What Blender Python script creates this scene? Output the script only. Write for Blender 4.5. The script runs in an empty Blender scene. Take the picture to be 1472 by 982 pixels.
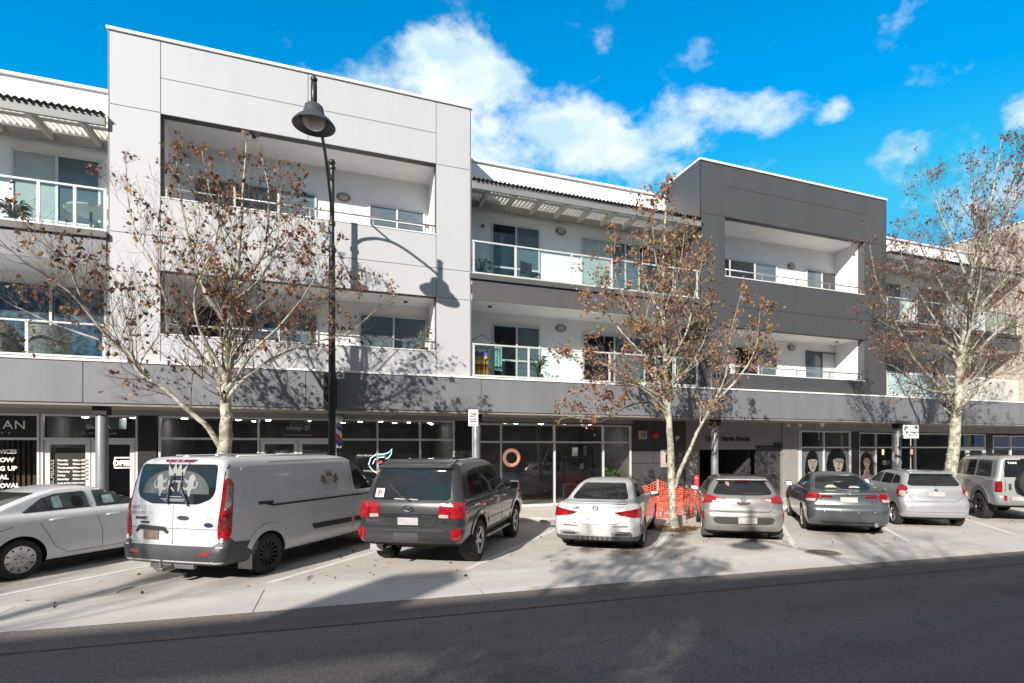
import bpy, bmesh, math, random
from mathutils import Vector, Matrix, geometry
R = math.radians
scene = bpy.context.scene
COL = scene.collection
random.seed(7)

# ---------------------------------------------------------------- materials
MATS = {}
def _nt(name):
    m = bpy.data.materials.new(name); m.use_nodes = True
    nt = m.node_tree
    return m, nt, nt.nodes['Principled BSDF']
def noise_mix(nt, c1, c2, scale, detail=4, lo=.35, hi=.65, stretch=None, rough=.6):
    tc = nt.nodes.new('ShaderNodeTexCoord')
    src = tc.outputs['Object']
    if stretch:
        mp = nt.nodes.new('ShaderNodeMapping'); mp.inputs['Scale'].default_value = stretch
        nt.links.new(src, mp.inputs['Vector']); src = mp.outputs[0]
    n = nt.nodes.new('ShaderNodeTexNoise'); n.inputs['Scale'].default_value = scale; n.inputs['Detail'].default_value = detail
    n.inputs['Roughness'].default_value = rough
    nt.links.new(src, n.inputs['Vector'])
    r = nt.nodes.new('ShaderNodeValToRGB')
    r.color_ramp.elements[0].position = lo; r.color_ramp.elements[1].position = hi
    r.color_ramp.elements[0].color = (*c1, 1); r.color_ramp.elements[1].color = (*c2, 1)
    nt.links.new(n.outputs['Fac'], r.inputs['Fac'])
    return r.outputs['Color'], n.outputs['Fac'], src
def mat(name, col, rough=.6, metal=0, spec=.5, coat=0, var=.06, scale=3, bump=0, bscale=60, emit=None, estr=1, stretch=None, trans=0, alpha=1):
    if name in MATS: return MATS[name]
    m, nt, b = _nt(name)
    if var > 0:
        c1 = tuple(max(0, c*(1-var)) for c in col); c2 = tuple(min(1, c*(1+var)) for c in col)
        out, fac, src = noise_mix(nt, c1, c2, scale, stretch=stretch)
        nt.links.new(out, b.inputs['Base Color'])
    else:
        b.inputs['Base Color'].default_value = (*col, 1)
    b.inputs['Roughness'].default_value = rough; b.inputs['Metallic'].default_value = metal
    b.inputs['Specular IOR Level'].default_value = spec
    b.inputs['Coat Weight'].default_value = coat; b.inputs['Coat Roughness'].default_value = .04
    if trans: b.inputs['Transmission Weight'].default_value = trans
    if emit: 
        b.inputs['Emission Color'].default_value = (*emit, 1); b.inputs['Emission Strength'].default_value = estr
    if bump:
        n = nt.nodes.new('ShaderNodeTexNoise'); n.inputs['Scale'].default_value = bscale; n.inputs['Detail'].default_value = 5
        tc = nt.nodes.new('ShaderNodeTexCoord'); nt.links.new(tc.outputs['Object'], n.inputs['Vector'])
        bp = nt.nodes.new('ShaderNodeBump'); bp.inputs['Strength'].default_value = bump; bp.inputs['Distance'].default_value = .02
        nt.links.new(n.outputs['Fac'], bp.inputs['Height']); nt.links.new(bp.outputs[0], b.inputs['Normal'])
    MATS[name] = m
    return m
def thin_glass(name, tint, refl_rough=.0, ior=1.5, extra=0.0):
    """window pane: part mirror (fresnel), the rest lets light straight through with a tint"""
    if name in MATS: return MATS[name]
    m = bpy.data.materials.new(name); m.use_nodes = True; nt = m.node_tree
    nt.nodes.remove(nt.nodes['Principled BSDF']); out = nt.nodes['Material Output']
    t = nt.nodes.new('ShaderNodeBsdfTransparent'); t.inputs['Color'].default_value = (*tint, 1)
    g = nt.nodes.new('ShaderNodeBsdfGlossy'); g.inputs['Roughness'].default_value = refl_rough
    lw = nt.nodes.new('ShaderNodeLayerWeight'); lw.inputs['Blend'].default_value = .5
    pw = nt.nodes.new('ShaderNodeMath'); pw.operation = 'POWER'; pw.inputs[1].default_value = 5; nt.links.new(lw.outputs['Facing'], pw.inputs[0])
    ad = nt.nodes.new('ShaderNodeMath'); ad.operation = 'MULTIPLY_ADD'; ad.inputs[1].default_value = .75; ad.inputs[2].default_value = .03+extra; ad.use_clamp = True
    nt.links.new(pw.outputs[0], ad.inputs[0])
    mx = nt.nodes.new('ShaderNodeMixShader')
    nt.links.new(ad.outputs[0], mx.inputs[0]); nt.links.new(t.outputs[0], mx.inputs[1]); nt.links.new(g.outputs[0], mx.inputs[2])
    nt.links.new(mx.outputs[0], out.inputs['Surface'])
    MATS[name] = m
    return m

# ---------------------------------------------------------------- mesh builder
class MB:
    def __init__(s): s.v = []; s.f = []; s.mi = []; s.sm = []; s.cur = 0; s.smooth = False
    def add(s, vs, fs, mi=None, smooth=None):
        o = len(s.v); s.v += [tuple(p) for p in vs]
        for f in fs:
            s.f.append([i+o for i in f]); s.mi.append(s.cur if mi is None else mi); s.sm.append(s.smooth if smooth is None else smooth)
    def box(s, x0, x1, y0, y1, z0, z1, M=None, bev=0, mi=None):
        if bev > 0:
            bm = bmesh.new(); bmesh.ops.create_cube(bm, size=1)
            for v in bm.verts: v.co = ((x0+x1)/2+v.co.x*(x1-x0), (y0+y1)/2+v.co.y*(y1-y0), (z0+z1)/2+v.co.z*(z1-z0))
            bmesh.ops.bevel(bm, geom=bm.edges[:], offset=bev, segments=2, affect='EDGES', profile=.5)
            bm.verts.index_update()
            vs = [v.co.copy() for v in bm.verts]; fs = [[v.index for v in f.verts] for f in bm.faces]; bm.free()
        else:
            vs = [Vector(p) for p in ((x0,y0,z0),(x1,y0,z0),(x1,y1,z0),(x0,y1,z0),(x0,y0,z1),(x1,y0,z1),(x1,y1,z1),(x0,y1,z1))]
            fs = [(0,3,2,1),(4,5,6,7),(0,1,5,4),(1,2,6,5),(2,3,7,6),(3,0,4,7)]
        if M is not None: vs = [M @ Vector(p) for p in vs]
        s.add(vs, fs, mi); return s
    def tube(s, pts, rad, n=8, cap=True, mi=None, smooth=True):
        pts = [Vector(p) for p in pts]
        rads = rad if isinstance(rad, (list, tuple)) else [rad]*len(pts)
        vs = []; fs = []
        d0 = (pts[1]-pts[0]).normalized()
        up = Vector((0,0,1)) if abs(d0.z) < .9 else Vector((1,0,0))
        a = d0.cross(up).normalized()
        for i, p in enumerate(pts):
            d = (pts[min(i+1, len(pts)-1)]-pts[max(i-1, 0)]).normalized()
            a = (a-d*a.dot(d)).normalized(); b = d.cross(a)
            for k in range(n):
                t = 2*math.pi*k/n
                vs.append(p+(a*math.cos(t)+b*math.sin(t))*rads[i])
        for i in range(len(pts)-1):
            for k in range(n):
                fs.append((i*n+k, i*n+(k+1) % n, (i+1)*n+(k+1) % n, (i+1)*n+k))
        s.add(vs, fs, mi, smooth)
        if cap:
            s.add(vs[:n], [tuple(range(n))[::-1]], mi, False); s.add(vs[-n:], [tuple(range(n))], mi, False)
        return s
    def lathe(s, prof, n=24, M=None, mi=None, smooth=True, closed=False):
        """profile of (radius, height) turned about z"""
        vs = []; fs = []
        for r, z in prof:
            for k in range(n):
                t = 2*math.pi*k/n; vs.append(Vector((r*math.cos(t), r*math.sin(t), z)))
        m = len(prof)
        for i in range(m if closed else m-1):
            j = (i+1) % m
            for k in range(n): fs.append((i*n+k, i*n+(k+1) % n, j*n+(k+1) % n, j*n+k))
        if M is not None: vs = [M @ v for v in vs]
        s.add(vs, fs, mi, smooth); return s
    def prism(s, poly, axis, a0, a1, M=None, mi=None, smooth=False):
        """poly in 2D, extruded along axis ('x': poly=(y,z); 'y': poly=(x,z); 'z': poly=(x,y))"""
        def P(p, a): return {'x': (a, p[0], p[1]), 'y': (p[0], a, p[1]), 'z': (p[0], p[1], a)}[axis]
        n = len(poly)
        vs = [Vector(P(p, a0)) for p in poly]+[Vector(P(p, a1)) for p in poly]
        fs = [tuple(range(n))[::-1], tuple(range(n, 2*n))]
        if M is not None: vs = [M @ v for v in vs]
        s.add(vs, fs, mi, False)
        s.add(vs, [(i, (i+1) % n, n+(i+1) % n, n+i) for i in range(n)], mi, smooth); return s
    def ball(s, c, r, n=12, m=8, M=None, mi=None):
        r3 = r if isinstance(r, (tuple, list)) else (r, r, r)
        vs = []; fs = []
        for i in range(m+1):
            ph = math.pi*i/m
            for k in range(n):
                t = 2*math.pi*k/n
                vs.append(Vector((c[0]+r3[0]*math.sin(ph)*math.cos(t), c[1]+r3[1]*math.sin(ph)*math.sin(t), c[2]-r3[2]*math.cos(ph))))
        for i in range(m):
            for k in range(n): fs.append((i*n+k, i*n+(k+1) % n, (i+1)*n+(k+1) % n, (i+1)*n+k))
        if M is not None: vs = [M @ v for v in vs]
        s.add(vs, fs, mi, True); return s
    def build(s, name, mats, parent=None, loc=None, fix=True, angle=40):
        me = bpy.data.meshes.new(name)
        me.from_pydata(s.v, [], s.f)
        for m in (mats if isinstance(mats, (list, tuple)) else [mats]): me.materials.append(m)
        me.polygons.foreach_set('material_index', s.mi); me.polygons.foreach_set('use_smooth', s.sm)
        if fix:
            bm = bmesh.new(); bm.from_mesh(me)
            bmesh.ops.remove_doubles(bm, verts=bm.verts, dist=1e-5)
            bmesh.ops.recalc_face_normals(bm, faces=bm.faces)
            if angle and any(s.sm):
                for e in bm.edges:
                    if len(e.link_faces) == 2 and e.calc_face_angle(0) > R(angle): e.smooth = False
            bm.to_mesh(me); bm.free()
        me.update()
        o = bpy.data.objects.new(name, me); COL.objects.link(o)
        if parent: o.parent = parent
        if loc: o.location = loc
        return o
def tag(o, label=None, cat=None, group=None, kind=None):
    if label: o['label'] = label
    if cat: o['category'] = cat
    if group: o['group'] = group
    if kind: o['kind'] = kind
    return o
def thing(name, label, cat, loc=(0,0,0), rz=0, group=None):
    o = bpy.data.objects.new(name, None); COL.objects.link(o)
    o.location = loc; o.rotation_euler = (0, 0, rz); o.empty_display_size = .2
    return tag(o, label, cat, group)
def copy_tree(o, parent=None):
    c = o.copy(); COL.objects.link(c)
    if parent: c.parent = parent
    for ch in list(o.children): copy_tree(ch, c)
    return c
def text_mb(txt, size, mbx, M, depth=.004, align='LEFT', spacing=1.0, bold=0, mi=None):
    """lettering as geometry, laid out in the XZ plane of M (facing -Y)"""
    cu = bpy.data.curves.new('lettering', 'FONT'); cu.body = txt; cu.size = size; cu.extrude = depth/2; cu.align_x = align
    cu.space_character = spacing; cu.offset = bold; cu.resolution_u = 2
    ob = bpy.data.objects.new('lettering', cu); COL.objects.link(ob)
    dg = bpy.context.evaluated_depsgraph_get()
    me = ob.evaluated_get(dg).to_mesh()
    T = M @ Matrix.Rotation(R(90), 4, 'X')
    mbx.add([T @ v.co for v in me.vertices], [list(p.vertices) for p in me.polygons], mi, False)
    ob.evaluated_get(dg).to_mesh_clear()
    bpy.data.objects.remove(ob); bpy.data.curves.remove(cu)
def star_poly(n, r1, r2, cx=0, cy=0): return [(cx+(r1 if i % 2 == 0 else r2)*math.sin(math.pi*i/n), cy+(r1 if i % 2 == 0 else r2)*math.cos(math.pi*i/n)) for i in range(2*n)]
def ellipse(cx, cy, a, b, n=20): return [(cx+a*math.cos(2*math.pi*i/n), cy+b*math.sin(2*math.pi*i/n)) for i in range(n)]
# ---------------------------------------------------------------- car bodies
def pchip(xs, ys):
    n = len(xs); h = [xs[i+1]-xs[i] for i in range(n-1)]; d = [(ys[i+1]-ys[i])/h[i] for i in range(n-1)]
    m = [d[0]]
    for i in range(1, n-1):
        if d[i-1]*d[i] <= 0: m.append(0)
        else:
            w1 = 2*h[i]+h[i-1]; w2 = h[i]+2*h[i-1]; m.append((w1+w2)/(w1/d[i-1]+w2/d[i]))
    m.append(d[-1])
    def f(x):
        i = 0
        while i < n-2 and x > xs[i+1]: i += 1
        t = (x-xs[i])/h[i]; t2 = t*t; t3 = t2*t
        return (2*t3-3*t2+1)*ys[i]+(t3-2*t2+t)*h[i]*m[i]+(-2*t3+3*t2)*ys[i+1]+(t3-t2)*h[i]*m[i+1]
    return f
class Body:
    """stack of plan outlines: rows of (z, rear y, front y, half width, (rear corner ax, ay), (front corner ax, ay), rear bow, front bow)"""
    def __init__(s, rows, step=.035):
        ch = [[r[0] for r in rows], [r[1] for r in rows], [r[2] for r in rows], [r[3] for r in rows], [r[4][0] for r in rows], [r[4][1] for r in rows],
              [r[5][0] for r in rows], [r[5][1] for r in rows], [r[6] for r in rows], [r[7] for r in rows]]
        t = [0]
        for i in range(1, len(rows)):
            t.append(t[-1]+max(.004, math.sqrt(sum((ch[k][i]-ch[k][i-1])**2 for k in (0, 1, 3))+.15*(ch[2][i]-ch[2][i-1])**2)))
        fs = [pchip(t, c) for c in ch]
        s.rows = []
        for i in range(len(rows)-1):
            n = max(1, min(14, int((t[i+1]-t[i])/step)))
            for k in range(n): s.rows.append([f(t[i]+(t[i+1]-t[i])*k/n) for f in fs])
        s.rows.append([f(t[-1]) for f in fs])
        for i in range(1, len(s.rows)): s.rows[i][0] = max(s.rows[i][0], s.rows[i-1][0]+1e-4)
    def row(s, z):
        rs = s.rows
        if z <= rs[0][0]: return rs[0]
        lo, hi = 0, len(rs)-1
        if z >= rs[hi][0]: return rs[hi]
        while hi-lo > 1:
            m = (lo+hi)//2
            if rs[m][0] <= z: lo = m
            else: hi = m
        f = (z-rs[lo][0])/(rs[hi][0]-rs[lo][0])
        return [a+(b-a)*f for a, b in zip(rs[lo], rs[hi])]
    EX = 2.4
    def yrear(s, x, z, rw=None):
        r = rw or s.row(z); x = min(abs(x), r[3]*.9999); w, ax, ay, b = r[3], min(r[4], r[3]*.98), r[5], r[8]
        if x <= w-ax: return r[1]+b*(x/max(w, 1e-3))**2
        u = (x-(w-ax))/ax; y0 = r[1]+b*((w-ax)/max(w, 1e-3))**2
        return y0+ay*(1-(max(0, 1-u**s.EX))**(1/s.EX))
    def yfront(s, x, z, rw=None):
        r = rw or s.row(z); x = min(abs(x), r[3]*.9999); w, ax, ay, b = r[3], min(r[6], r[3]*.98), r[7], r[9]
        if x <= w-ax: return r[2]-b*(x/max(w, 1e-3))**2
        u = (x-(w-ax))/ax; y0 = r[2]-b*((w-ax)/max(w, 1e-3))**2
        return y0-ay*(1-(max(0, 1-u**s.EX))**(1/s.EX))
    def xside(s, y, z):
        r = s.row(z); w = r[3]
        ax, ay, b = min(r[4], w*.98), r[5], r[8]
        y0 = r[1]+b*((w-ax)/max(w, 1e-3))**2
        if y < y0+ay:
            u = min(1, max(0, 1-(y-y0)/ay)); return (w-ax)+ax*(max(0, 1-u**s.EX))**(1/s.EX)
        ax, ay, b = min(r[6], w*.98), r[7], r[9]
        y0 = r[2]-b*((w-ax)/max(w, 1e-3))**2
        if y > y0-ay:
            u = min(1, max(0, 1-(y0-y)/ay)); return (w-ax)+ax*(max(0, 1-u**s.EX))**(1/s.EX)
        return w
    def outline(s, r, n1=9, n2=9, n3=34):
        w = r[3]; ax = min(r[4], w*.98); fx = min(r[6], w*.98); pts = []
        for i in range(n1): x = (w-ax)*i/n1; pts.append((x, s.yrear(x, 0, r)))
        for i in range(n2):
            a = math.pi/2*i/n2; x = (w-ax)+ax*math.sin(a)**(2/s.EX); pts.append((x, s.yrear(x, 0, r) if i else s.yrear(w-ax, 0, r)))
        y0 = r[1]+r[8]*((w-ax)/max(w, 1e-3))**2+r[5]; y1 = r[2]-r[9]*((w-fx)/max(w, 1e-3))**2-r[7]
        for i in range(n3+1): pts.append((w, y0+(y1-y0)*i/n3))
        for i in range(1, n2+1):
            a = math.pi/2*(1-i/n2); x = (w-fx)+fx*math.sin(a)**(2/s.EX) if i < n2 else w-fx; pts.append((x, s.yfront(x, 0, r)))
        for i in range(1, n1+1): x = (w-fx)*(1-i/n1); pts.append((x, s.yfront(x, 0, r)))
        return pts
    def mesh(s):
        vs = []; fs = []; n = 0
        for r in s.rows:
            o = s.outline(r)
            ring = [(x, y, r[0]) for x, y in o]+[(-x, y, r[0]) for x, y in o[-2:0:-1]]
            n = len(ring); vs += ring
        for i in range(len(s.rows)-1):
            for k in range(n): fs.append((i*n+k, i*n+(k+1) % n, (i+1)*n+(k+1) % n, (i+1)*n+k))
        fs.append(tuple(range(n))[::-1]); fs.append(tuple(range((len(s.rows)-1)*n, len(s.rows)*n)))
        return vs, fs
    def P(s, kind, a, z, side=1):
        if kind == 'rear': return Vector((a, s.yrear(a, z), z))
        if kind == 'front': return Vector((a, s.yfront(a, z), z))
        if kind == 'side': return Vector((side*s.xside(a, z), a, z))
        if kind == 'wrap':        # a = distance from the rear centre line, round the corner
            r = s.row(z); px, py = 0.0, s.yrear(0, 0, r); acc = 0
            o = s._wrapcache(r)
            for (x, y) in o[1:]:
                d = math.hypot(x-px, y-py)
                if acc+d >= a: f = (a-acc)/max(d, 1e-6); return Vector((side*(px+(x-px)*f), py+(y-py)*f, z))
                acc += d; px, py = x, y
            return Vector((side*px, py, z))
    def _wrapcache(s, r):
        w = r[3]; ax = min(r[4], w*.98); pts = [((w-ax)*i/8, s.yrear((w-ax)*i/8, 0, r)) for i in range(9)]
        for i in range(1, 13):
            a = math.pi/2*i/12; x = (w-ax)+ax*math.sin(a)**(2/s.EX)
            pts.append((x, s.yrear(min(x, w*.9998), 0, r)))
        y1 = pts[-1][1]
        pts += [(w, y1+.1*i) for i in range(1, 12)]
        return pts
    def N(s, kind, a, z, side=1):
        e = .004
        u = s.P(kind, a+e, z, side)-s.P(kind, a-e, z, side); v = s.P(kind, a, z+e, side)-s.P(kind, a, z-e, side)
        n = u.cross(v).normalized(); p = s.P(kind, a, z, side)
        c = Vector((0, (s.rows[0][1]+s.rows[0][2])/2, p.z-.02))
        if kind == 'rear': ok = n.y < 0
        elif kind == 'front': ok = n.y > 0
        elif kind == 'side': ok = n.x*side > 0
        else: ok = n.dot(p-c) > 0
        return n if ok else -n
def rounded(poly, r=.03, k=4):
    out = []; n = len(poly)
    for i in range(n):
        p = Vector(poly[i]); a = Vector(poly[i-1]); b = Vector(poly[(i+1) % n])
        da = min(r, (a-p).length*.45); db = min(r, (b-p).length*.45)
        A = p+(a-p).normalized()*da; B = p+(b-p).normalized()*db
        for j in range(k+1):
            t = j/k; q = A*(1-t)**2+p*2*t*(1-t)+B*t*t; out.append((q.x, q.y))
    return out
def patch(mb, body, kind, poly, off=.005, side=1, grid=.06, rim=True, mi=None, cover=None):
    """a panel that follows the body surface: polygon in surface coordinates, lifted by off, its edge turned in"""
    n = len(poly); dense = []
    for i in range(n):
        a, b = Vector(poly[i]), Vector(poly[(i+1) % n]); k = max(1, int((b-a).length/grid))
        for j in range(k): dense.append(a+(b-a)*j/k)
    nb = len(dense); pts = list(dense)
    x0 = min(p.x for p in dense); x1 = max(p.x for p in dense); y0 = min(p.y for p in dense); y1 = max(p.y for p in dense)
    def inside(p):
        c = False
        for i in range(nb):
            a, b = dense[i], dense[i-1]
            if (a.y > p.y) != (b.y > p.y) and p.x < (b.x-a.x)*(p.y-a.y)/(b.y-a.y)+a.x: c = not c
        return c
    def dist(p): return min((p-d).length for d in dense)
    nx = int((x1-x0)/grid); ny = int((y1-y0)/grid)
    for i in range(1, nx+1):
        for j in range(1, ny+1):
            p = Vector((x0+(x1-x0)*i/(nx+1), y0+(y1-y0)*j/(ny+1)))
            if inside(p) and dist(p) > grid*.35: pts.append(p)
    res = geometry.delaunay_2d_cdt(pts, [], [list(range(nb))], 1, 1e-6)
    vs2, fs, orig = res[0], res[2], res[3]
    vs = []
    for p in vs2: vs.append(body.P(kind, p.x, p.y, side)+body.N(kind, p.x, p.y, side)*off)
    mb.add(vs, fs, mi, True)
    if rim:
        top = [body.P(kind, p.x, p.y, side)+body.N(kind, p.x, p.y, side)*off for p in dense]
        bot = [body.P(kind, p.x, p.y, side)-body.N(kind, p.x, p.y, side)*.012 for p in dense]
        mb.add(top+bot, [(i, (i+1) % nb, nb+(i+1) % nb, nb+i) for i in range(nb)], mi, False)
    return mb
def strip(mb, body, kind, pts, w, off=.004, side=1, mi=None, step=.06):
    """narrow band along a polyline on the body surface"""
    dense = []
    for i in range(len(pts)-1):
        a, b = Vector(pts[i]), Vector(pts[i+1]); k = max(1, int((b-a).length/step))
        for j in range(k): dense.append(a+(b-a)*j/k)
    dense.append(Vector(pts[-1])); L = []; Q = []; D = []
    for i, p in enumerate(dense):
        d = (dense[min(i+1, len(dense)-1)]-dense[max(i-1, 0)]).normalized(); nn = Vector((-d.y, d.x))*w/2
        for q, dst in ((p+nn, L), (p-nn, Q)): dst.append(body.P(kind, q.x, q.y, side)+body.N(kind, q.x, q.y, side)*off)
        for q in (p+nn, p-nn): D.append(body.P(kind, q.x, q.y, side)-body.N(kind, q.x, q.y, side)*.01)
    m = len(dense); vs = L+Q+D
    fs = [(i, i+1, m+i+1, m+i) for i in range(m-1)]
    fs += [(i, i+1, 2*m+2*(i+1), 2*m+2*i) for i in range(m-1)]+[(m+i, m+i+1, 2*m+2*(i+1)+1, 2*m+2*i+1) for i in range(m-1)]
    mb.add(vs, fs, mi, True); return mb
def body_object(name, body, M_paint, M_under, parent, arches, arch_r, width, zunder=.26):
    vs, fs = body.mesh()
    mb = MB(); mb.add(vs, fs, 0, True); o = mb.build(name, [M_paint, M_under], parent)
    cut = MB()
    for (ya, za) in arches:
        for sd in (-1, 1):
            M = Matrix.Translation((sd*(width/2-.09), ya, za)) @ Matrix.Rotation(R(90), 4, 'Y')
            cut.lathe([(.0001, -.16), (arch_r, -.16), (arch_r, .24), (.0001, .24)] if sd > 0 else [(.0001, -.24), (arch_r, -.24), (arch_r, .16), (.0001, .16)], 40, M, 1)
    c = cut.build('arch_cutter', [M_paint, M_under], None, fix=True)
    md = o.modifiers.new('arches', 'BOOLEAN'); md.operation = 'DIFFERENCE'; md.object = c; md.solver = 'EXACT'
    dg = bpy.context.evaluated_depsgraph_get()
    me = bpy.data.meshes.new_from_object(o.evaluated_get(dg))
    o.modifiers.clear(); o.data = me; me.name = name
    bpy.data.objects.remove(c)
    bm = bmesh.new(); bm.from_mesh(me)
    for f in bm.faces:
        c = f.calc_center_median()
        if f.material_index == 0 and c.z < zunder and f.normal.z < -.3: f.material_index = 1
    for e in bm.edges:
        if len(e.link_faces) == 2: e.smooth = e.calc_face_angle(0) < R(38) and e.link_faces[0].material_index == e.link_faces[1].material_index
    for f in bm.faces: f.smooth = True
    bm.to_mesh(me); bm.free()
    return o
def wheel(parent, x, y, r, wd, rim_r, spokes, M_tyre, M_rim, M_dark, style='spoke', side=1, steer=0, spoke_w=.035):
    M = Matrix.Rotation(R(90)*side, 4, 'Y')       # lathe axis points outward
    t = MB(); h = wd/2
    t.lathe([(rim_r*.98, -h*.8), (rim_r+.01, -h), (r-.045, -h), (r-.012, -h*.85), (r, -h*.55), (r, h*.55), (r-.012, h*.85), (r-.04, h), (rim_r+.012, h*.98), (rim_r*.97, h*.82)], 44, M)
    for a in (-.3, .05, .38):
        t.lathe([(r+.001, h*a), (r+.004, h*(a+.04)), (r+.001, h*(a+.1))], 44, M)
    o = t.build('wheel', M_tyre, parent, (x, y, r))
    if steer: o.rotation_euler.z = steer
    b = MB()
    b.lathe([(rim_r*1.0, h*.84), (rim_r*.97, h*.9), (rim_r*.9, h*.78), (rim_r*.86, h*.1), (.0001, h*.05)], 40, M, 1 if style != 'cover' else 0)
    b.lathe([(rim_r*1.01, h*.82), (rim_r*1.0, h*.96), (rim_r*.92, h*.92), (rim_r*.89, h*.7)], 40, M, 0)
    b.lathe([(.0001, h*.80), (.03, h*.80), (.04, h*.72), (.065, h*.66), (.075, h*.3)], 20, M, 0)
    for i in range(spokes):
        a = 2*math.pi*i/spokes
        for da in ((-.07, .07) if style == 'twin' else (0,)):
            q = Matrix.Rotation(a+da, 4, 'Z')
            sw = spoke_w
            pr = [(.05, h*.68), (rim_r*.5, h*.70), (rim_r*.93, h*.86), (rim_r*.93, h*.6), (rim_r*.5, h*.42), (.05, h*.4)]
            M2 = M @ q
            k = .7 if style == 'twin' else 1.25
            vs = []
            for (rr, zz) in pr:
                ww = sw*(k if rr > rim_r*.6 else 1.0)*.5*(1 if style != 'swirl' else 1.6)
                off = (rr-.05)*.35 if style == 'swirl' else 0
                vs += [M2 @ Vector((rr, -ww+off, zz)), M2 @ Vector((rr, ww+off, zz))]
            n = len(pr)
            fs = [(2*j, 2*j+1, 2*((j+1) % n)+1, 2*((j+1) % n)) for j in range(n)]+[tuple(2*j for j in range(n))[::-1], tuple(2*j+1 for j in range(n))]
            b.add(vs, fs, 0, False)
    for i in range(5):
        a = 2*math.pi*(i+.5)/5
        b.lathe([(.0001, h*.70), (.011, h*.70), (.011, h*.5)], 8, M @ Matrix.Translation((.057*math.cos(a), .057*math.sin(a), 0)), 1)
    rm = b.build('rim', [M_rim, M_dark], o)
    return o
def mirror_part(parent, x, y, z, sd, M_paint, M_glass, s=1.0, tall=1.0):
    m = MB(); M = Matrix.Translation((x, y, z)) @ Matrix.Rotation(R(-8)*sd, 4, 'Z')
    m.box(-.10*s, .10*s, -.05, .055, -.065*s*tall, .065*s*tall, M, bev=.035)
    m.tube([(x-sd*.14*s, y+.03, z-.07*s), (x-sd*.05, y+.01, z-.05*s)], [.03, .022], 6)
    o = m.build('side_mirror', M_paint, parent)
    g = MB(); g.box(-.082*s, .082*s, -.056, -.049, -.05*s*tall, .05*s*tall, M, bev=.003); g.build('mirror_glass', M_glass, o)
    return o
def plate(parent, body, z, w=.36, h=.12, off=.012, M=None, x=0, label=None):
    m = MB(); y = body.yrear(x, z)-off; n = body.N('rear', x, z)
    T = Matrix.Translation((x, y, z)) @ Matrix.Rotation(math.atan2(n.z, -n.y)*-1, 4, 'X')
    m.box(-w/2, w/2, -.008, .012, -h/2, h/2, T, bev=.006)
    o = m.build('number_plate', M, parent)
    return o
def handle(parent, body, y, z, sd, M_mat, w=.2):
    x = body.xside(y, z)*sd
    m = MB(); m.tube([(x+sd*.004, y-w/2, z), (x+sd*.032, y-w*.38, z+.004), (x+sd*.034, y+w*.38, z+.004), (x+sd*.004, y+w/2, z)], [.012, .016, .016, .012], 8)
    return m.build('door_handle', M_mat, parent)
def seams(parent, body, lines, M_seam, rear=(), w=.008):
    m = MB()
    for ln in rear: strip(m, body, 'rear', ln, w, .0015)
    if rear: m.build('tailgate_seam', M_seam, parent)
    m = MB()
    for sd in (-1, 1):
        for ln in lines: strip(m, body, 'side', ln, w, .0015, sd)
    return m.build('panel_seam', M_seam, parent)
# ---------------------------------------------------------------- the parked vehicles
def paint(name, col, metal=0.0, rough=.32):
    return mat(name, col, rough=rough, metal=metal, coat=1.0, var=.05, scale=1.7)
P_white = paint('white_car_paint', (.66,.69,.73))
P_van = paint('van_white_paint', (.52,.54,.57))
P_pearl = paint('pearl_white_paint', (.47,.485,.50))
P_graph = paint('graphite_car_paint', (.042,.043,.045), .35)
P_silver = paint('silver_car_paint', (.31,.305,.30), .55)
P_steel = paint('blue_grey_car_paint', (.105,.12,.135), .55)
P_lsilver = paint('pale_silver_paint', (.44,.46,.49), .5)
P_sage = paint('grey_green_paint', (.27,.295,.30), .1)
GLASS = mat('dark_car_glass', (.012,.015,.018), rough=.03, spec=.75, var=.3, scale=2.2)
GLASS_L = mat('clear_car_glass', (.035,.05,.05), rough=.03, spec=.75, var=.6, scale=3.5)
TYRE = mat('tyre_rubber', (.022,.022,.022), rough=.85, bump=.3, bscale=90)
BLACKP = mat('black_trim_plastic', (.028,.029,.03), rough=.6, var=.15)
W_GREYFIN = mat('fin_grey', (.3,.3,.3), rough=.4)
UNDER = mat('underbody_black', (.008,.008,.008), rough=.9)
SEAM = mat('panel_gap_dark', (.02,.02,.02), rough=.8)
ALLOY = mat('alloy_silver', (.55,.55,.56), rough=.3, metal=.8)
ALLOYD = mat('alloy_black', (.03,.03,.032), rough=.4, metal=.4)
CHROME = mat('chrome_trim', (.75,.75,.76), rough=.12, metal=1)
REDL = mat('red_tail_lens', (.25,.009,.013), rough=.12, coat=1, var=.35, scale=16)
REDD = mat('dark_red_lens', (.16,.006,.012), rough=.1, coat=1, var=.2, scale=14)
CLEARL = mat('clear_lamp_lens', (.40,.37,.36), rough=.12, coat=1, var=.25, scale=22)
ORANGEL = mat('amber_lens', (.75,.22,.03), rough=.15, coat=1)
PLATE = mat('pale_blank_plate', (.36,.355,.37), rough=.5, var=.12, scale=9)
PLATEB = mat('brown_blank_plate', (.20,.15,.12), rough=.5, var=.2, scale=9)
MIRR = mat('mirror_silver', (.6,.65,.7), rough=.03, metal=1)
MUD = mat('mudflap_grey', (.30,.30,.30), rough=.7)
DECALG = mat('grey_decal', (.36,.38,.40), rough=.5)
DECALW = mat('white_decal', (.70,.70,.70), rough=.5)
DECALB = mat('brown_decal', (.24,.12,.08), rough=.5)
DECALK = mat('black_decal', (.03,.03,.03), rough=.5)
def put(root, X, Y, hd): root.location = (X, Y, 0.0); root.rotation_euler = (0, 0, -R(hd))
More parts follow.
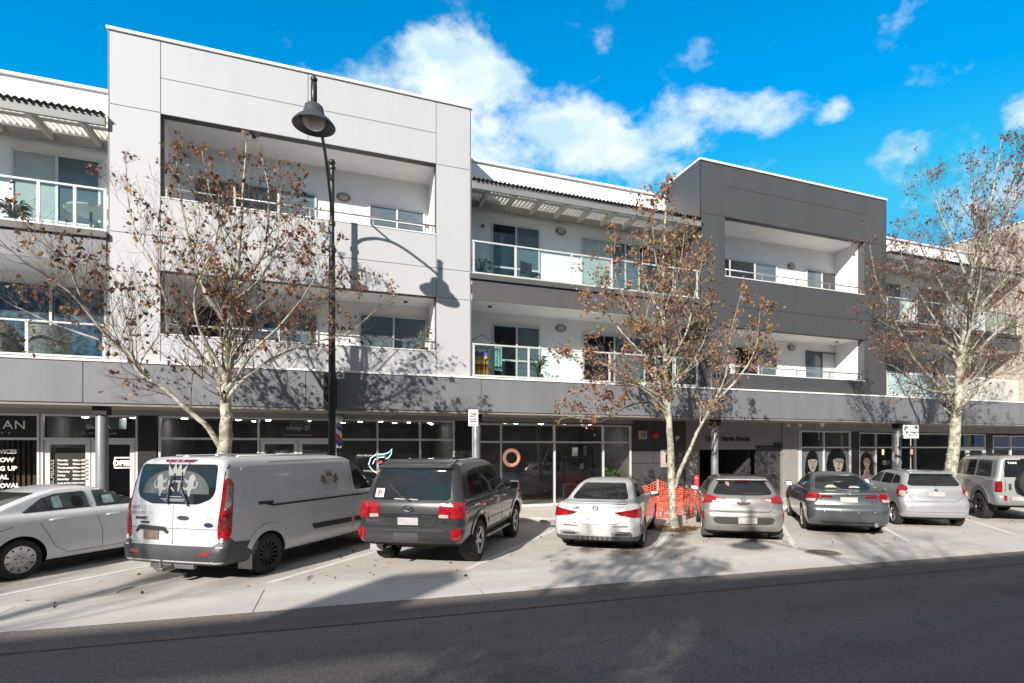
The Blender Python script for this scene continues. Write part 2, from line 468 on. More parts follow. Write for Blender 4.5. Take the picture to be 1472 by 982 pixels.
def sp(name, parent, body, kind, polys, M, off=.006, sides=(-1, 1), r=.03, grid=.06, sep=False, label=None):
    """surface panels; one object, or one object per side"""
    out = []
    m = MB()
    for sd in sides:
        if sep: m = MB()
        for pl in polys: patch(m, body, kind, rounded(pl, r) if r else pl, off, sd, grid)
        if sep: out.append(m.build(name, M, parent, angle=50))
    if not sep: out.append(m.build(name, M, parent, angle=50))
    return out if sep else out[0]
def flat_decal(polys, T, M, name, parent, d=.003):
    m = MB()
    for pl in polys: m.prism(pl, 'y', -d, .001, T)
    return m.build(name, M, parent)
def rear_frame(body, x, z, off=.006):
    n = body.N('rear', x, z); tilt = math.atan2(n.z, -n.y)
    return Matrix.Translation(Vector((x, body.yrear(x, z), z))+n*off) @ Matrix.Rotation(-tilt, 4, 'X')
def side_frame(body, y, z, sd=1, off=.006):
    n = body.N('side', y, z, sd); tilt = math.atan2(n.z, abs(n.x))
    return Matrix.Translation(Vector((sd*body.xside(y, z), y, z))+n*off) @ Matrix.Rotation(R(90)*sd, 4, 'Z') @ Matrix.Rotation(-tilt, 4, 'X')
def crown(cx, cz, s):
    return [[(cx-s, cz), (cx+s, cz), (cx+s*1.25, cz+s*1.15), (cx+s*.6, cz+s*.55), (cx+s*.35, cz+s*1.35), (cx, cz+s*.6), (cx-s*.35, cz+s*1.35), (cx-s*.6, cz+s*.55), (cx-s*1.25, cz+s*1.15)]] + \
           [ellipse(cx+dx*s, cz+dz*s, s*.13, s*.13, 10) for dx, dz in ((-1.28, 1.28), (-.36, 1.5), (.36, 1.5), (1.28, 1.28))]
def beast(cx, cz, s, m):
    """rearing heraldic animal, simplified"""
    pts = [(0,0), (.12,.02), (.16,.35), (.34,.62), (.30,.85), (.42,1.0), (.36,1.22), (.16,1.34), (-.02,1.22), (-.06,1.0), (-.22,.95), (-.34,1.1), (-.40,1.04), (-.28,.82), (-.1,.78), (-.14,.55), (-.34,.5), (-.4,.6), (-.46,.54), (-.36,.38), (-.1,.36), (-.06,.2)]
    tail = [(.3,.45), (.52,.5), (.62,.75), (.54,.95), (.46,.9), (.53,.74), (.46,.58), (.28,.55)]
    return [[(cx+m*x*s, cz+z*s) for x, z in p] for p in (pts, tail)]
# ---- van
def make_van():
    L = 5.34
    rows = [(.30,.10,5.20,.90,(.16,.12),(.5,.35),.03,.12), (.36,.01,5.32,.955,(.16,.13),(.5,.4),.03,.12), (.56,.0,5.34,.985,(.16,.13),(.5,.4),.03,.12),
            (.60,.02,5.34,.988,(.16,.13),(.5,.4),.03,.12), (.63,.07,5.33,.99,(.14,.10),(.5,.4),.03,.12), (.9,.075,5.22,.99,(.13,.10),(.5,.42),.03,.14),
            (1.05,.08,5.02,.985,(.13,.1),(.5,.42),.03,.16), (1.16,.085,4.65,.975,(.13,.1),(.4,.4),.03,.2), (1.22,.09,4.5,.965,(.13,.1),(.4,.4),.03,.22), (1.27,.095,4.44,.945,(.13,.1),(.35,.35),.03,.22),
            (1.78,.17,3.85,.845,(.14,.12),(.25,.25),.035,.2), (1.88,.20,3.68,.805,(.15,.13),(.22,.22),.035,.2), (1.94,.27,3.45,.75,(.18,.16),(.2,.2),.035,.2),
            (1.975,.40,3.1,.64,(.2,.2),(.2,.2),.03,.1), (1.99,.6,2.9,.45,(.2,.2),(.2,.2),.02,.05), (1.995,1.2,2.5,.02,(.01,.01),(.01,.01),0,0)]
    b = Body(rows)
    root = thing('delivery_van', 'white panel van with crown decals and black rear bumper corners', 'van')
    body_object('body', b, P_van, UNDER, root, [(1.0,.33), (4.32,.33)], .40, 1.98, .34)
    seams(root, b, [[(1.40,.62),(1.40,.72)], [(3.38,.45),(3.38,1.88)], [(4.2,.75),(4.2,1.2)], [(1.2,1.88),(3.38,1.90)]], SEAM, rear=[[(0,.62),(0,1.22)], [(-.9,.86),(.9,.86)], [(-.86,.63),(-.9,1.2),(-.83,1.86)], [(.86,.63),(.9,1.2),(.83,1.86)]])
    # rear screen, printed with the firm's arms
    win = sp('rear_window', root, b, 'rear', [[(-.74,1.86),(.74,1.86),(.76,1.45),(.70,1.33),(.46,1.24),(-.46,1.24),(-.70,1.33),(-.76,1.45)]], GLASS, .006, sides=(1,), r=.07)
    m = MB()
    for sx in (-1, 1):
        ring = [(sx*(.15+.50*math.cos(a)), 1.40+.36*math.sin(a)) for a in [math.pi*i/14*.93 for i in range(15)]]
        ring = [p for p in ring if p[0]*sx > .06]
        ring = ring+[(sx*.10, 1.40)]
        patch(m, b, 'rear', ring, .009, rim=False)
    m.build('arch_print', mat('screen_print_grey', (.07,.08,.085), rough=.4, var=.2), win)
    m = MB()
    for pl in crown(0, 1.68, .15)+beast(-.27, 1.36, .26, -1)+beast(.27, 1.36, .26, 1): patch(m, b, 'rear', pl, .012, rim=False, grid=.05)
    T = rear_frame(b, 0, 1.44, .014); text_mb('KT', .24, m, T, align='CENTER', bold=.004)
    T = rear_frame(b, 0, 1.345, .012); text_mb('JOINERY', .07, m, T, align='CENTER', bold=.002) if False else None
    for zz, w in ((1.355, .15), (1.315, .26), (1.29, .2)):
        strip(m, b, 'rear', [(-w, zz), (w, zz)], .014, .010)
    m.build('arms_print', mat('pale_screen_print', (.24,.255,.265), rough=.5), win)
    for sx in (-1, 1):
        w = MB(); w.tube([b.P('rear', sx*.10, 1.24)+Vector((0,-.03,0)), b.P('rear', sx*.09, 1.5)+Vector((0,-.035,0)), b.P('rear', sx*.02, 1.72)+Vector((0,-.025,0))] if sx < 0 else
                         [b.P('rear', .30, 1.22)+Vector((0,-.03,0)), b.P('rear', .14, 1.5)+Vector((0,-.035,0)), b.P('rear', .12, 1.74)+Vector((0,-.025,0))], [.016,.012,.008], 6)
        w.build('wiper', BLACKP, root)
    m = MB(); patch(m, b, 'rear', rounded([(-.32,1.925),(.32,1.925),(.27,1.885),(-.27,1.885)], .02), .012, grid=.05); m.build('brake_light', REDD, root)
    # tail lamps wrap the corners
    for sd in (-1, 1):
        m = MB(); patch(m, b, 'wrap', rounded([(.86,1.62),(.93,1.66),(1.04,1.56),(1.06,1.25),(1.05,.80),(.98,.70),(.85,.70),(.84,.90),(.88,1.20)], .04), .012, sd, .05)
        o = m.build('tail_light', REDL, root)
        c = MB(); patch(c, b, 'wrap', rounded([(.935,1.56),(1.02,1.50),(1.035,1.24),(.935,1.14)], .03), .017, sd, .05); c.build('clear_lens', mat('smoked_lens', (.16,.15,.15), rough=.1, coat=1, var=.5, scale=18), o)
        c = MB(); patch(c, b, 'wrap', rounded([(.89,1.06),(1.03,1.16),(1.03,.90),(.89,.84)], .03), .017, sd, .05); c.build('dark_lens', mat('smoked_red_lens', (.10,.02,.02), rough=.1, coat=1, var=.6, scale=20), o)
        m = MB(); m.box(sd*.915-.03, sd*.915+.03, b.yrear(.9,.68)-.02, b.yrear(.9,.68)+.05, .66, .74, bev=.015); m.build('hinge', P_van, root)
    # bumper: black, wrapping to the wheel arches
    m = MB(); patch(m, b, 'rear', [(-.80,.60),(.80,.60),(.80,.33),(-.80,.33)], .012, grid=.08)
    for sd in (-1, 1): patch(m, b, 'wrap', [(.79,.60),(.86,.66),(1.02,.74),(1.12,.66),(1.62,.62),(1.66,.58),(1.58,.34),(.79,.33)], .010, sd, .06)
    m.build('rear_bumper', mat('bumper_charcoal', (.055,.058,.062), rough=.5, var=.12), root)
    for sx in (-1, 1):
        m = MB(); patch(m, b, 'rear', rounded([(sx*.56,.52),(sx*.76,.53),(sx*.76,.475),(sx*.56,.47)], .015), .018, grid=.05); m.build('reflector', REDL, root)
    # handle, number plate recess, marks
    m = MB(); patch(m, b, 'rear', rounded([(.08,1.03),(.14,1.06),(.26,1.06),(.32,1.03),(.26,1.0),(.14,1.0)], .02), .02, grid=.05); m.build('door_handle', BLACKP, root)
    m = MB(); patch(m, b, 'rear', rounded([(-.74,.80),(-.66,.90),(-.16,.88),(-.07,.80),(-.10,.77),(-.17,.82),(-.66,.83),(-.72,.78)], .02), .02, grid=.05); m.build('plate_lamp_trim', BLACKP, root)
    plate(root, b, .745, .30, .14, .010, PLATEB, x=-.42)
    m = MB(); patch(m, b, 'rear', ellipse(.68,.93,.085,.036), .012, grid=.05); o = m.build('maker_badge', CHROME, root)
    m = MB(); patch(m, b, 'rear', ellipse(.68,.93,.074,.028), .015, grid=.05); m.build('badge_field', mat('badge_navy', (.02,.03,.07), rough=.3), o)
    m = MB(); T = rear_frame(b, -.63, .985, .004); text_mb('TRANSIT', .065, m, T, align='CENTER', bold=.003); T = rear_frame(b, -.56, .925, .004); text_mb('CUSTOM', .045, m, T, align='CENTER', bold=.002); m.build('lettering', DECALK, root)
    m = MB(); T = rear_frame(b, -.62, 1.15, .003); text_mb('0450 5 0 320', .085, m, T, align='CENTER'); T = rear_frame(b, -.58, 1.06, .003); text_mb('0434 097 0427', .085, m, T, align='CENTER'); m.build('phone_number_print', DECALG, root)
    m = MB(); patch(m, b, 'rear', [(.62,1.05),(.75,1.06),(.75,1.02),(.69,1.0),(.67,.94),(.62,.93)], .004); m.build('sticker', DECALG, root)
    # side: recessed upper panel, slider rail, rubbing strip
    for sd in (-1, 1):
        m = MB(); strip(m, b, 'side', [(.62,1.26),(.5,1.62),(.56,1.80),(.75,1.83),(3.2,1.83),(3.27,1.78),(3.3,1.26),(.62,1.26)], .022, .004, sd); m.build('panel_crease', mat('van_crease', (.50,.53,.56), rough=.4), root)
        m = MB(); strip(m, b, 'side', [(.95,1.19),(1.1,1.15),(3.36,1.135),(4.1,1.13)], .032, .006, sd); strip(m, b, 'side', [(.78,1.21),(1.12,1.20)], .05, .006, sd); m.build('slider_rail', BLACKP, root)
        m = MB(); patch(m, b, 'side', rounded([(2.08,.70),(3.32,.68),(3.32,.585),(2.14,.60)], .02), .014, sd); m.build('rubbing_strip', BLACKP, root); m = MB(); patch(m, b, 'side', rounded([(3.42,.68),(3.86,.67),(3.86,.575),(3.42,.585)], .02), .014, sd); m.build('rubbing_strip', BLACKP, root)
        sp('side_window', root, b, 'side', [[(3.45,1.84),(3.5,1.24),(4.22,1.24),(4.33,1.30),(3.80,1.80),(3.70,1.85)]], GLASS, .006, sides=(sd,), r=.06)
        handle(root, b, 3.62, 1.13, sd, BLACKP, .2)
        # flared rear arch lip
        m = MB(); arc = [(1.0+.47*math.cos(a), .33+.47*math.sin(a)) for a in [math.pi*(.02+.86*i/14) for i in range(15)]]
        strip(m, b, 'side', arc, .11, .014, sd); m.build('arch_flare', P_van, root); m = MB(); arc = [(4.32+.46*math.cos(a), .33+.46*math.sin(a)) for a in [math.pi*(.05+.9*i/14) for i in range(15)]]; strip(m, b, 'side', arc, .08, .012, sd); m.build('arch_flare', P_van, root)
        mirror_part(root, sd*1.08, 4.12, 1.30, sd, BLACKP, MIRR, 1.15, 1.7)
        m = MB(); m.box(sd*.86-.13, sd*.86+.13, .60, .625, .16, .40, bev=.01); m.build('mudflap', mat('mudflap_pale', (.42,.42,.42), rough=.6), root)
        for ya in (1.0, 4.32): wheel(root, sd*.875, ya, .345, .22, .225, 14, TYRE, ALLOYD, UNDER, 'spoke', sd, spoke_w=.028)
    sp('windscreen', root, b, 'front', [[(-.80,1.28),(.80,1.28),(.70,1.83),(-.70,1.83)]], GLASS, .006, sides=(1,), r=.08)
    T = side_frame(b, 2.72, 1.42, 1, .006)
    d = flat_decal(crown(0,.14,.085)+beast(-.17,-.04,.17,-1)+beast(.17,-.04,.17,1), T, DECALB, 'side_decal', root)
    m = MB(); text_mb('KT', .16, m, T @ Matrix.Translation((0,-.003,-.02)), align='CENTER', bold=.004)
    for k, w in ((-.10,.22), (-.15,.16)): m.box(-w, w, -.003, 0, k-.008, k+.004, T)
    m.build('lettering', DECALG, d)
    m = MB()
    for sx in (-1, 1): m.tube([(sx*.62,.7,1.985),(sx*.62,3.0,1.985)], .018, 8)
    m.build('roof_rail', P_van, root)
    m = MB(); m.box(-.03,.03,.9,1.2,1.985,2.02,bev=.01); m.build('roof_fin', P_van, root)
    # tow bar
    m = MB(); m.box(-.42,.42,.05,.12,.24,.31,bev=.01); m.box(-.06,.06,-.16,.08,.23,.29,bev=.01); m.tube([(0,-.13,.28),(0,-.13,.36)], .02, 8); m.ball((0,-.13,.385), .026); m.box(-.26,-.14,-.03,.05,.22,.29,bev=.01); m.tube([(-.3,-.02,.27),(-.12,-.06,.26)], .014, 6)
    m.build('tow_bar', mat('dull_steel', (.22,.22,.22), rough=.45, metal=.7), root)
    put(root, -2.44, 10.19, 35.4); return root
# ---- large dark four wheel drive wagon
def make_wagon():
    rows = [(.42,.16,4.80,.86,(.2,.2),(.4,.3),.05,.1), (.50,.03,4.92,.94,(.2,.2),(.45,.35),.05,.14), (.58,.0,4.95,.965,(.2,.2),(.45,.35),.05,.14), (.72,.0,4.94,.975,(.2,.2),(.45,.35),.05,.14), (.745,.02,4.93,.978,(.2,.2),(.45,.35),.05,.14),
            (.765,.075,4.92,.98,(.2,.22),(.45,.35),.05,.14), (.95,.07,4.86,.985,(.2,.22),(.45,.35),.05,.14), (1.08,.08,4.60,.975,(.2,.22),(.4,.35),.05,.15), (1.16,.10,3.75,.955,(.2,.22),(.35,.3),.05,.15), (1.205,.125,3.62,.925,(.2,.22),(.3,.3),.05,.15),
            (1.5,.24,3.22,.835,(.2,.2),(.25,.25),.06,.15), (1.74,.36,2.90,.755,(.2,.2),(.22,.22),.06,.15), (1.80,.36,2.80,.725,(.2,.2),(.2,.2),.06,.12), (1.86,.40,2.6,.67,(.22,.2),(.2,.2),.06,.1), (1.905,.60,2.35,.56,(.25,.25),(.2,.2),.04,.1), (1.925,.9,2.1,.36,(.2,.2),(.2,.2),.02,.05), (1.93,1.3,1.8,.02,(.01,.01),(.01,.01),0,0)]
    b = Body(rows)
    root = thing('suv', 'dark grey four wheel drive wagon with square red tail lights', 'car')
    body_object('body', b, P_graph, UNDER, root, [(1.1,.40), (3.95,.40)], .47, 1.97, .48)
    seams(root, b, [[(1.62,.55),(1.66,1.15),(1.55,1.75)], [(2.62,.5),(2.62,1.75)], [(3.55,.5),(3.58,1.1)], [(.72,1.1),(.6,1.15)]], SEAM, rear=[[(-.84,.78),(-.9,1.15)], [(.84,.78),(.9,1.15)], [(-.8,.775),(.8,.775)], [(-.62,.98),(.62,.98)]], w=.01)
    win = sp('rear_window', root, b, 'rear', [[(-.66,1.78),(.66,1.78),(.74,1.24),(.66,1.21),(-.66,1.21),(-.74,1.24)]], GLASS, .006, sides=(1,), r=.05)
    m = MB(); patch(m, b, 'rear', [(-.66,1.40),(-.50,1.40),(-.50,1.25),(-.66,1.25)], .009, rim=False); o = m.build('plate_sticker', DECALW, win)
    m = MB(); text_mb('P', .15, m, rear_frame(b, -.58, 1.275, .012), align='CENTER', bold=.006); m.build('letter', mat('sticker_red', (.5,.03,.05)), o)
    m = MB(); m.tube([b.P('rear',.02,1.20)+Vector((0,-.03,.01)), b.P('rear',-.15,1.27)+Vector((0,-.03,0)), b.P('rear',-.42,1.48)+Vector((0,-.025,0))], [.018,.012,.008], 6)
    m.build('wiper', BLACKP, root)
    m = MB(); patch(m, b, 'rear', rounded([(-.28,1.235),(.16,1.222),(.16,1.205),(-.28,1.215)],.008), .02, grid=.05); m.build('wiper_blade', mat('wiper_grey', (.3,.3,.3), rough=.5), root)
    # roof spoiler
    m = MB(); M = Matrix.Translation((0, .40, 1.795)) @ Matrix.Rotation(R(16), 4, 'X'); m.box(-.69,.69,-.06,.34,-.035,.03,M,bev=.02); m.build('spoiler', P_graph, root)
    for sd in (-1, 1):
        m = MB(); patch(m, b, 'wrap', rounded([(.56,1.15),(.72,1.18),(.98,1.17),(1.12,1.14),(1.12,.95),(1.09,.90),(.53,.91)], .035), .014, sd, .05); o = m.build('tail_light', REDL, root)
        m = MB(); patch(m, b, 'wrap', rounded([(.56,.975),(.72,.97),(.72,.915),(.55,.92)], .015), .019, sd, .05); m.build('reverse_lens', CLEARL, o)
        m = MB(); strip(m, b, 'wrap', [(.745,.915),(.745,1.17)], .018, .018, sd); m.build('lamp_divider', REDD, o)
        m = MB(); patch(m, b, 'wrap', rounded([(.78,.72),(.96,.74),(.96,.55),(.80,.55)], .03), .012, sd, .05); m.build('reflector', REDL, root)
        sp('side_window', root, b, 'side', [[(.72,1.25),(.86,1.62),(.98,1.70),(1.50,1.74),(1.50,1.25)]], GLASS, .006, sides=(sd,), r=.05)
        sp('side_window', root, b, 'side', [[(1.58,1.25),(1.58,1.74),(2.56,1.76),(2.56,1.25)]], GLASS, .006, sides=(sd,), r=.04)
        sp('side_window', root, b, 'side', [[(2.66,1.25),(2.66,1.76),(2.86,1.73),(3.48,1.30),(3.48,1.25)]], GLASS_L, .006, sides=(sd,), r=.04)
        handle(root, b, 1.78, 1.10, sd, CHROME); handle(root, b, 2.78, 1.10, sd, CHROME)
        m = MB(); patch(m, b, 'side', rounded([(1.66,.74),(2.60,.74),(2.60,.66),(1.66,.66)], .02), .016, sd); m.build('rubbing_strip', mat('chrome_grey', (.35,.35,.36), rough=.25, metal=.8), root); m = MB(); patch(m, b, 'side', rounded([(2.66,.74),(3.44,.74),(3.44,.66),(2.66,.66)], .02), .016, sd); m.build('rubbing_strip', mat('chrome_grey', (.35,.35,.36), rough=.25, metal=.8), root)
        for ya in (1.1, 3.95):
            m = MB(); strip(m, b, 'side', [(ya+.52*math.cos(a), .40+.52*math.sin(a)) for a in [math.pi*(.06+.88*i/16) for i in range(17)]], .085, .016, sd); m.build('arch_flare', P_graph, root)
        m = MB(); m.box(sd*.90-.07, sd*.90+.07, 1.62, 3.42, .36, .41, bev=.015); m.build('side_step', mat('step_grey', (.4,.4,.4), rough=.35, metal=.6), root)
        m = MB(); m.box(sd*.86-.13, sd*.86+.13, .60, .62, .22, .56, bev=.008); m.build('mudflap', MUD if sd < 0 else BLACKP, root)
        mirror_part(root, sd*1.07, 3.42, 1.27, sd, CHROME, MIRR, 1.1, 1.5)
        for ya in (1.1, 3.95): wheel(root, sd*.845, ya, .395, .27, .25, 5, TYRE, ALLOY, UNDER, 'twin', sd, spoke_w=.06)
    m = MB(); patch(m, b, 'rear', rounded([(-.64,.995),(.44,.995),(.44,.93),(-.64,.92)] if False else [(-.52,.985),(.52,.985),(.52,.925),(-.52,.925)], .012), .022, grid=.06); m.build('chrome_strip', CHROME, root)
    m = MB(); strip(m, b, 'rear', [(-.50,.92),(-.42,.80),(-.30,.775),(.30,.775),(.42,.80),(.50,.92)], .018, .008); m.build('tailgate_crease', BLACKP, root)
    plate(root, b, .85, .38, .13, .014, PLATE)
    m = MB()
    for (a, c) in ((.085,.055), (.03,.05)):
        ring = [b.P('rear', a*math.cos(t), 1.075+c*math.sin(t))+Vector((0,-.02,0)) for t in [2*math.pi*i/20 for i in range(21)]]; m.tube(ring, .009, 6)
    m.tube([b.P('rear', .05*math.cos(t), 1.10+.018*math.sin(t))+Vector((0,-.02,0)) for t in [2*math.pi*i/20 for i in range(21)]], .008, 6)
    m.build('maker_badge', CHROME, root)
    m = MB(); text_mb('SAHARA', .055, m, rear_frame(b, -.66, .835, .008), align='CENTER', bold=.003, spacing=1.2); text_mb('V8', .055, m, rear_frame(b, .64, .835, .008), align='CENTER', bold=.003); m.build('lettering', CHROME, root)
    m = MB(); patch(m, b, 'rear', rounded([(-.66,.715),(.66,.715),(.66,.69),(-.66,.69)], .01), .006); m.build('bumper_step', BLACKP, root)
    m = MB(); patch(m, b, 'rear', rounded([(-.24,.66),(.20,.66),(.20,.52),(-.24,.52)], .01), .006); m.build('tow_cover', mat('tow_cover_grey', (.05,.051,.053), rough=.5), root)
    m = MB(); m.tube([(-.45,.10,.40),(-.45,.4,.40)], .04, 10, cap=False); m.build('exhaust_pipe', CHROME, root)
    m = MB(); m.tube([(-.6,1.1,.4),(.6,1.1,.4)], .06, 8); m.box(-.4,.4,.35,.75,.34,.5,bev=.05); m.build('rear_axle', UNDER, root)
    sp('windscreen', root, b, 'front', [[(-.78,1.24),(.78,1.24),(.66,1.76),(-.66,1.76)]], GLASS_L, .006, sides=(1,), r=.08)
    put(root, 1.12, 9.80, 31); return root
# ---- white saloon seen from behind
def make_saloon():
    rows = [(.20,.20,4.40,.80,(.25,.2),(.5,.4),.08,.2), (.26,.08,4.50,.85,(.28,.22),(.55,.45),.09,.22), (.38,.01,4.55,.88,(.3,.25),(.6,.5),.10,.25), (.52,.0,4.55,.895,(.3,.25),(.6,.5),.10,.25), (.66,.025,4.50,.90,(.32,.27),(.6,.5),.10,.25), (.78,.06,4.34,.895,(.34,.30),(.6,.5),.10,.25),
            (.90,.075,3.85,.875,(.36,.32),(.5,.4),.10,.25), (.955,.07,3.5,.85,(.34,.3),(.4,.4),.10,.25), (.99,.11,3.3,.80,(.3,.26),(.35,.35),.10,.25), (1.005,.30,3.22,.755,(.22,.2),(.3,.3),.06,.22), (1.03,.50,3.12,.725,(.16,.14),(.26,.26),.05,.2),
            (1.18,.84,2.80,.66,(.16,.14),(.22,.22),.05,.2), (1.32,1.22,2.46,.585,(.16,.14),(.2,.2),.05,.15), (1.385,1.50,2.25,.52,(.16,.14),(.2,.2),.05,.12), (1.42,1.75,2.1,.40,(.15,.14),(.2,.2),.04,.1), (1.435,1.9,2.0,.02,(.01,.01),(.01,.01),0,0)]
    b = Body(rows)
    root = thing('saloon_car', 'white saloon car with slim wedge tail lights beside the orange mesh', 'car')
    body_object('body', b, P_pearl, UNDER, root, [(.98,.32), (3.71,.32)], .365, 1.8, .25)
    seams(root, b, [[(1.3,.9),(1.45,.5),(1.62,.36)], [(2.12,.3),(2.12,1.02)], [(3.05,.3),(3.1,.95)]], SEAM, rear=[[(-.66,.965),(-.60,.70),(-.47,.60),(-.3,.575),(.3,.575),(.47,.60),(.60,.70),(.66,.965)]])
    sp('rear_window', root, b, 'rear', [[(-.46,1.335),(.46,1.335),(.60,1.06),(.55,1.035),(-.55,1.035),(-.60,1.06)]], GLASS, .005, sides=(1,), r=.05)
    for sd in (-1, 1):
        m = MB(); patch(m, b, 'wrap', rounded([(.37,.81),(.55,.84),(.83,.89),(1.0,.90),(1.06,.80),(1.03,.72),(.80,.715),(.52,.745)], .03), .012, sd, .045); o = m.build('tail_light', REDL, root)
        m = MB(); patch(m, b, 'wrap', rounded([(.38,.805),(.55,.83),(.60,.755),(.52,.75)], .02), .016, sd, .05); strip(m, b, 'wrap', [(.6,.82),(.98,.865)], .018, .017, sd); m.build('inner_lens', REDD, o)
        sp('side_window', root, b, 'side', [[(1.12,1.035),(1.42,1.26),(1.55,1.30),(2.06,1.315),(2.06,1.035)]], GLASS, .005, sides=(sd,), r=.05)
        sp('side_window', root, b, 'side', [[(2.14,1.035),(2.14,1.315),(2.42,1.29),(2.86,1.06),(2.86,1.035)]], GLASS_L, .005, sides=(sd,), r=.05)
        handle(root, b, 1.5, .86, sd, P_pearl); handle(root, b, 2.35, .85, sd, P_pearl)
        m = MB(); patch(m, b, 'wrap', rounded([(.36,.545),(.66,.555),(.66,.535),(.36,.53)], .008), .008, sd, .05); m.build('reflector', REDD, root)
        m = MB(); patch(m, b, 'wrap', rounded([(.30,.41),(.50,.45),(.72,.44),(.76,.37),(.72,.335),(.36,.335)], .03), .012, sd, .05); o = m.build('exhaust_tip', CHROME, root)
        m = MB(); patch(m, b, 'wrap', rounded([(.42,.40),(.66,.41),(.68,.37),(.40,.365)], .015), .017, sd, .05); m.build('tip_hole', BLACKP, o)
        m = MB(); strip(m, b, 'wrap', [(.96,.58),(1.03,.50),(1.0,.42)], .035, .008, sd); m.build('air_vent', BLACKP, root)
        mirror_part(root, sd*.97, 2.78, 1.0, sd, BLACKP, MIRR, .95)
        for ya in (.98, 3.71): wheel(root, sd*.775, ya, .325, .225, .225, 5, TYRE, ALLOY, UNDER, 'twin', sd)
    m = MB(); patch(m, b, 'wrap', [(-.0,.335),(.36,.335),(.72,.335),(1.02,.36),(1.05,.30),(.8,.25),(0,.25)], .008, 1, .06); patch(m, b, 'wrap', [(0,.335),(.36,.335),(.72,.335),(1.02,.36),(1.05,.30),(.8,.25),(0,.25)], .008, -1, .06)
    m.build('diffuser', mat('diffuser_grey', (.09,.09,.095), rough=.45), root)
    m = MB()
    for k in range(-3, 4): m.box(k*.1-.005, k*.1+.005, .03, .12, .255, .32)
    m.build('diffuser_fin', W_GREYFIN, root)
    plate(root, b, .72, .38, .12, .010, mat('pale_plate_grey', (.40,.405,.42), rough=.5, var=.1), 0)
    m = MB(); ring = [b.P('rear', .05*math.cos(t), .90+.05*math.sin(t))+Vector((0,-.012,0)) for t in [2*math.pi*i/20 for i in range(21)]]; m.tube(ring, .007, 6)
    for k in range(3):
        a = 2*math.pi*k/3; m.tube([b.P('rear',0,.90)+Vector((0,-.012,0)), b.P('rear', .047*math.sin(a), .90+.047*math.cos(a))+Vector((0,-.012,0))], .006, 5)
    m.build('maker_badge', CHROME, root)
    m = MB(); text_mb('A 200', .05, m, rear_frame(b, -.40, .875, .008), align='CENTER', bold=.002); m.build('lettering', BLACKP, root)
    m = MB(); M = Matrix.Translation((0,.12,1.0)); m.box(-.62,.62,-.045,.10,-.008,.014,M,bev=.008); m.build('boot_lip', P_pearl, root)
    sp('windscreen', root, b, 'front', [[(-.62,1.06),(.62,1.06),(.50,1.34),(-.50,1.34)]], GLASS_L, .005, sides=(1,), r=.06)
    put(root, 4.86, 10.15, 36.5); return root
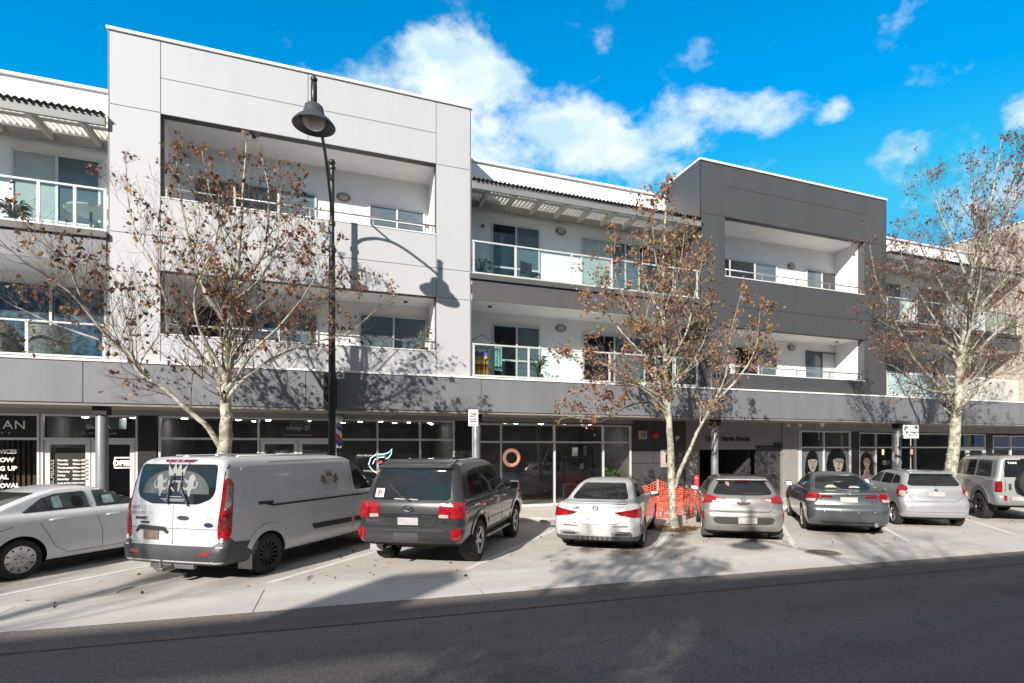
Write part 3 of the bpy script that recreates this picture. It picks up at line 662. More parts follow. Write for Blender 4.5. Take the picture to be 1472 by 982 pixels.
# ---- silver hatchback with wide lamps
def make_hatch():
    rows = [(.20,.22,4.12,.78,(.25,.2),(.5,.4),.06,.2), (.27,.10,4.22,.83,(.27,.22),(.55,.45),.07,.22), (.40,.01,4.28,.86,(.28,.24),(.6,.5),.08,.25), (.56,.0,4.27,.875,(.28,.24),(.6,.5),.08,.25), (.66,.02,4.22,.88,(.28,.24),(.6,.5),.08,.25), (.72,.07,4.1,.88,(.28,.26),(.6,.5),.08,.25),
            (.90,.10,3.66,.872,(.3,.28),(.5,.4),.09,.25), (.98,.13,3.3,.85,(.28,.28),(.4,.4),.09,.25), (1.03,.18,3.12,.80,(.26,.26),(.3,.3),.09,.22), (1.06,.22,3.04,.77,(.24,.24),(.26,.26),.09,.2),
            (1.22,.36,2.72,.70,(.22,.22),(.22,.22),.08,.2), (1.345,.46,2.42,.625,(.2,.2),(.2,.2),.08,.15), (1.38,.45,2.32,.60,(.2,.2),(.2,.2),.08,.15), (1.42,.56,2.16,.53,(.2,.2),(.2,.2),.07,.12), (1.45,.9,2.0,.38,(.2,.2),(.2,.2),.04,.1), (1.46,1.3,1.7,.02,(.01,.01),(.01,.01),0,0)]
    b = Body(rows)
    root = thing('hatchback', 'silver hatchback with wide red tail lights and grey mud flaps', 'car')
    body_object('body', b, P_silver, UNDER, root, [(.80,.32), (3.40,.32)], .36, 1.76, .25)
    seams(root, b, [[(1.2,.85),(1.3,.5),(1.4,.36)], [(1.95,.3),(1.95,1.04)], [(2.85,.3),(2.9,.95)]], SEAM, rear=[[(-.72,.99),(-.62,.74),(-.52,.685),(.52,.685),(.62,.74),(.72,.99)]])
    win = sp('rear_window', root, b, 'rear', [[(-.50,1.34),(.50,1.34),(.64,1.10),(.60,1.06),(.3,1.045),(-.3,1.045),(-.60,1.06),(-.64,1.10)]], GLASS, .006, sides=(1,), r=.05)
    m = MB(); patch(m, b, 'rear', [(-.36,1.33),(-.28,1.33),(-.27,1.23),(-.33,1.25)], .01, rim=False); m.build('window_sticker', mat('sticker_pinkish', (.6,.2,.2), rough=.5, var=.4, scale=30), win)
    for sd in (-1, 1):
        m = MB(); patch(m, b, 'wrap', rounded([(.36,.97),(.60,1.0),(.85,1.06),(1.06,1.03),(1.09,.93),(1.05,.86),(.80,.87),(.58,.89)], .03), .014, sd, .045); o = m.build('tail_light', REDL, root)
        m = MB(); patch(m, b, 'wrap', rounded([(.40,.96),(.58,.975),(.60,.905),(.56,.90)], .02), .019, sd, .05); patch(m, b, 'wrap', rounded([(.88,.96),(1.02,.97),(1.04,.89),(.9,.89)], .02), .019, sd, .05); m.build('clear_lens', mat('pinkish_lens', (.6,.35,.33), rough=.12, coat=1, var=.3, scale=25), o)
        m = MB(); patch(m, b, 'wrap', rounded([(.86,.68),(.94,.70),(.98,.50),(.90,.48)], .025), .010, sd, .05); m.build('reflector', REDL, root)
        sp('side_window', root, b, 'side', [[(.82,1.16),(1.0,1.28),(1.2,1.33),(1.90,1.36),(1.90,1.07),(.9,1.10)]], GLASS, .005, sides=(sd,), r=.04)
        sp('side_window', root, b, 'side', [[(1.98,1.07),(1.98,1.36),(2.3,1.33),(2.8,1.09),(2.8,1.07)]], GLASS_L, .005, sides=(sd,), r=.04)
        handle(root, b, 1.4, .88, sd, P_silver); handle(root, b, 2.15, .87, sd, P_silver)
        m = MB(); m.box(sd*.76-.13, sd*.76+.13, .42, .435, .10, .30, bev=.005); m.build('mudflap', BLACKP, root)
        mirror_part(root, sd*.96, 2.62, 1.03, sd, P_silver, MIRR, .95)
        for ya in (.80, 3.40): wheel(root, sd*.765, ya, .32, .215, .215, 7, TYRE, ALLOY, UNDER, 'spoke', sd)
    m = MB(); patch(m, b, 'rear', rounded([(-.66,.545),(-.58,.575),(.58,.575),(.66,.545),(.62,.44),(.50,.415),(-.50,.415),(-.62,.44)], .03), .010, grid=.06); m.build('lower_grille', BLACKP, root)
    plate(root, b, .50, .40, .14, .022, PLATE, x=.08)
    m = MB(); patch(m, b, 'rear', rounded([(-.16,.90),(.16,.90),(.13,.855),(.07,.835),(-.07,.835),(-.13,.855)], .02), .012); m.build('boot_handle', BLACKP, root)
    m = MB(); patch(m, b, 'rear', ellipse(0,.955,.075,.05), .016, grid=.05); m.build('maker_badge', CHROME, root)
    m = MB(); m.tube([b.P('rear',0,1.045)+Vector((0,-.02,.01)), b.P('rear',.15,1.085)+Vector((0,-.025,0)), b.P('rear',.42,1.09)+Vector((0,-.025,0))], [.016,.012,.008], 6); m.build('wiper', BLACKP, root)
    m = MB(); M = Matrix.Translation((0,.46,1.385)) @ Matrix.Rotation(R(8),4,'X'); m.box(-.56,.56,-.05,.2,-.012,.02,M,bev=.012); o = m.build('spoiler', P_silver, root)
    m = MB(); M2 = Matrix.Translation((0,.41,1.372)); m.box(-.16,.16,-.012,0,-.01,.01,M2); m.build('brake_light', REDD, o)
    m = MB(); m.tube([(0,.75,1.43),(0,.70,1.56)], [.006,.004], 6); m.build('aerial', BLACKP, root)
    m = MB(); m.tube([(.5,.2,.25),(.5,.5,.25)], .035, 10, cap=False); m.build('exhaust_pipe', CHROME, root)
    sp('windscreen', root, b, 'front', [[(-.64,1.1),(.64,1.1),(.53,1.38),(-.53,1.38)]], GLASS_L, .005, sides=(1,), r=.06)
    put(root, 8.45, 10.0, 33); return root
# ---- blue grey sedan
def make_sedan():
    rows = [(.20,.24,4.78,.82,(.25,.2),(.5,.4),.06,.2), (.27,.10,4.88,.87,(.27,.22),(.55,.45),.08,.22), (.42,.01,4.95,.90,(.3,.26),(.6,.5),.09,.25), (.60,.0,4.93,.915,(.3,.28),(.6,.5),.09,.25), (.68,.03,4.88,.92,(.3,.28),(.6,.5),.09,.25), (.73,.07,4.8,.92,(.3,.28),(.6,.5),.09,.25),
            (.90,.10,4.3,.905,(.3,.28),(.5,.4),.09,.25), (.98,.10,3.9,.885,(.28,.26),(.4,.4),.09,.25), (1.03,.12,3.6,.85,(.26,.24),(.35,.35),.09,.25), (1.045,.26,3.5,.80,(.2,.18),(.3,.3),.07,.22), (1.07,.68,3.40,.755,(.16,.14),(.26,.26),.05,.2),
            (1.22,1.10,3.05,.685,(.16,.14),(.22,.22),.05,.2), (1.35,1.52,2.75,.60,(.16,.14),(.2,.2),.05,.15), (1.42,1.85,2.5,.52,(.16,.14),(.2,.2),.05,.12), (1.455,2.1,2.4,.38,(.15,.14),(.15,.15),.04,.1), (1.468,2.2,2.3,.02,(.01,.01),(.01,.01),0,0)]
    b = Body(rows)
    root = thing('sedan_car', 'blue grey sedan with a round chrome exhaust and small rear lights', 'car')
    body_object('body', b, P_steel, UNDER, root, [(1.1,.33), (3.9,.33)], .375, 1.84, .25)
    seams(root, b, [[(1.55,.95),(1.65,.55),(1.8,.38)], [(2.4,.3),(2.4,1.06)], [(3.4,.3),(3.42,.98)]], SEAM, rear=[[(-.62,1.04),(-.60,.80),(-.52,.735),(.52,.735),(.60,.80),(.62,1.04)]])
    win = sp('rear_window', root, b, 'rear', [[(-.50,1.37),(.50,1.37),(.64,1.10),(.58,1.08),(-.58,1.08),(-.64,1.10)]], GLASS, .005, sides=(1,), r=.05)
    m = MB()
    patch(m, b, 'rear', rounded([(-.42,1.10),(-.32,1.16),(-.2,1.165),(-.1,1.10)], .02), .009, rim=False); patch(m, b, 'rear', rounded([(.12,1.10),(.2,1.14),(.36,1.14),(.42,1.10)], .02), .009, rim=False); m.build('parcel_shelf_clutter', mat('shelf_pale', (.45,.47,.36), rough=.7, var=.5, scale=20), win)
    for sd in (-1, 1):
        m = MB(); patch(m, b, 'wrap', rounded([(.63,1.0),(.98,1.02),(1.10,.98),(1.14,.86),(1.0,.80),(.70,.80)], .03), .014, sd, .05); o = m.build('tail_light', REDL, root)
        m = MB(); patch(m, b, 'wrap', rounded([(.70,.88),(.98,.87),(1.0,.815),(.74,.81)], .02), .019, sd, .05); m.build('clear_lens', CLEARL, o)
        m = MB(); patch(m, b, 'rear', rounded([(sd*.36,.955),(sd*.60,.965),(sd*.60,.915),(sd*.36,.91)], .012), .012, 1, .05); m.build('boot_reflector', REDD, root)
        sp('side_window', root, b, 'side', [[(1.42,1.09),(1.75,1.29),(1.95,1.345),(2.34,1.36),(2.34,1.09)]], GLASS, .005, sides=(sd,), r=.05)
        sp('side_window', root, b, 'side', [[(2.43,1.09),(2.43,1.365),(2.72,1.345),(3.2,1.12),(3.2,1.09)]], GLASS_L, .005, sides=(sd,), r=.05)
        handle(root, b, 1.75, .92, sd, CHROME); handle(root, b, 2.7, .91, sd, CHROME)
        m = MB(); strip(m, b, 'side', [(1.3,1.085),(3.25,1.085)], .012, .006, sd); m.build('waist_trim', CHROME, root)
        mirror_part(root, sd*1.0, 3.05, 1.08, sd, P_steel, MIRR)
        for ya in (1.1, 3.9): wheel(root, sd*.80, ya, .33, .22, .225, 7, TYRE, ALLOY, UNDER, 'twin', sd)
    plate(root, b, .86, .38, .13, .012, PLATE)
    m = MB(); strip(m, b, 'rear', [(-.60,.985),(.60,.985)], .012, .010); m.build('boot_trim', CHROME, root)
    m = MB(); text_mb('V6', .05, m, rear_frame(b, .50, .80, .008), align='CENTER', bold=.003); m.build('lettering', CHROME, root)
    m = MB(); patch(m, b, 'rear', ellipse(.0,1.0,.05,.035), .014, grid=.05); m.build('maker_badge', CHROME, root)
    m = MB(); patch(m, b, 'rear', rounded([(-.62,.34),(.62,.34),(.58,.29),(-.58,.29)], .015), .006); m.build('lower_grille', BLACKP, root)
    m = MB(); T = Matrix.Translation((.58,.10,.285)) @ Matrix.Rotation(R(90),4,'X'); m.lathe([(.052,-.25),(.055,.06),(.047,.065),(.042,.02),(.0001,.0)], 18, T); m.build('exhaust_pipe', CHROME, root)
    m = MB()
    for x in (-.55,-.2,.2,.55): m.ball(b.P('rear', x, .58)+Vector((0,-.004,0)), (.02,.008,.02), 10, 6)
    m.build('parking_sensor', CHROME, root)
    sp('windscreen', root, b, 'front', [[(-.66,1.1),(.66,1.1),(.54,1.38),(-.54,1.38)]], GLASS_L, .005, sides=(1,), r=.06)
    put(root, 11.45, 9.85, 37.5); return root
# ---- small pale silver hatch
def make_small_hatch():
    rows = [(.22,.18,3.78,.74,(.25,.2),(.45,.4),.06,.2), (.30,.06,3.86,.79,(.26,.22),(.5,.45),.07,.22), (.44,.0,3.92,.82,(.26,.24),(.5,.5),.08,.25), (.58,.0,3.91,.835,(.26,.24),(.5,.5),.08,.25), (.67,.03,3.86,.84,(.26,.24),(.5,.5),.08,.25), (.73,.07,3.75,.84,(.26,.24),(.5,.5),.08,.25),
            (.92,.10,3.4,.832,(.27,.25),(.5,.4),.08,.25), (1.01,.12,3.1,.805,(.26,.25),(.4,.4),.08,.25), (1.06,.15,2.98,.77,(.24,.24),(.3,.3),.08,.22), (1.10,.18,2.9,.745,(.22,.22),(.26,.26),.08,.2),
            (1.28,.30,2.6,.675,(.2,.2),(.22,.22),.08,.2), (1.40,.39,2.34,.615,(.2,.2),(.2,.2),.08,.15), (1.43,.38,2.28,.59,(.2,.2),(.2,.2),.08,.15), (1.465,.48,2.1,.52,(.2,.2),(.2,.2),.07,.12), (1.495,.8,1.9,.36,(.2,.2),(.2,.2),.04,.1), (1.505,1.1,1.6,.02,(.01,.01),(.01,.01),0,0)]
    b = Body(rows)
    root = thing('hatchback', 'pale silver small hatchback with round lamp clusters, right of the blue grey sedan', 'car')
    body_object('body', b, P_lsilver, UNDER, root, [(.66,.30), (3.14,.30)], .345, 1.68, .27)
    seams(root, b, [[(1.05,.9),(1.1,.5),(1.2,.38)], [(1.78,.32),(1.78,1.08)], [(2.65,.32),(2.7,1.0)]], SEAM, rear=[[(-.66,1.04),(-.62,.80),(-.48,.70),(.48,.70),(.62,.80),(.66,1.04)], [(-.74,.42),(.74,.42)]])
    win = sp('rear_window', root, b, 'rear', [[(-.50,1.40),(.50,1.40),(.63,1.14),(.58,1.10),(-.58,1.10),(-.63,1.14)]], GLASS, .006, sides=(1,), r=.05)
    for sd in (-1, 1):
        m = MB(); patch(m, b, 'wrap', rounded([(.70,1.12),(.86,1.13),(.97,1.05),(.98,.90),(.90,.80),(.74,.82),(.64,.92),(.64,1.04)], .06), .014, sd, .045); o = m.build('tail_light', REDL, root)
        m = MB(); patch(m, b, 'wrap', ellipse(.78,.90,.085,.075), .020, sd, .04); m.build('clear_lens', CLEARL, o)
        m = MB(); patch(m, b, 'wrap', ellipse(.80,.89,.03,.028), .024, sd, .04); m.build('bulb', ORANGEL, o)
        sp('side_window', root, b, 'side', [[(.50,1.16),(.62,1.33),(.86,1.37),(.98,1.38),(.98,1.13)]], GLASS, .005, sides=(sd,), r=.04)
        sp('side_window', root, b, 'side', [[(1.04,1.12),(1.04,1.38),(1.72,1.40),(1.72,1.12)]], GLASS, .005, sides=(sd,), r=.03)
        sp('side_window', root, b, 'side', [[(1.80,1.12),(1.80,1.40),(2.1,1.38),(2.6,1.14),(2.6,1.12)]], GLASS_L, .005, sides=(sd,), r=.04)
        handle(root, b, 1.2, .93, sd, P_lsilver); handle(root, b, 2.0, .92, sd, P_lsilver)
        mirror_part(root, sd*.92, 2.5, 1.1, sd, P_lsilver, MIRR, .9)
        for ya in (.66, 3.14): wheel(root, sd*.735, ya, .295, .195, .20, 6, TYRE, ALLOY, UNDER, 'twin', sd)
    plate(root, b, .89, .40, .13, .012, PLATE)
    m = MB(); m.tube([b.P('rear',0,1.10)+Vector((0,-.02,.01)), b.P('rear',.12,1.14)+Vector((0,-.025,0)), b.P('rear',.40,1.15)+Vector((0,-.025,0))], [.016,.012,.008], 6); m.build('wiper', BLACKP, root)
    m = MB(); M = Matrix.Translation((0,.38,1.435)) @ Matrix.Rotation(R(8),4,'X'); m.box(-.54,.54,-.05,.18,-.012,.02,M,bev=.012); m.build('spoiler', P_lsilver, root)
    m = MB(); patch(m, b, 'rear', ellipse(0,1.0,.045,.03), .012, grid=.04); m.build('maker_badge', CHROME, root)
    sp('windscreen', root, b, 'front', [[(-.62,1.12),(.62,1.12),(.53,1.42),(-.53,1.42)]], GLASS_L, .005, sides=(1,), r=.06)
    put(root, 14.72, 9.98, 32); return root
# ---- boxy off roader with a spare wheel on its door
def make_offroader():
    rows = [(.42,.20,4.35,.84,(.2,.2),(.4,.3),.03,.1), (.50,.06,4.42,.92,(.18,.18),(.4,.3),.03,.1), (.60,.0,4.45,.95,(.18,.18),(.4,.3),.03,.1), (.76,.0,4.45,.955,(.18,.18),(.4,.3),.03,.1), (.79,.04,4.44,.955,(.16,.16),(.4,.3),.03,.1), (.82,.10,4.43,.955,(.12,.12),(.35,.3),.03,.1),
            (1.05,.10,4.38,.955,(.12,.12),(.3,.3),.03,.1), (1.17,.11,4.15,.945,(.12,.12),(.3,.3),.03,.1), (1.21,.115,3.3,.925,(.12,.12),(.25,.25),.03,.1), (1.25,.12,3.22,.90,(.12,.12),(.25,.25),.03,.1),
            (1.55,.17,2.98,.835,(.12,.12),(.2,.2),.03,.1), (1.76,.21,2.80,.785,(.12,.12),(.2,.2),.03,.1), (1.82,.23,2.72,.75,(.13,.13),(.2,.2),.03,.1), (1.87,.32,2.5,.66,(.16,.16),(.2,.2),.03,.1), (1.89,.5,2.3,.45,(.16,.16),(.2,.2),.03,.1), (1.895,.9,2.0,.02,(.01,.01),(.01,.01),0,0)]
    b = Body(rows)
    root = thing('off_roader', 'grey green boxy off roader with a spare wheel on its rear door', 'car')
    body_object('body', b, P_sage, UNDER, root, [(1.0,.40), (3.72,.40)], .46, 1.92, .48)
    seams(root, b, [[(1.45,.6),(1.5,1.2),(1.5,1.76)], [(2.4,.5),(2.4,1.76)], [(3.3,.5),(3.3,1.15)], [(.8,1.205),(3.25,1.205)]], SEAM, rear=[[(-.70,.83),(-.70,1.8)], [(.80,.83),(.76,1.8)]], w=.012)
    win = sp('rear_window', root, b, 'rear', [[(-.66,1.77),(.66,1.77),(.72,1.28),(-.72,1.28)]], GLASS, .006, sides=(1,), r=.04)
    m = MB(); text_mb('TANK', .07, m, rear_frame(b, -.50, 1.66, .012), align='CENTER', bold=.004, spacing=1.3); m.build('lettering', DECALW, win)
    for sd in (-1, 1):
        m = MB(); patch(m, b, 'wrap', rounded([(.78,1.16),(.93,1.16),(.93,.86),(.78,.86)], .025), .03, sd, .05); o = m.build('tail_light', REDD, root)
        m = MB(); patch(m, b, 'wrap', rounded([(.81,1.13),(.90,1.13),(.90,.90),(.81,.90)], .02), .036, sd, .05); m.build('inner_lens', REDL, o)
        m = MB(); patch(m, b, 'rear', rounded([(sd*.70,.76),(sd*.78,.76),(sd*.78,.62),(sd*.70,.62)], .015), .012, 1, .05); m.build('reflector', REDL, root)
        sp('side_window', root, b, 'side', [[(.48,1.28),(.56,1.72),(.62,1.74),(1.38,1.75),(1.38,1.28)]], GLASS_L, .006, sides=(sd,), r=.04)
        sp('side_window', root, b, 'side', [[(1.52,1.28),(1.52,1.75),(2.34,1.76),(2.34,1.28)]], GLASS, .006, sides=(sd,), r=.03)
        sp('side_window', root, b, 'side', [[(2.44,1.28),(2.44,1.76),(2.72,1.74),(3.08,1.31),(3.08,1.28)]], GLASS, .006, sides=(sd,), r=.03)
        handle(root, b, 1.68, 1.1, sd, BLACKP); handle(root, b, 2.6, 1.1, sd, BLACKP)
        for ya in (1.0, 3.72):
            m = MB(); strip(m, b, 'side', [(ya+.53*math.cos(a), .40+.53*math.sin(a)) for a in [math.pi*(.02+.92*i/12) for i in range(13)]], .15, .03, sd); m.build('arch_flare', mat('flare_grey', (.10,.105,.11), rough=.6), root)
        m = MB(); m.box(sd*.90-.06, sd*.90+.06, 1.5, 3.2, .40, .46, bev=.015); m.build('side_step', BLACKP, root)
        m = MB(); m.tube([(sd*.68,.5,1.90),(sd*.68,.55,1.93),(sd*.68,2.5,1.93),(sd*.68,2.55,1.88)], .022, 8); m.build('roof_rail', BLACKP, root)
        mirror_part(root, sd*1.05, 3.06, 1.3, sd, P_sage, MIRR, 1.1, 1.3)
        for ya in (1.0, 3.72): wheel(root, sd*.845, ya, .395, .27, .25, 6, TYRE, ALLOYD, UNDER, 'spoke', sd, spoke_w=.05)
    m = MB(); patch(m, b, 'wrap', [(0,.79),(.8,.79),(1.06,.80),(1.12,.72),(1.06,.56),(.8,.50),(0,.50)], .010, 1, .07); patch(m, b, 'wrap', [(0,.79),(.8,.79),(1.06,.80),(1.12,.72),(1.06,.56),(.8,.50),(0,.50)], .010, -1, .07)
    m.build('rear_bumper', mat('bumper_sage', (.20,.215,.22), rough=.4), root)
    plate(root, b, .68, .36, .12, .02, PLATE, x=-.42)
    # spare wheel
    ob = wheel(root, 0, 0, .40, .26, .25, 6, TYRE, P_sage, UNDER, 'spoke', 1, spoke_w=.12)
    ob.name = 'spare_wheel'; ob.location = (-.10, -.06, 1.13); ob.rotation_euler = (0, 0, R(-90))
    m = MB(); m.box(-.22,.10,-.0,.14,1.03,1.23,bev=.02); m.build('wheel_carrier', BLACKP, root)
    m = MB(); patch(m, b, 'rear', rounded([(-.62,1.10),(-.56,1.10),(-.56,.92),(-.62,.92)], .015), .02); m.build('door_handle', BLACKP, root)
    m = MB(); m.box(-.30,.30,.16,.20,1.785,1.815,bev=.006); m.build('brake_light', REDL, root)
    sp('windscreen', root, b, 'front', [[(-.76,1.3),(.76,1.3),(.70,1.74),(-.70,1.74)]], GLASS_L, .005, sides=(1,), r=.06)
    put(root, 18.22, 9.62, 36); return root
# ---- white sedan at the left, seen from its side
def make_side_sedan():
    rows = [(.20,.22,4.48,.80,(.25,.2),(.5,.4),.06,.2), (.27,.08,4.56,.85,(.28,.22),(.55,.45),.08,.22), (.40,.01,4.63,.875,(.3,.25),(.6,.5),.10,.25), (.56,.0,4.62,.885,(.3,.25),(.6,.5),.10,.25), (.70,.04,4.5,.89,(.32,.27),(.6,.5),.10,.25), (.80,.06,4.3,.885,(.34,.30),(.6,.5),.10,.25),
            (.92,.075,3.9,.868,(.36,.32),(.5,.4),.10,.25), (.985,.07,3.55,.84,(.34,.3),(.4,.4),.10,.25), (1.02,.11,3.4,.80,(.3,.26),(.35,.35),.10,.25), (1.035,.30,3.32,.765,(.22,.2),(.3,.3),.06,.22), (1.06,.52,3.24,.735,(.16,.14),(.26,.26),.05,.2),
            (1.20,.92,2.92,.67,(.16,.14),(.22,.22),.05,.2), (1.34,1.36,2.58,.595,(.16,.14),(.2,.2),.05,.15), (1.40,1.62,2.4,.53,(.16,.14),(.2,.2),.05,.12), (1.44,1.85,2.2,.40,(.15,.14),(.2,.2),.04,.1), (1.455,2.0,2.1,.02,(.01,.01),(.01,.01),0,0)]
    b = Body(rows)
    root = thing('sedan_car', 'white sedan with bladed silver wheels at the left edge, seen side on', 'car')
    body_object('body', b, P_white, UNDER, root, [(1.0,.32), (3.7,.32)], .375, 1.77, .25)
    seams(root, b, [[(1.32,1.03),(1.28,.86),(1.5,.45),(1.66,.36)], [(2.24,.32),(2.24,.6),(2.16,.9),(2.16,1.05)], [(3.2,.32),(3.22,.95)], [(1.6,.33),(3.2,.33)], [(.42,.72),(.9,.86)]], SEAM, rear=[[(-.62,.96),(-.58,.7),(.58,.7),(.62,.96)]])
    sp('rear_window', root, b, 'rear', [[(-.48,1.35),(.48,1.35),(.62,1.08),(-.62,1.08)]], GLASS, .005, sides=(1,), r=.05)
    for sd in (-1, 1):
        m = MB(); patch(m, b, 'wrap', rounded([(.45,.90),(.98,.95),(1.12,.88),(1.08,.78),(.5,.80)], .03), .012, sd, .05); m.build('tail_light', REDL, root)
        win = sp('side_window', root, b, 'side', [[(1.10,1.06),(1.40,1.26),(1.62,1.325),(2.10,1.345),(2.12,1.075)]], GLASS_L, .006, sides=(sd,), r=.04)
        m = MB(); strip(m, b, 'side', [(1.42,1.27),(1.50,1.065)], .03, .010, sd); strip(m, b, 'side', [(1.10,1.06),(2.12,1.07)], .02, .010, sd); m.build('window_bar', BLACKP, win)
        m = MB(); patch(m, b, 'side', rounded([(1.86,1.08),(1.84,1.20),(1.88,1.27),(1.98,1.27),(2.02,1.20),(2.02,1.08)], .04), .0085, sd, rim=False); m.build('headrest', UNDER, win)
        m = MB(); patch(m, b, 'side', rounded([(1.55,1.09),(1.56,1.27),(1.68,1.29),(1.70,1.09)], .02), .008, sd, rim=False); m.build('daylight_patch', mat('far_side_daylight', (.32,.44,.42), rough=.1, var=.4, scale=8), win)  # daylight through the cabin, painted as a pale patch on the near glass
        win = sp('side_window', root, b, 'side', [[(2.24,1.075),(2.22,1.345),(2.50,1.335),(2.72,1.28),(3.10,1.09),(3.10,1.08)]], GLASS_L, .006, sides=(sd,), r=.03)
        m = MB(); strip(m, b, 'side', [(2.22,1.07),(3.12,1.075)], .02, .010, sd); m.build('window_bar', BLACKP, win)
        m = MB(); patch(m, b, 'side', rounded([(2.36,1.10),(2.36,1.24),(2.54,1.25),(2.55,1.10)], .02), .0085, sd, rim=False); m.build('daylight_patch', mat('far_side_daylight', (.32,.44,.42)), win)  # second patch of painted daylight, on the front door glass
        m = MB(); ring = [b.P('side', 2.72+.10*math.cos(t), 1.09+.10*abs(math.sin(t)), sd)+Vector((.006*sd,0,0)) for t in [math.pi*i/12 for i in range(13)]]; m.tube(ring, .008, 6); m.build('steering_wheel', UNDER, win)
        handle(root, b, 1.52, .91, sd, P_white, .22); handle(root, b, 2.42, .90, sd, P_white, .22)
        m = MB(); strip(m, b, 'side', [(.55,.86),(1.3,.93),(3.0,.90),(3.9,.84)], .018, .003, sd); m.build('shoulder_crease', P_white, root)
        mirror_part(root, sd*.98, 3.0, 1.05, sd, P_white, MIRR)
        for ya in (1.0, 3.7): wheel(root, sd*.775, ya, .32, .21, .215, 10, TYRE, ALLOY, UNDER, 'swirl', sd, spoke_w=.05)
    sp('windscreen', root, b, 'front', [[(-.64,1.1),(.64,1.1),(.53,1.36),(-.53,1.36)]], GLASS_L, .005, sides=(1,), r=.06)
    plate(root, b, .75, .38, .12, .010, PLATE)
    put(root, -6.05, 11.15, 38); return root
def make_cars():
    for f in (make_van, make_wagon, make_saloon, make_hatch, make_sedan, make_small_hatch, make_offroader, make_side_sedan): f()
# ---------------------------------------------------------------- ground
def ground_mat(name, c1, c2, c3, s1=.25, s2=55, rough=.9, bump=.25, streak=None, specks=True, stains=0, grain=.35):
    m, nt, b = _nt(name)
    out, fac, src = noise_mix(nt, c1, c2, s1, detail=8, lo=.36, hi=.66, stretch=streak, rough=.68)
    out2, fac2, _ = noise_mix(nt, (0, 0, 0), (1, 1, 1), s2, detail=5, lo=.3, hi=.72)
    mx = nt.nodes.new('ShaderNodeMix'); mx.data_type = 'RGBA'; mx.blend_type = 'MIX'
    sc_ = nt.nodes.new('ShaderNodeMath'); sc_.operation = 'MULTIPLY'; sc_.inputs[1].default_value = grain
    sep = nt.nodes.new('ShaderNodeRGBToBW'); nt.links.new(out2, sep.inputs[0]); nt.links.new(sep.outputs[0], sc_.inputs[0])
    nt.links.new(sc_.outputs[0], mx.inputs['Factor']); nt.links.new(out, mx.inputs['A']); mx.inputs['B'].default_value = (*c3, 1)
    last = mx.outputs['Result']
    if stains:
        o3, f3, s3 = noise_mix(nt, (1, 1, 1), (.50, .49, .48), .9, detail=7, lo=.56, hi=.72, stretch=(1, .7, 1)); o4, f4, s4 = noise_mix(nt, (1, 1, 1), (.62, .60, .58), 3.1, detail=4, lo=.62, hi=.70)
        for oo in (o3, o4):
            m3 = nt.nodes.new('ShaderNodeMix'); m3.data_type = 'RGBA'; m3.blend_type = 'MULTIPLY'; m3.inputs['Factor'].default_value = stains
            nt.links.new(last, m3.inputs['A']); nt.links.new(oo, m3.inputs['B']); last = m3.outputs['Result']
    if specks:
        tc = nt.nodes.new('ShaderNodeTexCoord'); v = nt.nodes.new('ShaderNodeTexVoronoi'); v.inputs['Scale'].default_value = 24; nt.links.new(tc.outputs['Object'], v.inputs['Vector'])
        r = nt.nodes.new('ShaderNodeValToRGB'); r.color_ramp.elements[0].position = .0; r.color_ramp.elements[0].color = (1, 1, 1, 1); r.color_ramp.elements[1].position = .22; r.color_ramp.elements[1].color = (0, 0, 0, 1)
        nt.links.new(v.outputs['Distance'], r.inputs['Fac'])
        m2 = nt.nodes.new('ShaderNodeMix'); m2.data_type = 'RGBA'; k = nt.nodes.new('ShaderNodeMath'); k.operation = 'MULTIPLY'; k.inputs[1].default_value = .3+grain*.4
        nt.links.new(r.outputs[0], k.inputs[0]); nt.links.new(k.outputs[0], m2.inputs['Factor']); nt.links.new(last, m2.inputs['A']); m2.inputs['B'].default_value = (*[min(1, c*2.2) for c in c2], 1); last = m2.outputs['Result']
    nt.links.new(last, b.inputs['Base Color']); b.inputs['Roughness'].default_value = rough; b.inputs['Specular IOR Level'].default_value = .3
    bp = nt.nodes.new('ShaderNodeBump'); bp.inputs['Strength'].default_value = bump; bp.inputs['Distance'].default_value = .012
    nt.links.new(fac2, bp.inputs['Height']); nt.links.new(bp.outputs[0], b.inputs['Normal'])
    MATS[name] = m; return m
G_ASPH = ground_mat('road_asphalt', (.175,.149,.137), (.285,.245,.226), (.085,.073,.067), .35, 26, streak=(.25, 1.6, 1), stains=.5, grain=.8)  # darker than the sunlit strip beside it; shade partly put into the colour
G_BAY = ground_mat('bay_asphalt', (.43,.40,.375), (.56,.53,.50), (.36,.34,.32), .55, 60, bump=.2, stains=.45)
G_CONC = ground_mat('sunlit_road_and_concrete', (.47,.445,.42), (.60,.575,.55), (.40,.385,.365), .7, 45, bump=.15, streak=(.3, 1.5, 1), specks=False, stains=.4)
G_PATH = ground_mat('footpath_concrete', (.50,.47,.43), (.60,.57,.53), (.45,.42,.39), .6, 40, bump=.1, specks=False)
G_LINE = ground_mat('worn_line_paint', (.58,.57,.55), (.80,.79,.77), (.5,.48,.46), 5, 60, bump=.1, specks=False)
def struct(name, mb, m): return tag(mb.build(name, m), kind='structure')
def sheet(x0, x1, y0, y1, z): return MB().add([(x0,y0,z),(x1,y0,z),(x1,y1,z),(x0,y1,z)], [(0,1,2,3)])
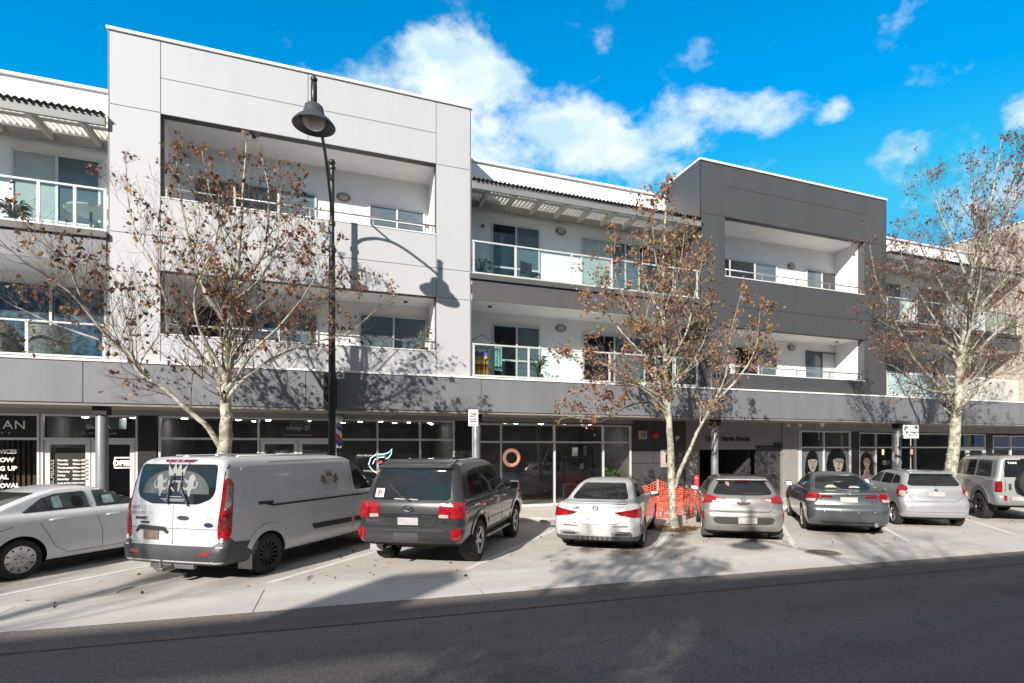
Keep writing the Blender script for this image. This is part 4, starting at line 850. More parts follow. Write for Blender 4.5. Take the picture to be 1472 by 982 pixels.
def make_ground():
    m = MB(); m.add([(-400,-400,-.02),(400,-400,-.02),(400,400,-.02),(-400,400,-.02)], [(0,1,2,3)]); struct('ground', m, mat('earth', (.16,.14,.11), rough=.95))
    sk = -.062          # the road closes on the building towards the right by this much a metre
    def skew(mb): mb.v = [(x, y+sk*x, z) for x, y, z in mb.v]; return mb
    m = MB(); m.add([(-120,-30,0),(120,-30,0),(120,8.26,0),(-120,8.26,0)], [(0,1,2,3)]); struct('road', skew(m), G_ASPH)
    m = MB(); n = 60; rnd = random.Random(3); ys = [7.14+.02*math.sin(i*.9)+rnd.uniform(-.012,.012) for i in range(n)]; m.add([(-30+i*1.2, y-.03, .003) for i, y in enumerate(ys)]+[(-30+i*1.2, y+.02+.01*math.sin(i*2.1), .003) for i, y in enumerate(ys)], [(i, i+1, n+i+1, n+i) for i in range(n-1)]); struct('road_seam', skew(m), mat('tar_seam', (.06,.057,.056), rough=.8, var=.3, scale=8))
    m = MB(); x = -40
    while x < 70: m.box(x, x+2.985, 8.02, 9.26, -.1, .004); x += 3.0
    m.box(-40, 70, 9.264, 9.46, -.1, .006); struct('gutter', skew(m), G_CONC)  # same road in sun: its light is put into this paler strip's colour
    m = MB(); m.add([(-120,9.46-sk*-120-.062*120,.002) if False else (-120,9.46,.002),(120,9.46,.002),(120,9.46+12.9,.002),(-120,9.46-1.9,.002)], [(0,1,2,3)]); m = MB(); m.add([(-60,9.462+sk*-60,.002),(95,9.462+sk*95,.002),(95,15.02,.002),(-60,15.02,.002)], [(0,1,2,3)]); struct('parking_bays', m, G_BAY)
    m = MB(); m.box(-60, 90, 15.0, 15.16, -.1, .125, bev=.02); struct('kerb', m, G_CONC)
    m = MB(); x = -60
    while x < 90: m.box(x, x+1.794, 15.164, 17.62, -.1, .12); x += 1.8
    struct('footpath', m, G_PATH)
    for xa in (-7.43, -3.90, .05, 3.30, 7.00, 10.60, 13.85, 17.40, 21.0, 24.6):
        t = math.tan(R(39.5)); y0, y1 = 9.62-.062*(xa-1), 14.3; hw = .055/math.cos(R(39.5))
        if abs(xa-7.0) < .1: y1 = 11.9
        m = MB(); n = 14
        pts = []
        for i in range(n):
            y = y0+(y1-y0)*i/(n-1); pts.append((xa+(y-11)*t, y))
        vs = [(p[0]-hw, p[1], .006) for p in pts]+[(p[0]+hw, p[1], .006) for p in pts]
        m.add(vs, [(i, n+i, n+i+1, i+1) for i in range(n-1)]); struct('bay_marking', m, G_LINE)
    m = MB(); m.lathe([(.0001,.008),(.33,.008),(.35,.004)], 28); o = tag(m.build('manhole_cover', mat('cast_iron_rusty', (.30,.24,.18), rough=.7, var=.3, scale=12), None, (9.15, 8.50, .004)), 'rusty round drain cover set in the pale gutter strip', 'drain cover')
    s = MB()
    for k in range(-4, 5):
        w_ = math.sqrt(max(.01, .30**2-(k*.065)**2)); s.box(k*.065-.012, k*.065+.012, -w_, w_, .009, .012)
    s.build('drain_slot_grating', mat('slot_dark', (.03,.028,.025), rough=.9), o)
    # small kerb nibs between the bays where trees stand
    for (tx, ty) in ((5.75, 14.95),):
        m = MB(); m.box(-.35, .35, -.18, .12, 0, .13, bev=.05); o = m.build('kerb_nib', G_CONC, None, (tx, ty, 0)); o.rotation_euler.z = R(20); tag(o, kind='structure')
# ---------------------------------------------------------------- building
W_LIGHT = mat('light_grey_cladding', (.435,.448,.475), rough=.55, var=.015, scale=1.6, stretch=(1.3,1,.18))
W_FASC = mat('mid_grey_fascia', (.165,.174,.198), rough=.5, var=.07, scale=1.5, stretch=(1.3,1,.3))
W_BAND = mat('dark_grey_band', (.085,.085,.09), rough=.55, var=.04, scale=.8)
W_DARK = mat('charcoal_cladding', (.062,.067,.073), rough=.5, var=.06, scale=1.5, stretch=(1.3,1,.2))
W_DARK2 = mat('charcoal_cladding_side', (.052,.058,.066), rough=.5)
W_WHITE = mat('white_render', (.83,.83,.83), rough=.75, var=.03, scale=1.2, bump=.05)
W_SOFF = mat('soffit_paint', (.82,.81,.79), rough=.8, var=.03)
W_CAP = mat('white_metal_cap', (.78,.78,.78), rough=.35, var=.02)
W_JOINT = mat('joint_backing_board', (.10,.10,.105), rough=.8)  # dark backing board behind the open panel joints
W_STEEL = mat('galvanised_steel', (.42,.43,.45), rough=.4, metal=.6, var=.1)
W_ALU = mat('pale_aluminium', (.58,.59,.60), rough=.45, metal=.1, var=.04)
W_ALUD = mat('dark_aluminium', (.12,.125,.13), rough=.4, metal=.3)
W_PIER = mat('black_pier_paint', (.012,.012,.012), rough=.5)
W_PANE = mat('window_dark_pane', (.014,.018,.022), rough=.02, spec=.8, var=.5, scale=.7)
W_BLIND = mat('blue_grey_blind_pane', (.10,.135,.165), rough=.12, spec=.6, var=.15, scale=.8, stretch=(1, 1, 12))
W_PALEBL = mat('pale_blind_pane', (.40,.46,.45), rough=.15, spec=.6, var=.06)
W_CURT = mat('blue_curtain_pane', (.05,.085,.13), rough=.2, spec=.6, var=.8, scale=6)
W_SHOPG = thin_glass('shop_glass', (.80,.82,.82), .004, 1.5, .03)
W_BALG = thin_glass('balustrade_glass', (.80,.88,.88), .0, 1.45, .0)
W_FROST = mat('frosted_glass', (.42,.56,.57), rough=.35, spec=.5, var=.25, scale=3, stretch=(6, 1, .5))
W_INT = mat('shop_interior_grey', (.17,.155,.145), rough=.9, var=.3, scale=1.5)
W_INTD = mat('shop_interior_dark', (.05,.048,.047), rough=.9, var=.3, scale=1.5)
W_LED = mat('downlight_glow', (1, 1, 1), emit=(1, .96, .9), estr=60, var=0)
W_STONE = mat('beige_stone_cladding', (.40,.36,.31), rough=.85, var=.28, scale=7, bump=.5, bscale=9)
W_CONCS = mat('grey_render_portal', (.24,.23,.22), rough=.8, var=.06, scale=1.5)
W_LETTER = mat('white_lettering', (.75,.75,.74), rough=.5, var=0)
W_LETTERG = mat('grey_lettering', (.42,.43,.42), rough=.5, var=0)
W_BLACKL = mat('black_lettering', (.012,.012,.012), rough=.5, var=0)
BLD = None
def part(name, mb, m, parent=None): return mb.build(name, m, parent or BLD)
def clad(rects, yf, gap=.014, th=.03):
    m = MB()
    for (x0, x1, z0, z1) in rects: m.box(x0+gap/2, x1-gap/2, yf, yf+th, z0+gap/2, z1-gap/2, bev=.003)
    return m
def window(x0, x1, z0, z1, panes, y=17.4, fw=.05, fm=None, transom=None, name='window'):
    """panes: list of (relative width, pane material)"""
    f = MB(); f.box(x0, x1, y-.055, y+.02, z1-fw, z1); f.box(x0, x1, y-.055, y+.02, z0, z0+fw); f.box(x0, x0+fw, y-.055, y+.02, z0+fw, z1-fw); f.box(x1-fw, x1, y-.055, y+.02, z0+fw, z1-fw)
    tot = sum(p[0] for p in panes); x = x0; cuts = []
    for w_, mm in panes: cuts.append((x, x+(x1-x0)*w_/tot, mm)); x += (x1-x0)*w_/tot
    for c in cuts[1:]: f.box(c[0]-fw*.55, c[0]+fw*.55, y-.058, y+.02, z0+fw, z1-fw)
    if transom: f.box(x0+fw, x1-fw, y-.052, y+.02, transom-.03, transom+.03)
    o = f.build(name, fm or W_ALU, BLD)
    for (a, b_, mm) in cuts:
        p = MB(); p.box(a+.03, b_-.03, y-.028, y-.012, z0+.03, z1-.03)
        p.build('window_pane', mm, o)
    return o
def wall_light(x, z, y=17.4):
    m = MB(); M = Matrix.Translation((x, y, z)) @ Matrix.Rotation(R(90), 4, 'X') @ Matrix.Diagonal((1.35, .85, 1, 1))
    m.lathe([(.14, 0), (.14, .05), (.115, .075)], 24, M); o = part('wall_light', m, mat('bulkhead_rim', (.16,.13,.10), rough=.5))
    m = MB(); m.lathe([(.115,.05),(.10,.09),(.06,.11),(.0001,.115)], 24, M); m.build('light_cover', mat('bulkhead_glass', (.42,.38,.33), rough=.3), o)
def spot_cam(x, y, z):
    m = MB(); m.lathe([(.05,0),(.05,.03),(.02,.05)], 12, Matrix.Translation((x, y, z)) @ Matrix.Rotation(R(90), 4, 'X')); m.ball((x, y-.11, z-.03), (.065,.08,.065)); return part('wall_spotlight', m, mat('spot_bronze', (.22,.17,.11), rough=.45))
def glass_rail(x0, x1, z0, z1, posts, y, glass=None, ret=None):
    """glass balustrade: top rail, bottom rail, posts and panes"""
    f = MB(); f.box(x0, x1, y-.02, y+.03, z1-.045, z1, bev=.006); f.box(x0, x1, y-.015, y+.025, z0+.04, z0+.085)
    o = part('balustrade', f, W_ALU)
    for p in posts:
        m = MB(); m.box(p-.028, p+.028, y-.014, y+.024, z0, z1-.047); m.build('rail_post', W_ALU, o)
    ps = sorted(posts)
    for a, b_ in zip(ps[:-1], ps[1:]):
        m = MB(); m.box(a+.04, b_-.04, y, y+.01, z0+.087, z1-.05); m.build('glass_pane', glass or W_BALG, o)
    return o
def awning(x0, x1, nraft):
    """corrugated verandah roof over the top balconies, on rafters between a gutter beam and a wall plate"""
    m = MB(); m.box(x0, x1, 15.88, 15.95, 9.66, 9.875, bev=.008); b_ = part('gutter_beam', m, mat('gutter_grey', (.20,.21,.22), rough=.45))
    m = MB(); m.box(x0, x1, 17.28, 17.398, 9.72, 9.94, bev=.006); part('wall_plate', m, mat('warm_grey_timber_paint', (.30,.28,.27), rough=.7))
    for i in range(nraft):
        x = x0+.55+(x1-x0-1.1)*i/max(1, nraft-1); m = MB(); m.box(x-.05, x+.05, 15.955, 17.275, 9.74, 9.90); part('rafter', m, mat('rafter_paint', (.44,.42,.40), rough=.7))
    for (ya, yb, za, zb, mm, nm) in ((15.78, 16.08, 9.925, 9.978, mat('dark_steel_sheet', (.03,.032,.035), rough=.4), 'corrugated_edge'), (16.081, 17.39, 9.978, 10.06, M_POLY, 'corrugated_sheet')):
        s = MB(); n = int((x1-x0)/.0165); vs = []; fs = []
        for i in range(n+1):
            x = x0+(x1-x0)*i/n; dz = .024*math.sin(2*math.pi*(x-x0)/.13)
            vs += [(x, ya, za+dz), (x, yb, zb+dz), (x, ya, za+dz-.008), (x, yb, zb+dz-.008)]
        for i in range(n): a = 4*i; fs += [(a, a+4, a+5, a+1), (a+2, a+3, a+7, a+6), (a, a+2, a+6, a+4), (a+1, a+5, a+7, a+3)]
        s.add(vs, fs, 0, True); part(nm, s, mm)
    m = MB(); m.box(x0, x1, 16.62, 16.70, 9.905, 9.955); part('purlin', m, mat('rafter_paint', (.44,.42,.40)))
def _poly():
    m = bpy.data.materials.new('corrugated_polycarbonate'); m.use_nodes = True; nt = m.node_tree; b = nt.nodes['Principled BSDF']; out = nt.nodes['Material Output']
    b.inputs['Base Color'].default_value = (.10,.10,.10,1); b.inputs['Roughness'].default_value = .5
    t = nt.nodes.new('ShaderNodeBsdfTranslucent'); t.inputs['Color'].default_value = (.9,.9,.86,1)
    mx = nt.nodes.new('ShaderNodeMixShader'); mx.inputs[0].default_value = .75; nt.links.new(b.outputs[0], mx.inputs[1]); nt.links.new(t.outputs[0], mx.inputs[2]); nt.links.new(mx.outputs[0], out.inputs['Surface']); return m
M_POLY = _poly()
XL0, XL1, XD0, XD1, XS = -5.04, 3.67, 11.65, 20.57, 29.0
ZB = 12.0
def make_building():
    global BLD
    BLD = thing('apartment_building', 'three storey grey apartment block with balconies above a row of shops', 'building', (0, 0, 0))
    # ---- cores: walls behind the cladding (clear of the balcony voids)
    def block(x0, x1, wm, side, ox0, ox1, l1, l2):
        """projecting bay with two balcony openings; l1, l2 = (sill, head) of the openings"""
        m = MB()
        for (a, b_) in ((x0+.03, ox0), (ox1, x1-.03)): m.box(a, b_, 16.034, 18.3, 4.0, ZB-.02)
        m.box(ox0, ox1, 16.034, 16.25, 4.0, l1[0]-.02); m.box(ox0, ox1, 16.034, 16.25, l1[1]+.02, l2[0]-.02); m.box(ox0, ox1, 16.034, 16.25, l2[1]+.02, ZB-.02)
        part('wall_core', m, W_JOINT)
        for xa in (x0, x1-.027): m = MB(); m.box(xa, xa+.027, 16.0, 18.25, 4.17, ZB); part('side_cladding', m, side)
        m = MB(); m.box(ox0-.6, ox1+.9 if wm is W_DARK else ox1, 17.4, 17.6, 4.0, 11); part('back_wall', m, W_WHITE)
        # inner lining of each opening
        for (s_, h_) in (l1, l2):
            m = MB(); m.box(ox0, ox1, 16.252, 17.398, h_+.004, h_+.10); part('soffit', m, W_SOFF)
            m = MB(); m.box(ox0, ox1, 16.252, 17.398, s_-.95, s_-.80); part('balcony_slab', m, W_WHITE)
            m = MB(); m.box(ox0+.001, ox1-.001, 16.252, 16.30, s_-.80, s_-.01); part('parapet_lining', m, W_WHITE)
            for xa in (ox0+.001, ox1-.012): m = MB(); m.box(xa, xa+.011, 16.31, 17.398, s_-.7, h_); part('reveal_lining', m, W_WHITE if wm is W_DARK else W_SOFF)
            m = MB(); m.box(ox0, ox1, 15.985, 16.33, s_-.008, s_+.022, bev=.004); part('sill_cap', m, W_CAP)
        for (s_, h_) in (l1, l2):
            m = MB(); m.tube([(ox0-.01, 16.10, s_+.28), (ox1+.01, 16.10, s_+.28)], .022, 8)
            r_ = part('handrail', m, W_STEEL)
            k = int((ox1-ox0)/1.65)
            for i in range(k+1):
                x = ox0+.1+(ox1-ox0-.2)*i/k; q = MB(); q.box(x-.015, x+.015, 16.085, 16.115, s_+.02, s_+.26); q.build('rail_bracket', W_STEEL, r_)
        m = MB(); m.box(x0-.03, x1+.03, 15.955, 16.28, ZB, ZB+.075, bev=.008); m.box(x0-.03, x0+.2, 16.282, 18.3, ZB, ZB+.075, bev=.008); m.box(x1-.2, x1+.03, 16.282, 18.3, ZB, ZB+.075, bev=.008); part('parapet_cap', m, W_CAP)
    lo, hi = -3.99, 2.66
    block(XL0, XL1, W_LIGHT, W_LIGHT, lo, hi, (4.87, 6.42), (8.2, 10.23))
    xm = -.70
    part('facade_cladding', clad([(XL0, lo, 4.18, 7.25), (XL0, lo, 7.25, 10.26), (XL0, lo, 10.26, ZB), (hi, XL1, 4.18, 6.42), (hi, XL1, 6.42, 7.25), (hi, XL1, 7.25, 10.22), (hi, XL1, 10.22, ZB),
         (lo, xm, 10.23, 11.1), (xm, hi, 10.23, 11.1), (lo, xm, 11.1, ZB), (xm, hi, 11.1, ZB), (lo, xm, 7.25, 8.19), (xm, hi, 7.25, 8.19), (lo, xm, 6.42, 7.25), (xm, hi, 6.42, 7.25), (lo, xm, 4.18, 4.86), (xm, hi, 4.18, 4.86)], 16.0), W_LIGHT)
    do, dh = 12.70, 19.39
    block(XD0, XD1, W_DARK, W_DARK, do, dh, (4.73, 6.36), (8.12, 10.2))
    part('facade_cladding', clad([(XD0, do, 4.18, 7.1), (XD0, do, 7.1, 10.2), (XD0, do, 10.2, ZB), (dh, XD1, 4.18, 7.1), (dh, XD1, 7.1, 10.2), (dh, XD1, 10.2, ZB),
         (do, dh, 10.2, 11.28), (do, dh, 11.28, ZB), (do, dh, 7.1, 8.11), (do, dh, 6.36, 7.1), (do, dh, 4.18, 4.72)], 16.0, gap=.010), W_DARK)
    # ---- fascia over the shops
    xs = [-14, -9.9, -5.47, -.75, 3.94, 8.2, 12.5, 17.0, 21.3, 25.5, 29.6, 34, 40]
    part('fascia_cladding', clad([(a, b_, 3.16, 4.12) for a, b_ in zip(xs[:-1], xs[1:])], 15.85), W_FASC)
    m = MB(); m.box(-14, 40, 15.884, 16.03, 3.177, 4.11); part('fascia_core', m, W_JOINT)
    m = MB(); m.box(-14, 40, 15.82, 15.99, 4.125, 4.178, bev=.006); part('fascia_cap', m, W_CAP)
    m = MB(); m.box(-14, 40, 15.884, 17.52, 3.10, 3.176); part('walkway_soffit', m, mat('walkway_soffit_paint', (.24,.225,.215), rough=.8, var=.05))
    m = MB(); m.box(-14, 9.83, 17.40, 17.56, 2.965, 3.12); part('bulkhead', m, mat('bulkhead_grey', (.26,.25,.24), rough=.8)); m = MB(); m.box(17.4, 40, 17.40, 17.56, 2.80, 3.12); part('bulkhead', m, mat('bulkhead_grey', (.26,.25,.24), rough=.8))
    for x in (-5.22, 3.87, 12.42, 21.48, 30.2):
        m = MB(); m.lathe([(.125,.12),(.125,2.86),(.11,2.90),(.0001,2.90)], 28, Matrix.Translation((x, 16.2, 0))); c = part('column', m, mat('column_grey', (.20,.21,.23), rough=.4, metal=.2, var=.06))
        m = MB(); m.box(x-.14, x+.14, 16.04, 16.36, 2.902, 3.098); m.build('column_head', W_PIER, c)
    # ---- recessed balcony sections (left edge, middle, right)
    for (x0, x1, nr) in ((-14, XL0, 9), (XL1, XD0, 9), (XD1, XS, 9)):
        m = MB(); m.box(x0+.03, x1-.03, 17.4, 17.6, 4.0, 10.4); part('back_wall', m, W_WHITE)
        m = MB(); m.box(x0+.004, x1-.004, 16.02, 17.398, 6.46, 6.62); part('soffit', m, W_SOFF)
        m = MB(); m.box(x0+.004, x1-.004, 15.99, 17.398, 4.05, 4.17); part('balcony_slab', m, W_SOFF); m = MB(); m.box(x0+.004, x1-.004, 16.02, 17.398, 6.9, 7.16); part('balcony_slab', m, W_SOFF)
        w_ = (x1-x0)/2
        part('slab_edge_cladding', clad([(x0+.02, x0+w_*1.05, 6.44, 7.04), (x0+w_*1.05, x1-.02, 6.44, 7.04)], 15.97), W_BAND if x0 > 0 else W_FASC)
        m = MB(); m.box(x0-.05, x1+.0, 15.90, 16.10, 7.045, 7.19, bev=.006); part('slab_nosing', m, W_BAND)
        awning(x0+.02, x1-.02, nr)
        # clerestory wall standing back above the verandah
        m = MB(); m.box(x0, x1, 18.2, 18.4, 9.9, 11.62); part('clerestory_wall', m, W_WHITE)
        m = MB(); m.box(x0, x1, 18.12, 18.5, 11.625, 11.70, bev=.006); part('clerestory_cap', m, W_CAP)
        m = MB(); m.box(x0, x1, 17.40, 18.2, 10.062, 10.10); part('verandah_roof', m, W_STEEL)
    glass_rail(XL1+.04, XD0-.03, 7.19, 8.2, [3.75, 5.03, 6.87, 8.28, 10.18, 11.55], 16.02)
    glass_rail(XL1+.04, XD0-.03, 4.18, 5.18, [3.75, 5.45, 6.3, 8.2, 9.9, 11.55], 16.02)
    glass_rail(-12, XL0-.03, 7.19, 8.23, [-11.2, -9.2, -7.55, -6.35, -5.68, -5.1], 16.02)
    glass_rail(-12, XL0-.03, 4.18, 5.03, [-11.2, -9.2, -6.56, -5.12], 16.02)
    glass_rail(XD1+.03, XS-.05, 7.19, 8.2, [20.65, 22.3, 24.0, 25.7, 27.4, 28.9], 16.02)
    glass_rail(XD1+.03, 24.9, 4.18, 5.12, [20.65, 22.0, 23.4, 24.85], 16.02, W_FROST)
    m = MB(); m.box(24.95, XS-.05, 16.0, 16.1, 4.18, 5.1); part('balcony_wall', m, mat('cream_render', (.52,.50,.46), rough=.8)); m = MB(); m.box(24.95, XS-.05, 15.99, 16.12, 5.1, 5.14); part('balcony_wall_cap', m, W_CAP)
    # ---- upper windows and balcony doors
    G, BL, PB = W_PANE, W_BLIND, W_PALEBL
    window(-3.6, -.54, 8.05, 9.42, [(1, G), (1.1, G), (1, BL)]); window(.89, 2.53, 8.05, 9.37, [(1, BL), (1, BL)], transom=8.95)
    window(-3.75, -.5, 5.0, 5.98, [(1, G), (1.2, W_CURT), (1, BL)]); window(.62, 2.6, 5.0, 6.09, [(1, BL), (1, BL)])
    window(13.5, 16.29, 8.0, 9.32, [(.5, G), (1.2, G), (1.1, BL)]); window(17.8, 19.46, 7.95, 9.38, [(1, BL), (1, G)])
    window(14.2, 16.29, 4.7, 6.02, [(1, G), (.8, BL)]); window(17.8, 19.46, 4.75, 6.04, [(1, BL), (1, PB)], fm=W_ALUD)
    window(4.65, 6.3, 7.2, 9.37, [(1, G), (1, BL)], transom=7.95, name='balcony_door'); window(7.81, 11.5, 7.2, 9.33, [(1.15, PB), (.55, BL), (.55, BL), (1.45, G)], name='balcony_door')
    window(4.68, 6.31, 4.2, 6.1, [(1, G), (1, BL)], transom=4.95, name='balcony_door'); window(7.86, 11.5, 4.2, 6.04, [(1, G), (1, BL), (1, G)], name='balcony_door')
    window(-7.41, -5.62, 7.2, 9.44, [(1, PB), (1, BL)], transom=7.75, name='balcony_door'); window(-8.4, -5.5, 4.2, 6.2, [(.55, G), (1, W_CURT), (1, W_CURT)], name='balcony_door')
    window(21.2, 23.2, 7.2, 9.3, [(1, G), (1, BL)], name='balcony_door'); window(24.2, 26.2, 7.2, 9.3, [(1, G), (1, G)], name='balcony_door')
    window(21.2, 23.4, 4.2, 6.1, [(1, G), (1, BL)], name='balcony_door'); window(23.9, 26.0, 4.2, 6.1, [(1, PB), (.6, G)], name='balcony_door'); window(27.0, 28.2, 5.0, 6.1, [(1, BL)])
    for x, z in ((7.06, 9.41), (7.06, 6.14), (.19, 9.45), (17.04, 9.39), (17.04, 6.12), (-9.0, 9.4)): wall_light(x, z)
    for x, z in ((2.62, 8.95), (4.35, 9.2), (19.75, 8.75)): spot_cam(x, 17.4, z)
    for x, y, z in ((1.9, 16.8, 6.42), (18.7, 16.7, 6.36), (4.4, 16.6, 6.46), (-2.5, 16.8, 6.42)):
        m = MB(); m.lathe([(.0001,-.05),(.05,-.045),(.065,-.01),(.065,0.003)], 16, Matrix.Translation((x, y, z))); part('soffit_light', m, mat('bulkhead_rim', (.16,.13,.10)))
    # ---- stone clad wing at the right
    m = MB(); m.box(XS, 44, 15.4, 22, 4.19, 12.3); part('stone_wall', m, W_STONE)
    m = MB(); m.box(XS-.03, 44, 15.36, 22, 12.3, 12.38); part('stone_wall_cap', m, W_CAP)
    m = MB(); m.box(-14, XS, 18.5, 30, 4, 11.3); part('roof', m, W_STEEL)
    make_shops()
# ---------------------------------------------------------------- shops
def shopfront(x0, x1, mull, ztr=2.34, z0=.16, z1=2.96, doors=(), y=17.5, open_=True):
    f = MB(); w_ = .045
    f.box(x0, x1, y-.05, y+.05, z1-.05, z1); f.box(x0, x1, y-.05, y+.05, ztr-.03, ztr+.03)
    cuts = sorted([x0+w_/2]+list(mull)+[x1-w_/2])
    for c in cuts: f.box(c-w_*.55, c+w_*.55, y-.055, y+.055, z0, z1-.051)
    o = part('shop_window_frame', f, W_ALU)
    for a, b_ in zip(cuts[:-1], cuts[1:]):
        isd = any(abs(a-d) < .06 for d in doors)
        m = MB(); m.box(a+.02, b_-.02, y-.004, y+.004, ztr+.02, z1-.04); m.build('transom_pane', W_SHOPG, o)
        if not isd:
            m = MB(); m.box(a+.02, b_-.02, y-.004, y+.004, z0+.06, ztr-.02); m.build('shop_pane', W_SHOPG, o)
            m = MB(); m.box(a+.02, b_-.02, y-.045, y+.045, z0-.04, z0+.06); m.build('window_sill', W_ALU, o)
        else:
            mid = (a+b_)/2
            for (c, d_) in ((a+.05, mid-.01), (mid+.01, b_-.05)):
                q = MB(); q.box(c, d_, y-.03, y+.03, ztr-.14, ztr-.035); q.box(c, d_, y-.03, y+.03, .14, .30); q.box(c, c+.10, y-.03, y+.03, .30, ztr-.14); q.box(d_-.10, d_, y-.03, y+.03, .30, ztr-.14)
                dr = q.build('shop_door', W_ALU, o)
                q = MB(); q.box(c+.1, d_-.1, y-.004, y+.004, .30, ztr-.14); q.build('door_pane', W_SHOPG, dr)
                hx = d_-.05 if c < mid-.1 else c+.05
                q = MB(); q.tube([(hx, y-.03, 1.0), (hx, y-.09, 1.0), (hx-.13 if c < mid-.1 else hx+.13, y-.09, 1.0)], .013, 8); q.box(hx-.03, hx+.03, y-.04, y-.03, .9, 1.1); q.build('door_handle', W_STEEL, dr)
    return o
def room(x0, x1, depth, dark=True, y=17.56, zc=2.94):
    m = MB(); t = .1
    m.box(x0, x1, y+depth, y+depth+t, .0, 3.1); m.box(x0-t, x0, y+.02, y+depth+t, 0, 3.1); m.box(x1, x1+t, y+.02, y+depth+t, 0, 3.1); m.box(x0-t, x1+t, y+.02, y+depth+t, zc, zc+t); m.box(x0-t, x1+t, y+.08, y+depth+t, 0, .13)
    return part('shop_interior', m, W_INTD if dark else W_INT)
def downlights(pts):
    for (x, y, s) in pts:
        m = MB(); m.lathe([(.0001,2.925),(.055*s,2.925),(.07*s,2.938)], 14, Matrix.Translation((x, y, 0))); part('ceiling_downlight', m, W_LED)
def txt(t, size, x, z, m, y=17.5, parent=None, align='LEFT', name='lettering', sp_=1.0, bold=0.0, off=.012):
    b_ = MB(); text_mb(t, size, b_, Matrix.Translation((x, y-off, z)), .006, align, sp_, bold); return b_.build(name, m, parent or BLD, angle=0)
def make_shops():
    # far left: black sign over a slatted window
    o = shopfront(-10.2, -6.9, [-8.6])
    m = MB(); m.box(-10.1, -6.96, 17.485, 17.49, 2.39, 2.90); s = m.build('sign_panel', W_BLACKL, o)
    txt('AN', .30, -7.62, 2.58, W_LETTER, 17.485, s, sp_=1.1); txt('U T Y', .09, -7.80, 2.44, W_LETTERG, 17.485, s, sp_=1.6)
    for i, t in enumerate(('VICES', 'OW', 'G UP', 'AL', 'OVAL', 'N')): txt(t, .13 if i == 0 else .15, -7.68, 1.98-.21*i, W_LETTER, 17.49, o, bold=.006)
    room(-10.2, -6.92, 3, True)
    for k in range(26):
        m = MB(); x = -9.9+.11*k; m.box(x, x+.06, 18.3, 18.34, .13, 2.3); part('timber_slat', m, mat('timber_slat_brown', (.16,.10,.06), rough=.6, var=.2))
    # shop 2A
    o = shopfront(-6.87, -4.86, [], doors=[-6.8475], ztr=2.34)
    for t, s_, z, mm in (('Shop 2A', .15, 2.60, W_LETTER), ('15 - 19 Hurtle Parade', .085, 2.46, W_LETTERG)): txt(t, s_, -5.70, z, mm, 17.49, o, 'CENTER')
    m = MB(); m.box(-6.60, -5.98, 17.486, 17.494, .5, 2.12); s = m.build('hours_panel', W_BLACKL, o)
    for i, dn in enumerate(('Monday', 'Tuesday', 'Wednesday', 'Thursday', 'Friday', 'Saturday')):
        z = 1.78-.095*i; txt(dn, .068, -6.55, z, W_LETTER, 17.485, s, bold=.003); txt('9:00am - 5:30pm', .062, -6.24, z, W_LETTER, 17.485, s, sp_=.8, bold=.003)
    txt('Sunday & Public Holidays Closed', .05, -6.55, 1.78-.095*6, W_LETTER, 17.485, s, sp_=.85, bold=.002)
    b_ = MB(); text_mb('SCHEDULE', .13, b_, Matrix.Translation((-6.62, 17.485, 1.2)) @ Matrix.Rotation(R(-90), 4, 'Y'), .006); b_.build('lettering', W_LETTERG, o, angle=0)
    m = MB(); ring = [(-5.36,0,1.60),(-4.98,0,1.60),(-4.98,0,1.86),(-5.36,0,1.86),(-5.36,0,1.60)]; m.tube([(x, 17.47, z) for x, y, z in ring], .014, 6); s = m.build('open_sign_tube', mat('neon_white', (1,.9,.8), emit=(1,.85,.7), estr=2.2, var=0), o)
    txt('OPEN', .17, -5.17, 1.665, mat('neon_orange', (1,.7,.5), emit=(1,.72,.5), estr=2.5, var=0), 17.47, s, 'CENTER', bold=.006)
    room(-6.8, -4.9, 4, False); downlights([(-6.3, 18.4, 1), (-5.2, 18.3, 1), (-5.7, 19.2, 1)])
    m = MB(); m.box(-6.2, -5.4, 17.9, 18.5, 2.62, 2.9, bev=.02); part('ceiling_unit', m, mat('ceiling_unit_grey', (.30,.34,.33), rough=.6))
    for a, b2 in ((-4.84, -4.44), (3.50, 4.14), (20.38, 20.80), (29.1, 29.55)):
        m = MB(); m.box(a, b2, 17.42, 17.9, .12, 3.098); part('shop_pier', m, W_PIER)
    # shop 2
    o = shopfront(-4.40, 3.48, [-2.04, -.02, 1.15, 2.41], doors=[-2.04], ztr=2.36)
    txt('shop 2', .19, -1.05, 2.62, W_LETTERG, 17.49, o, 'CENTER', sp_=1.1); txt('15 - 19 hurtle parade', .085, -1.05, 2.46, W_LETTERG, 17.49, o, 'CENTER')
    room(-4.4, 3.5, 5, False); downlights([(x, y, s) for x, y, s in ((-4.0,18.3,1.2),(-2.7,18.6,1),(-2.4,19.4,.9),(-1.9,18.5,1),(-.8,18.7,.9),(.7,18.6,1),(1.3,18.3,1),(1.8,19.1,1),(2.2,18.6,.8),(2.9,18.8,1),(.2,19.6,.9),(3.1,19.6,.8))])
    m = MB(); m.box(-1.25, -.75, 17.75, 18.3, 2.66, 2.9, bev=.02); part('ceiling_unit', m, mat('ceiling_unit_grey', (.30,.34,.33)))
    # neon comet and striped pole drawn in the window
    NB = mat('neon_pale_blue', (.6,.85,1), emit=(.55,.85,1), estr=2.5, var=0); NR = mat('neon_red', (1,.1,.1), emit=(1,.08,.08), estr=2, var=0); NBL = mat('neon_blue', (.1,.2,1), emit=(.1,.25,1), estr=2, var=0)
    t = thing('neon_sign', 'blue and white neon comet outline around a small striped pole', 'neon sign', (1.22, 17.62, 1.62))
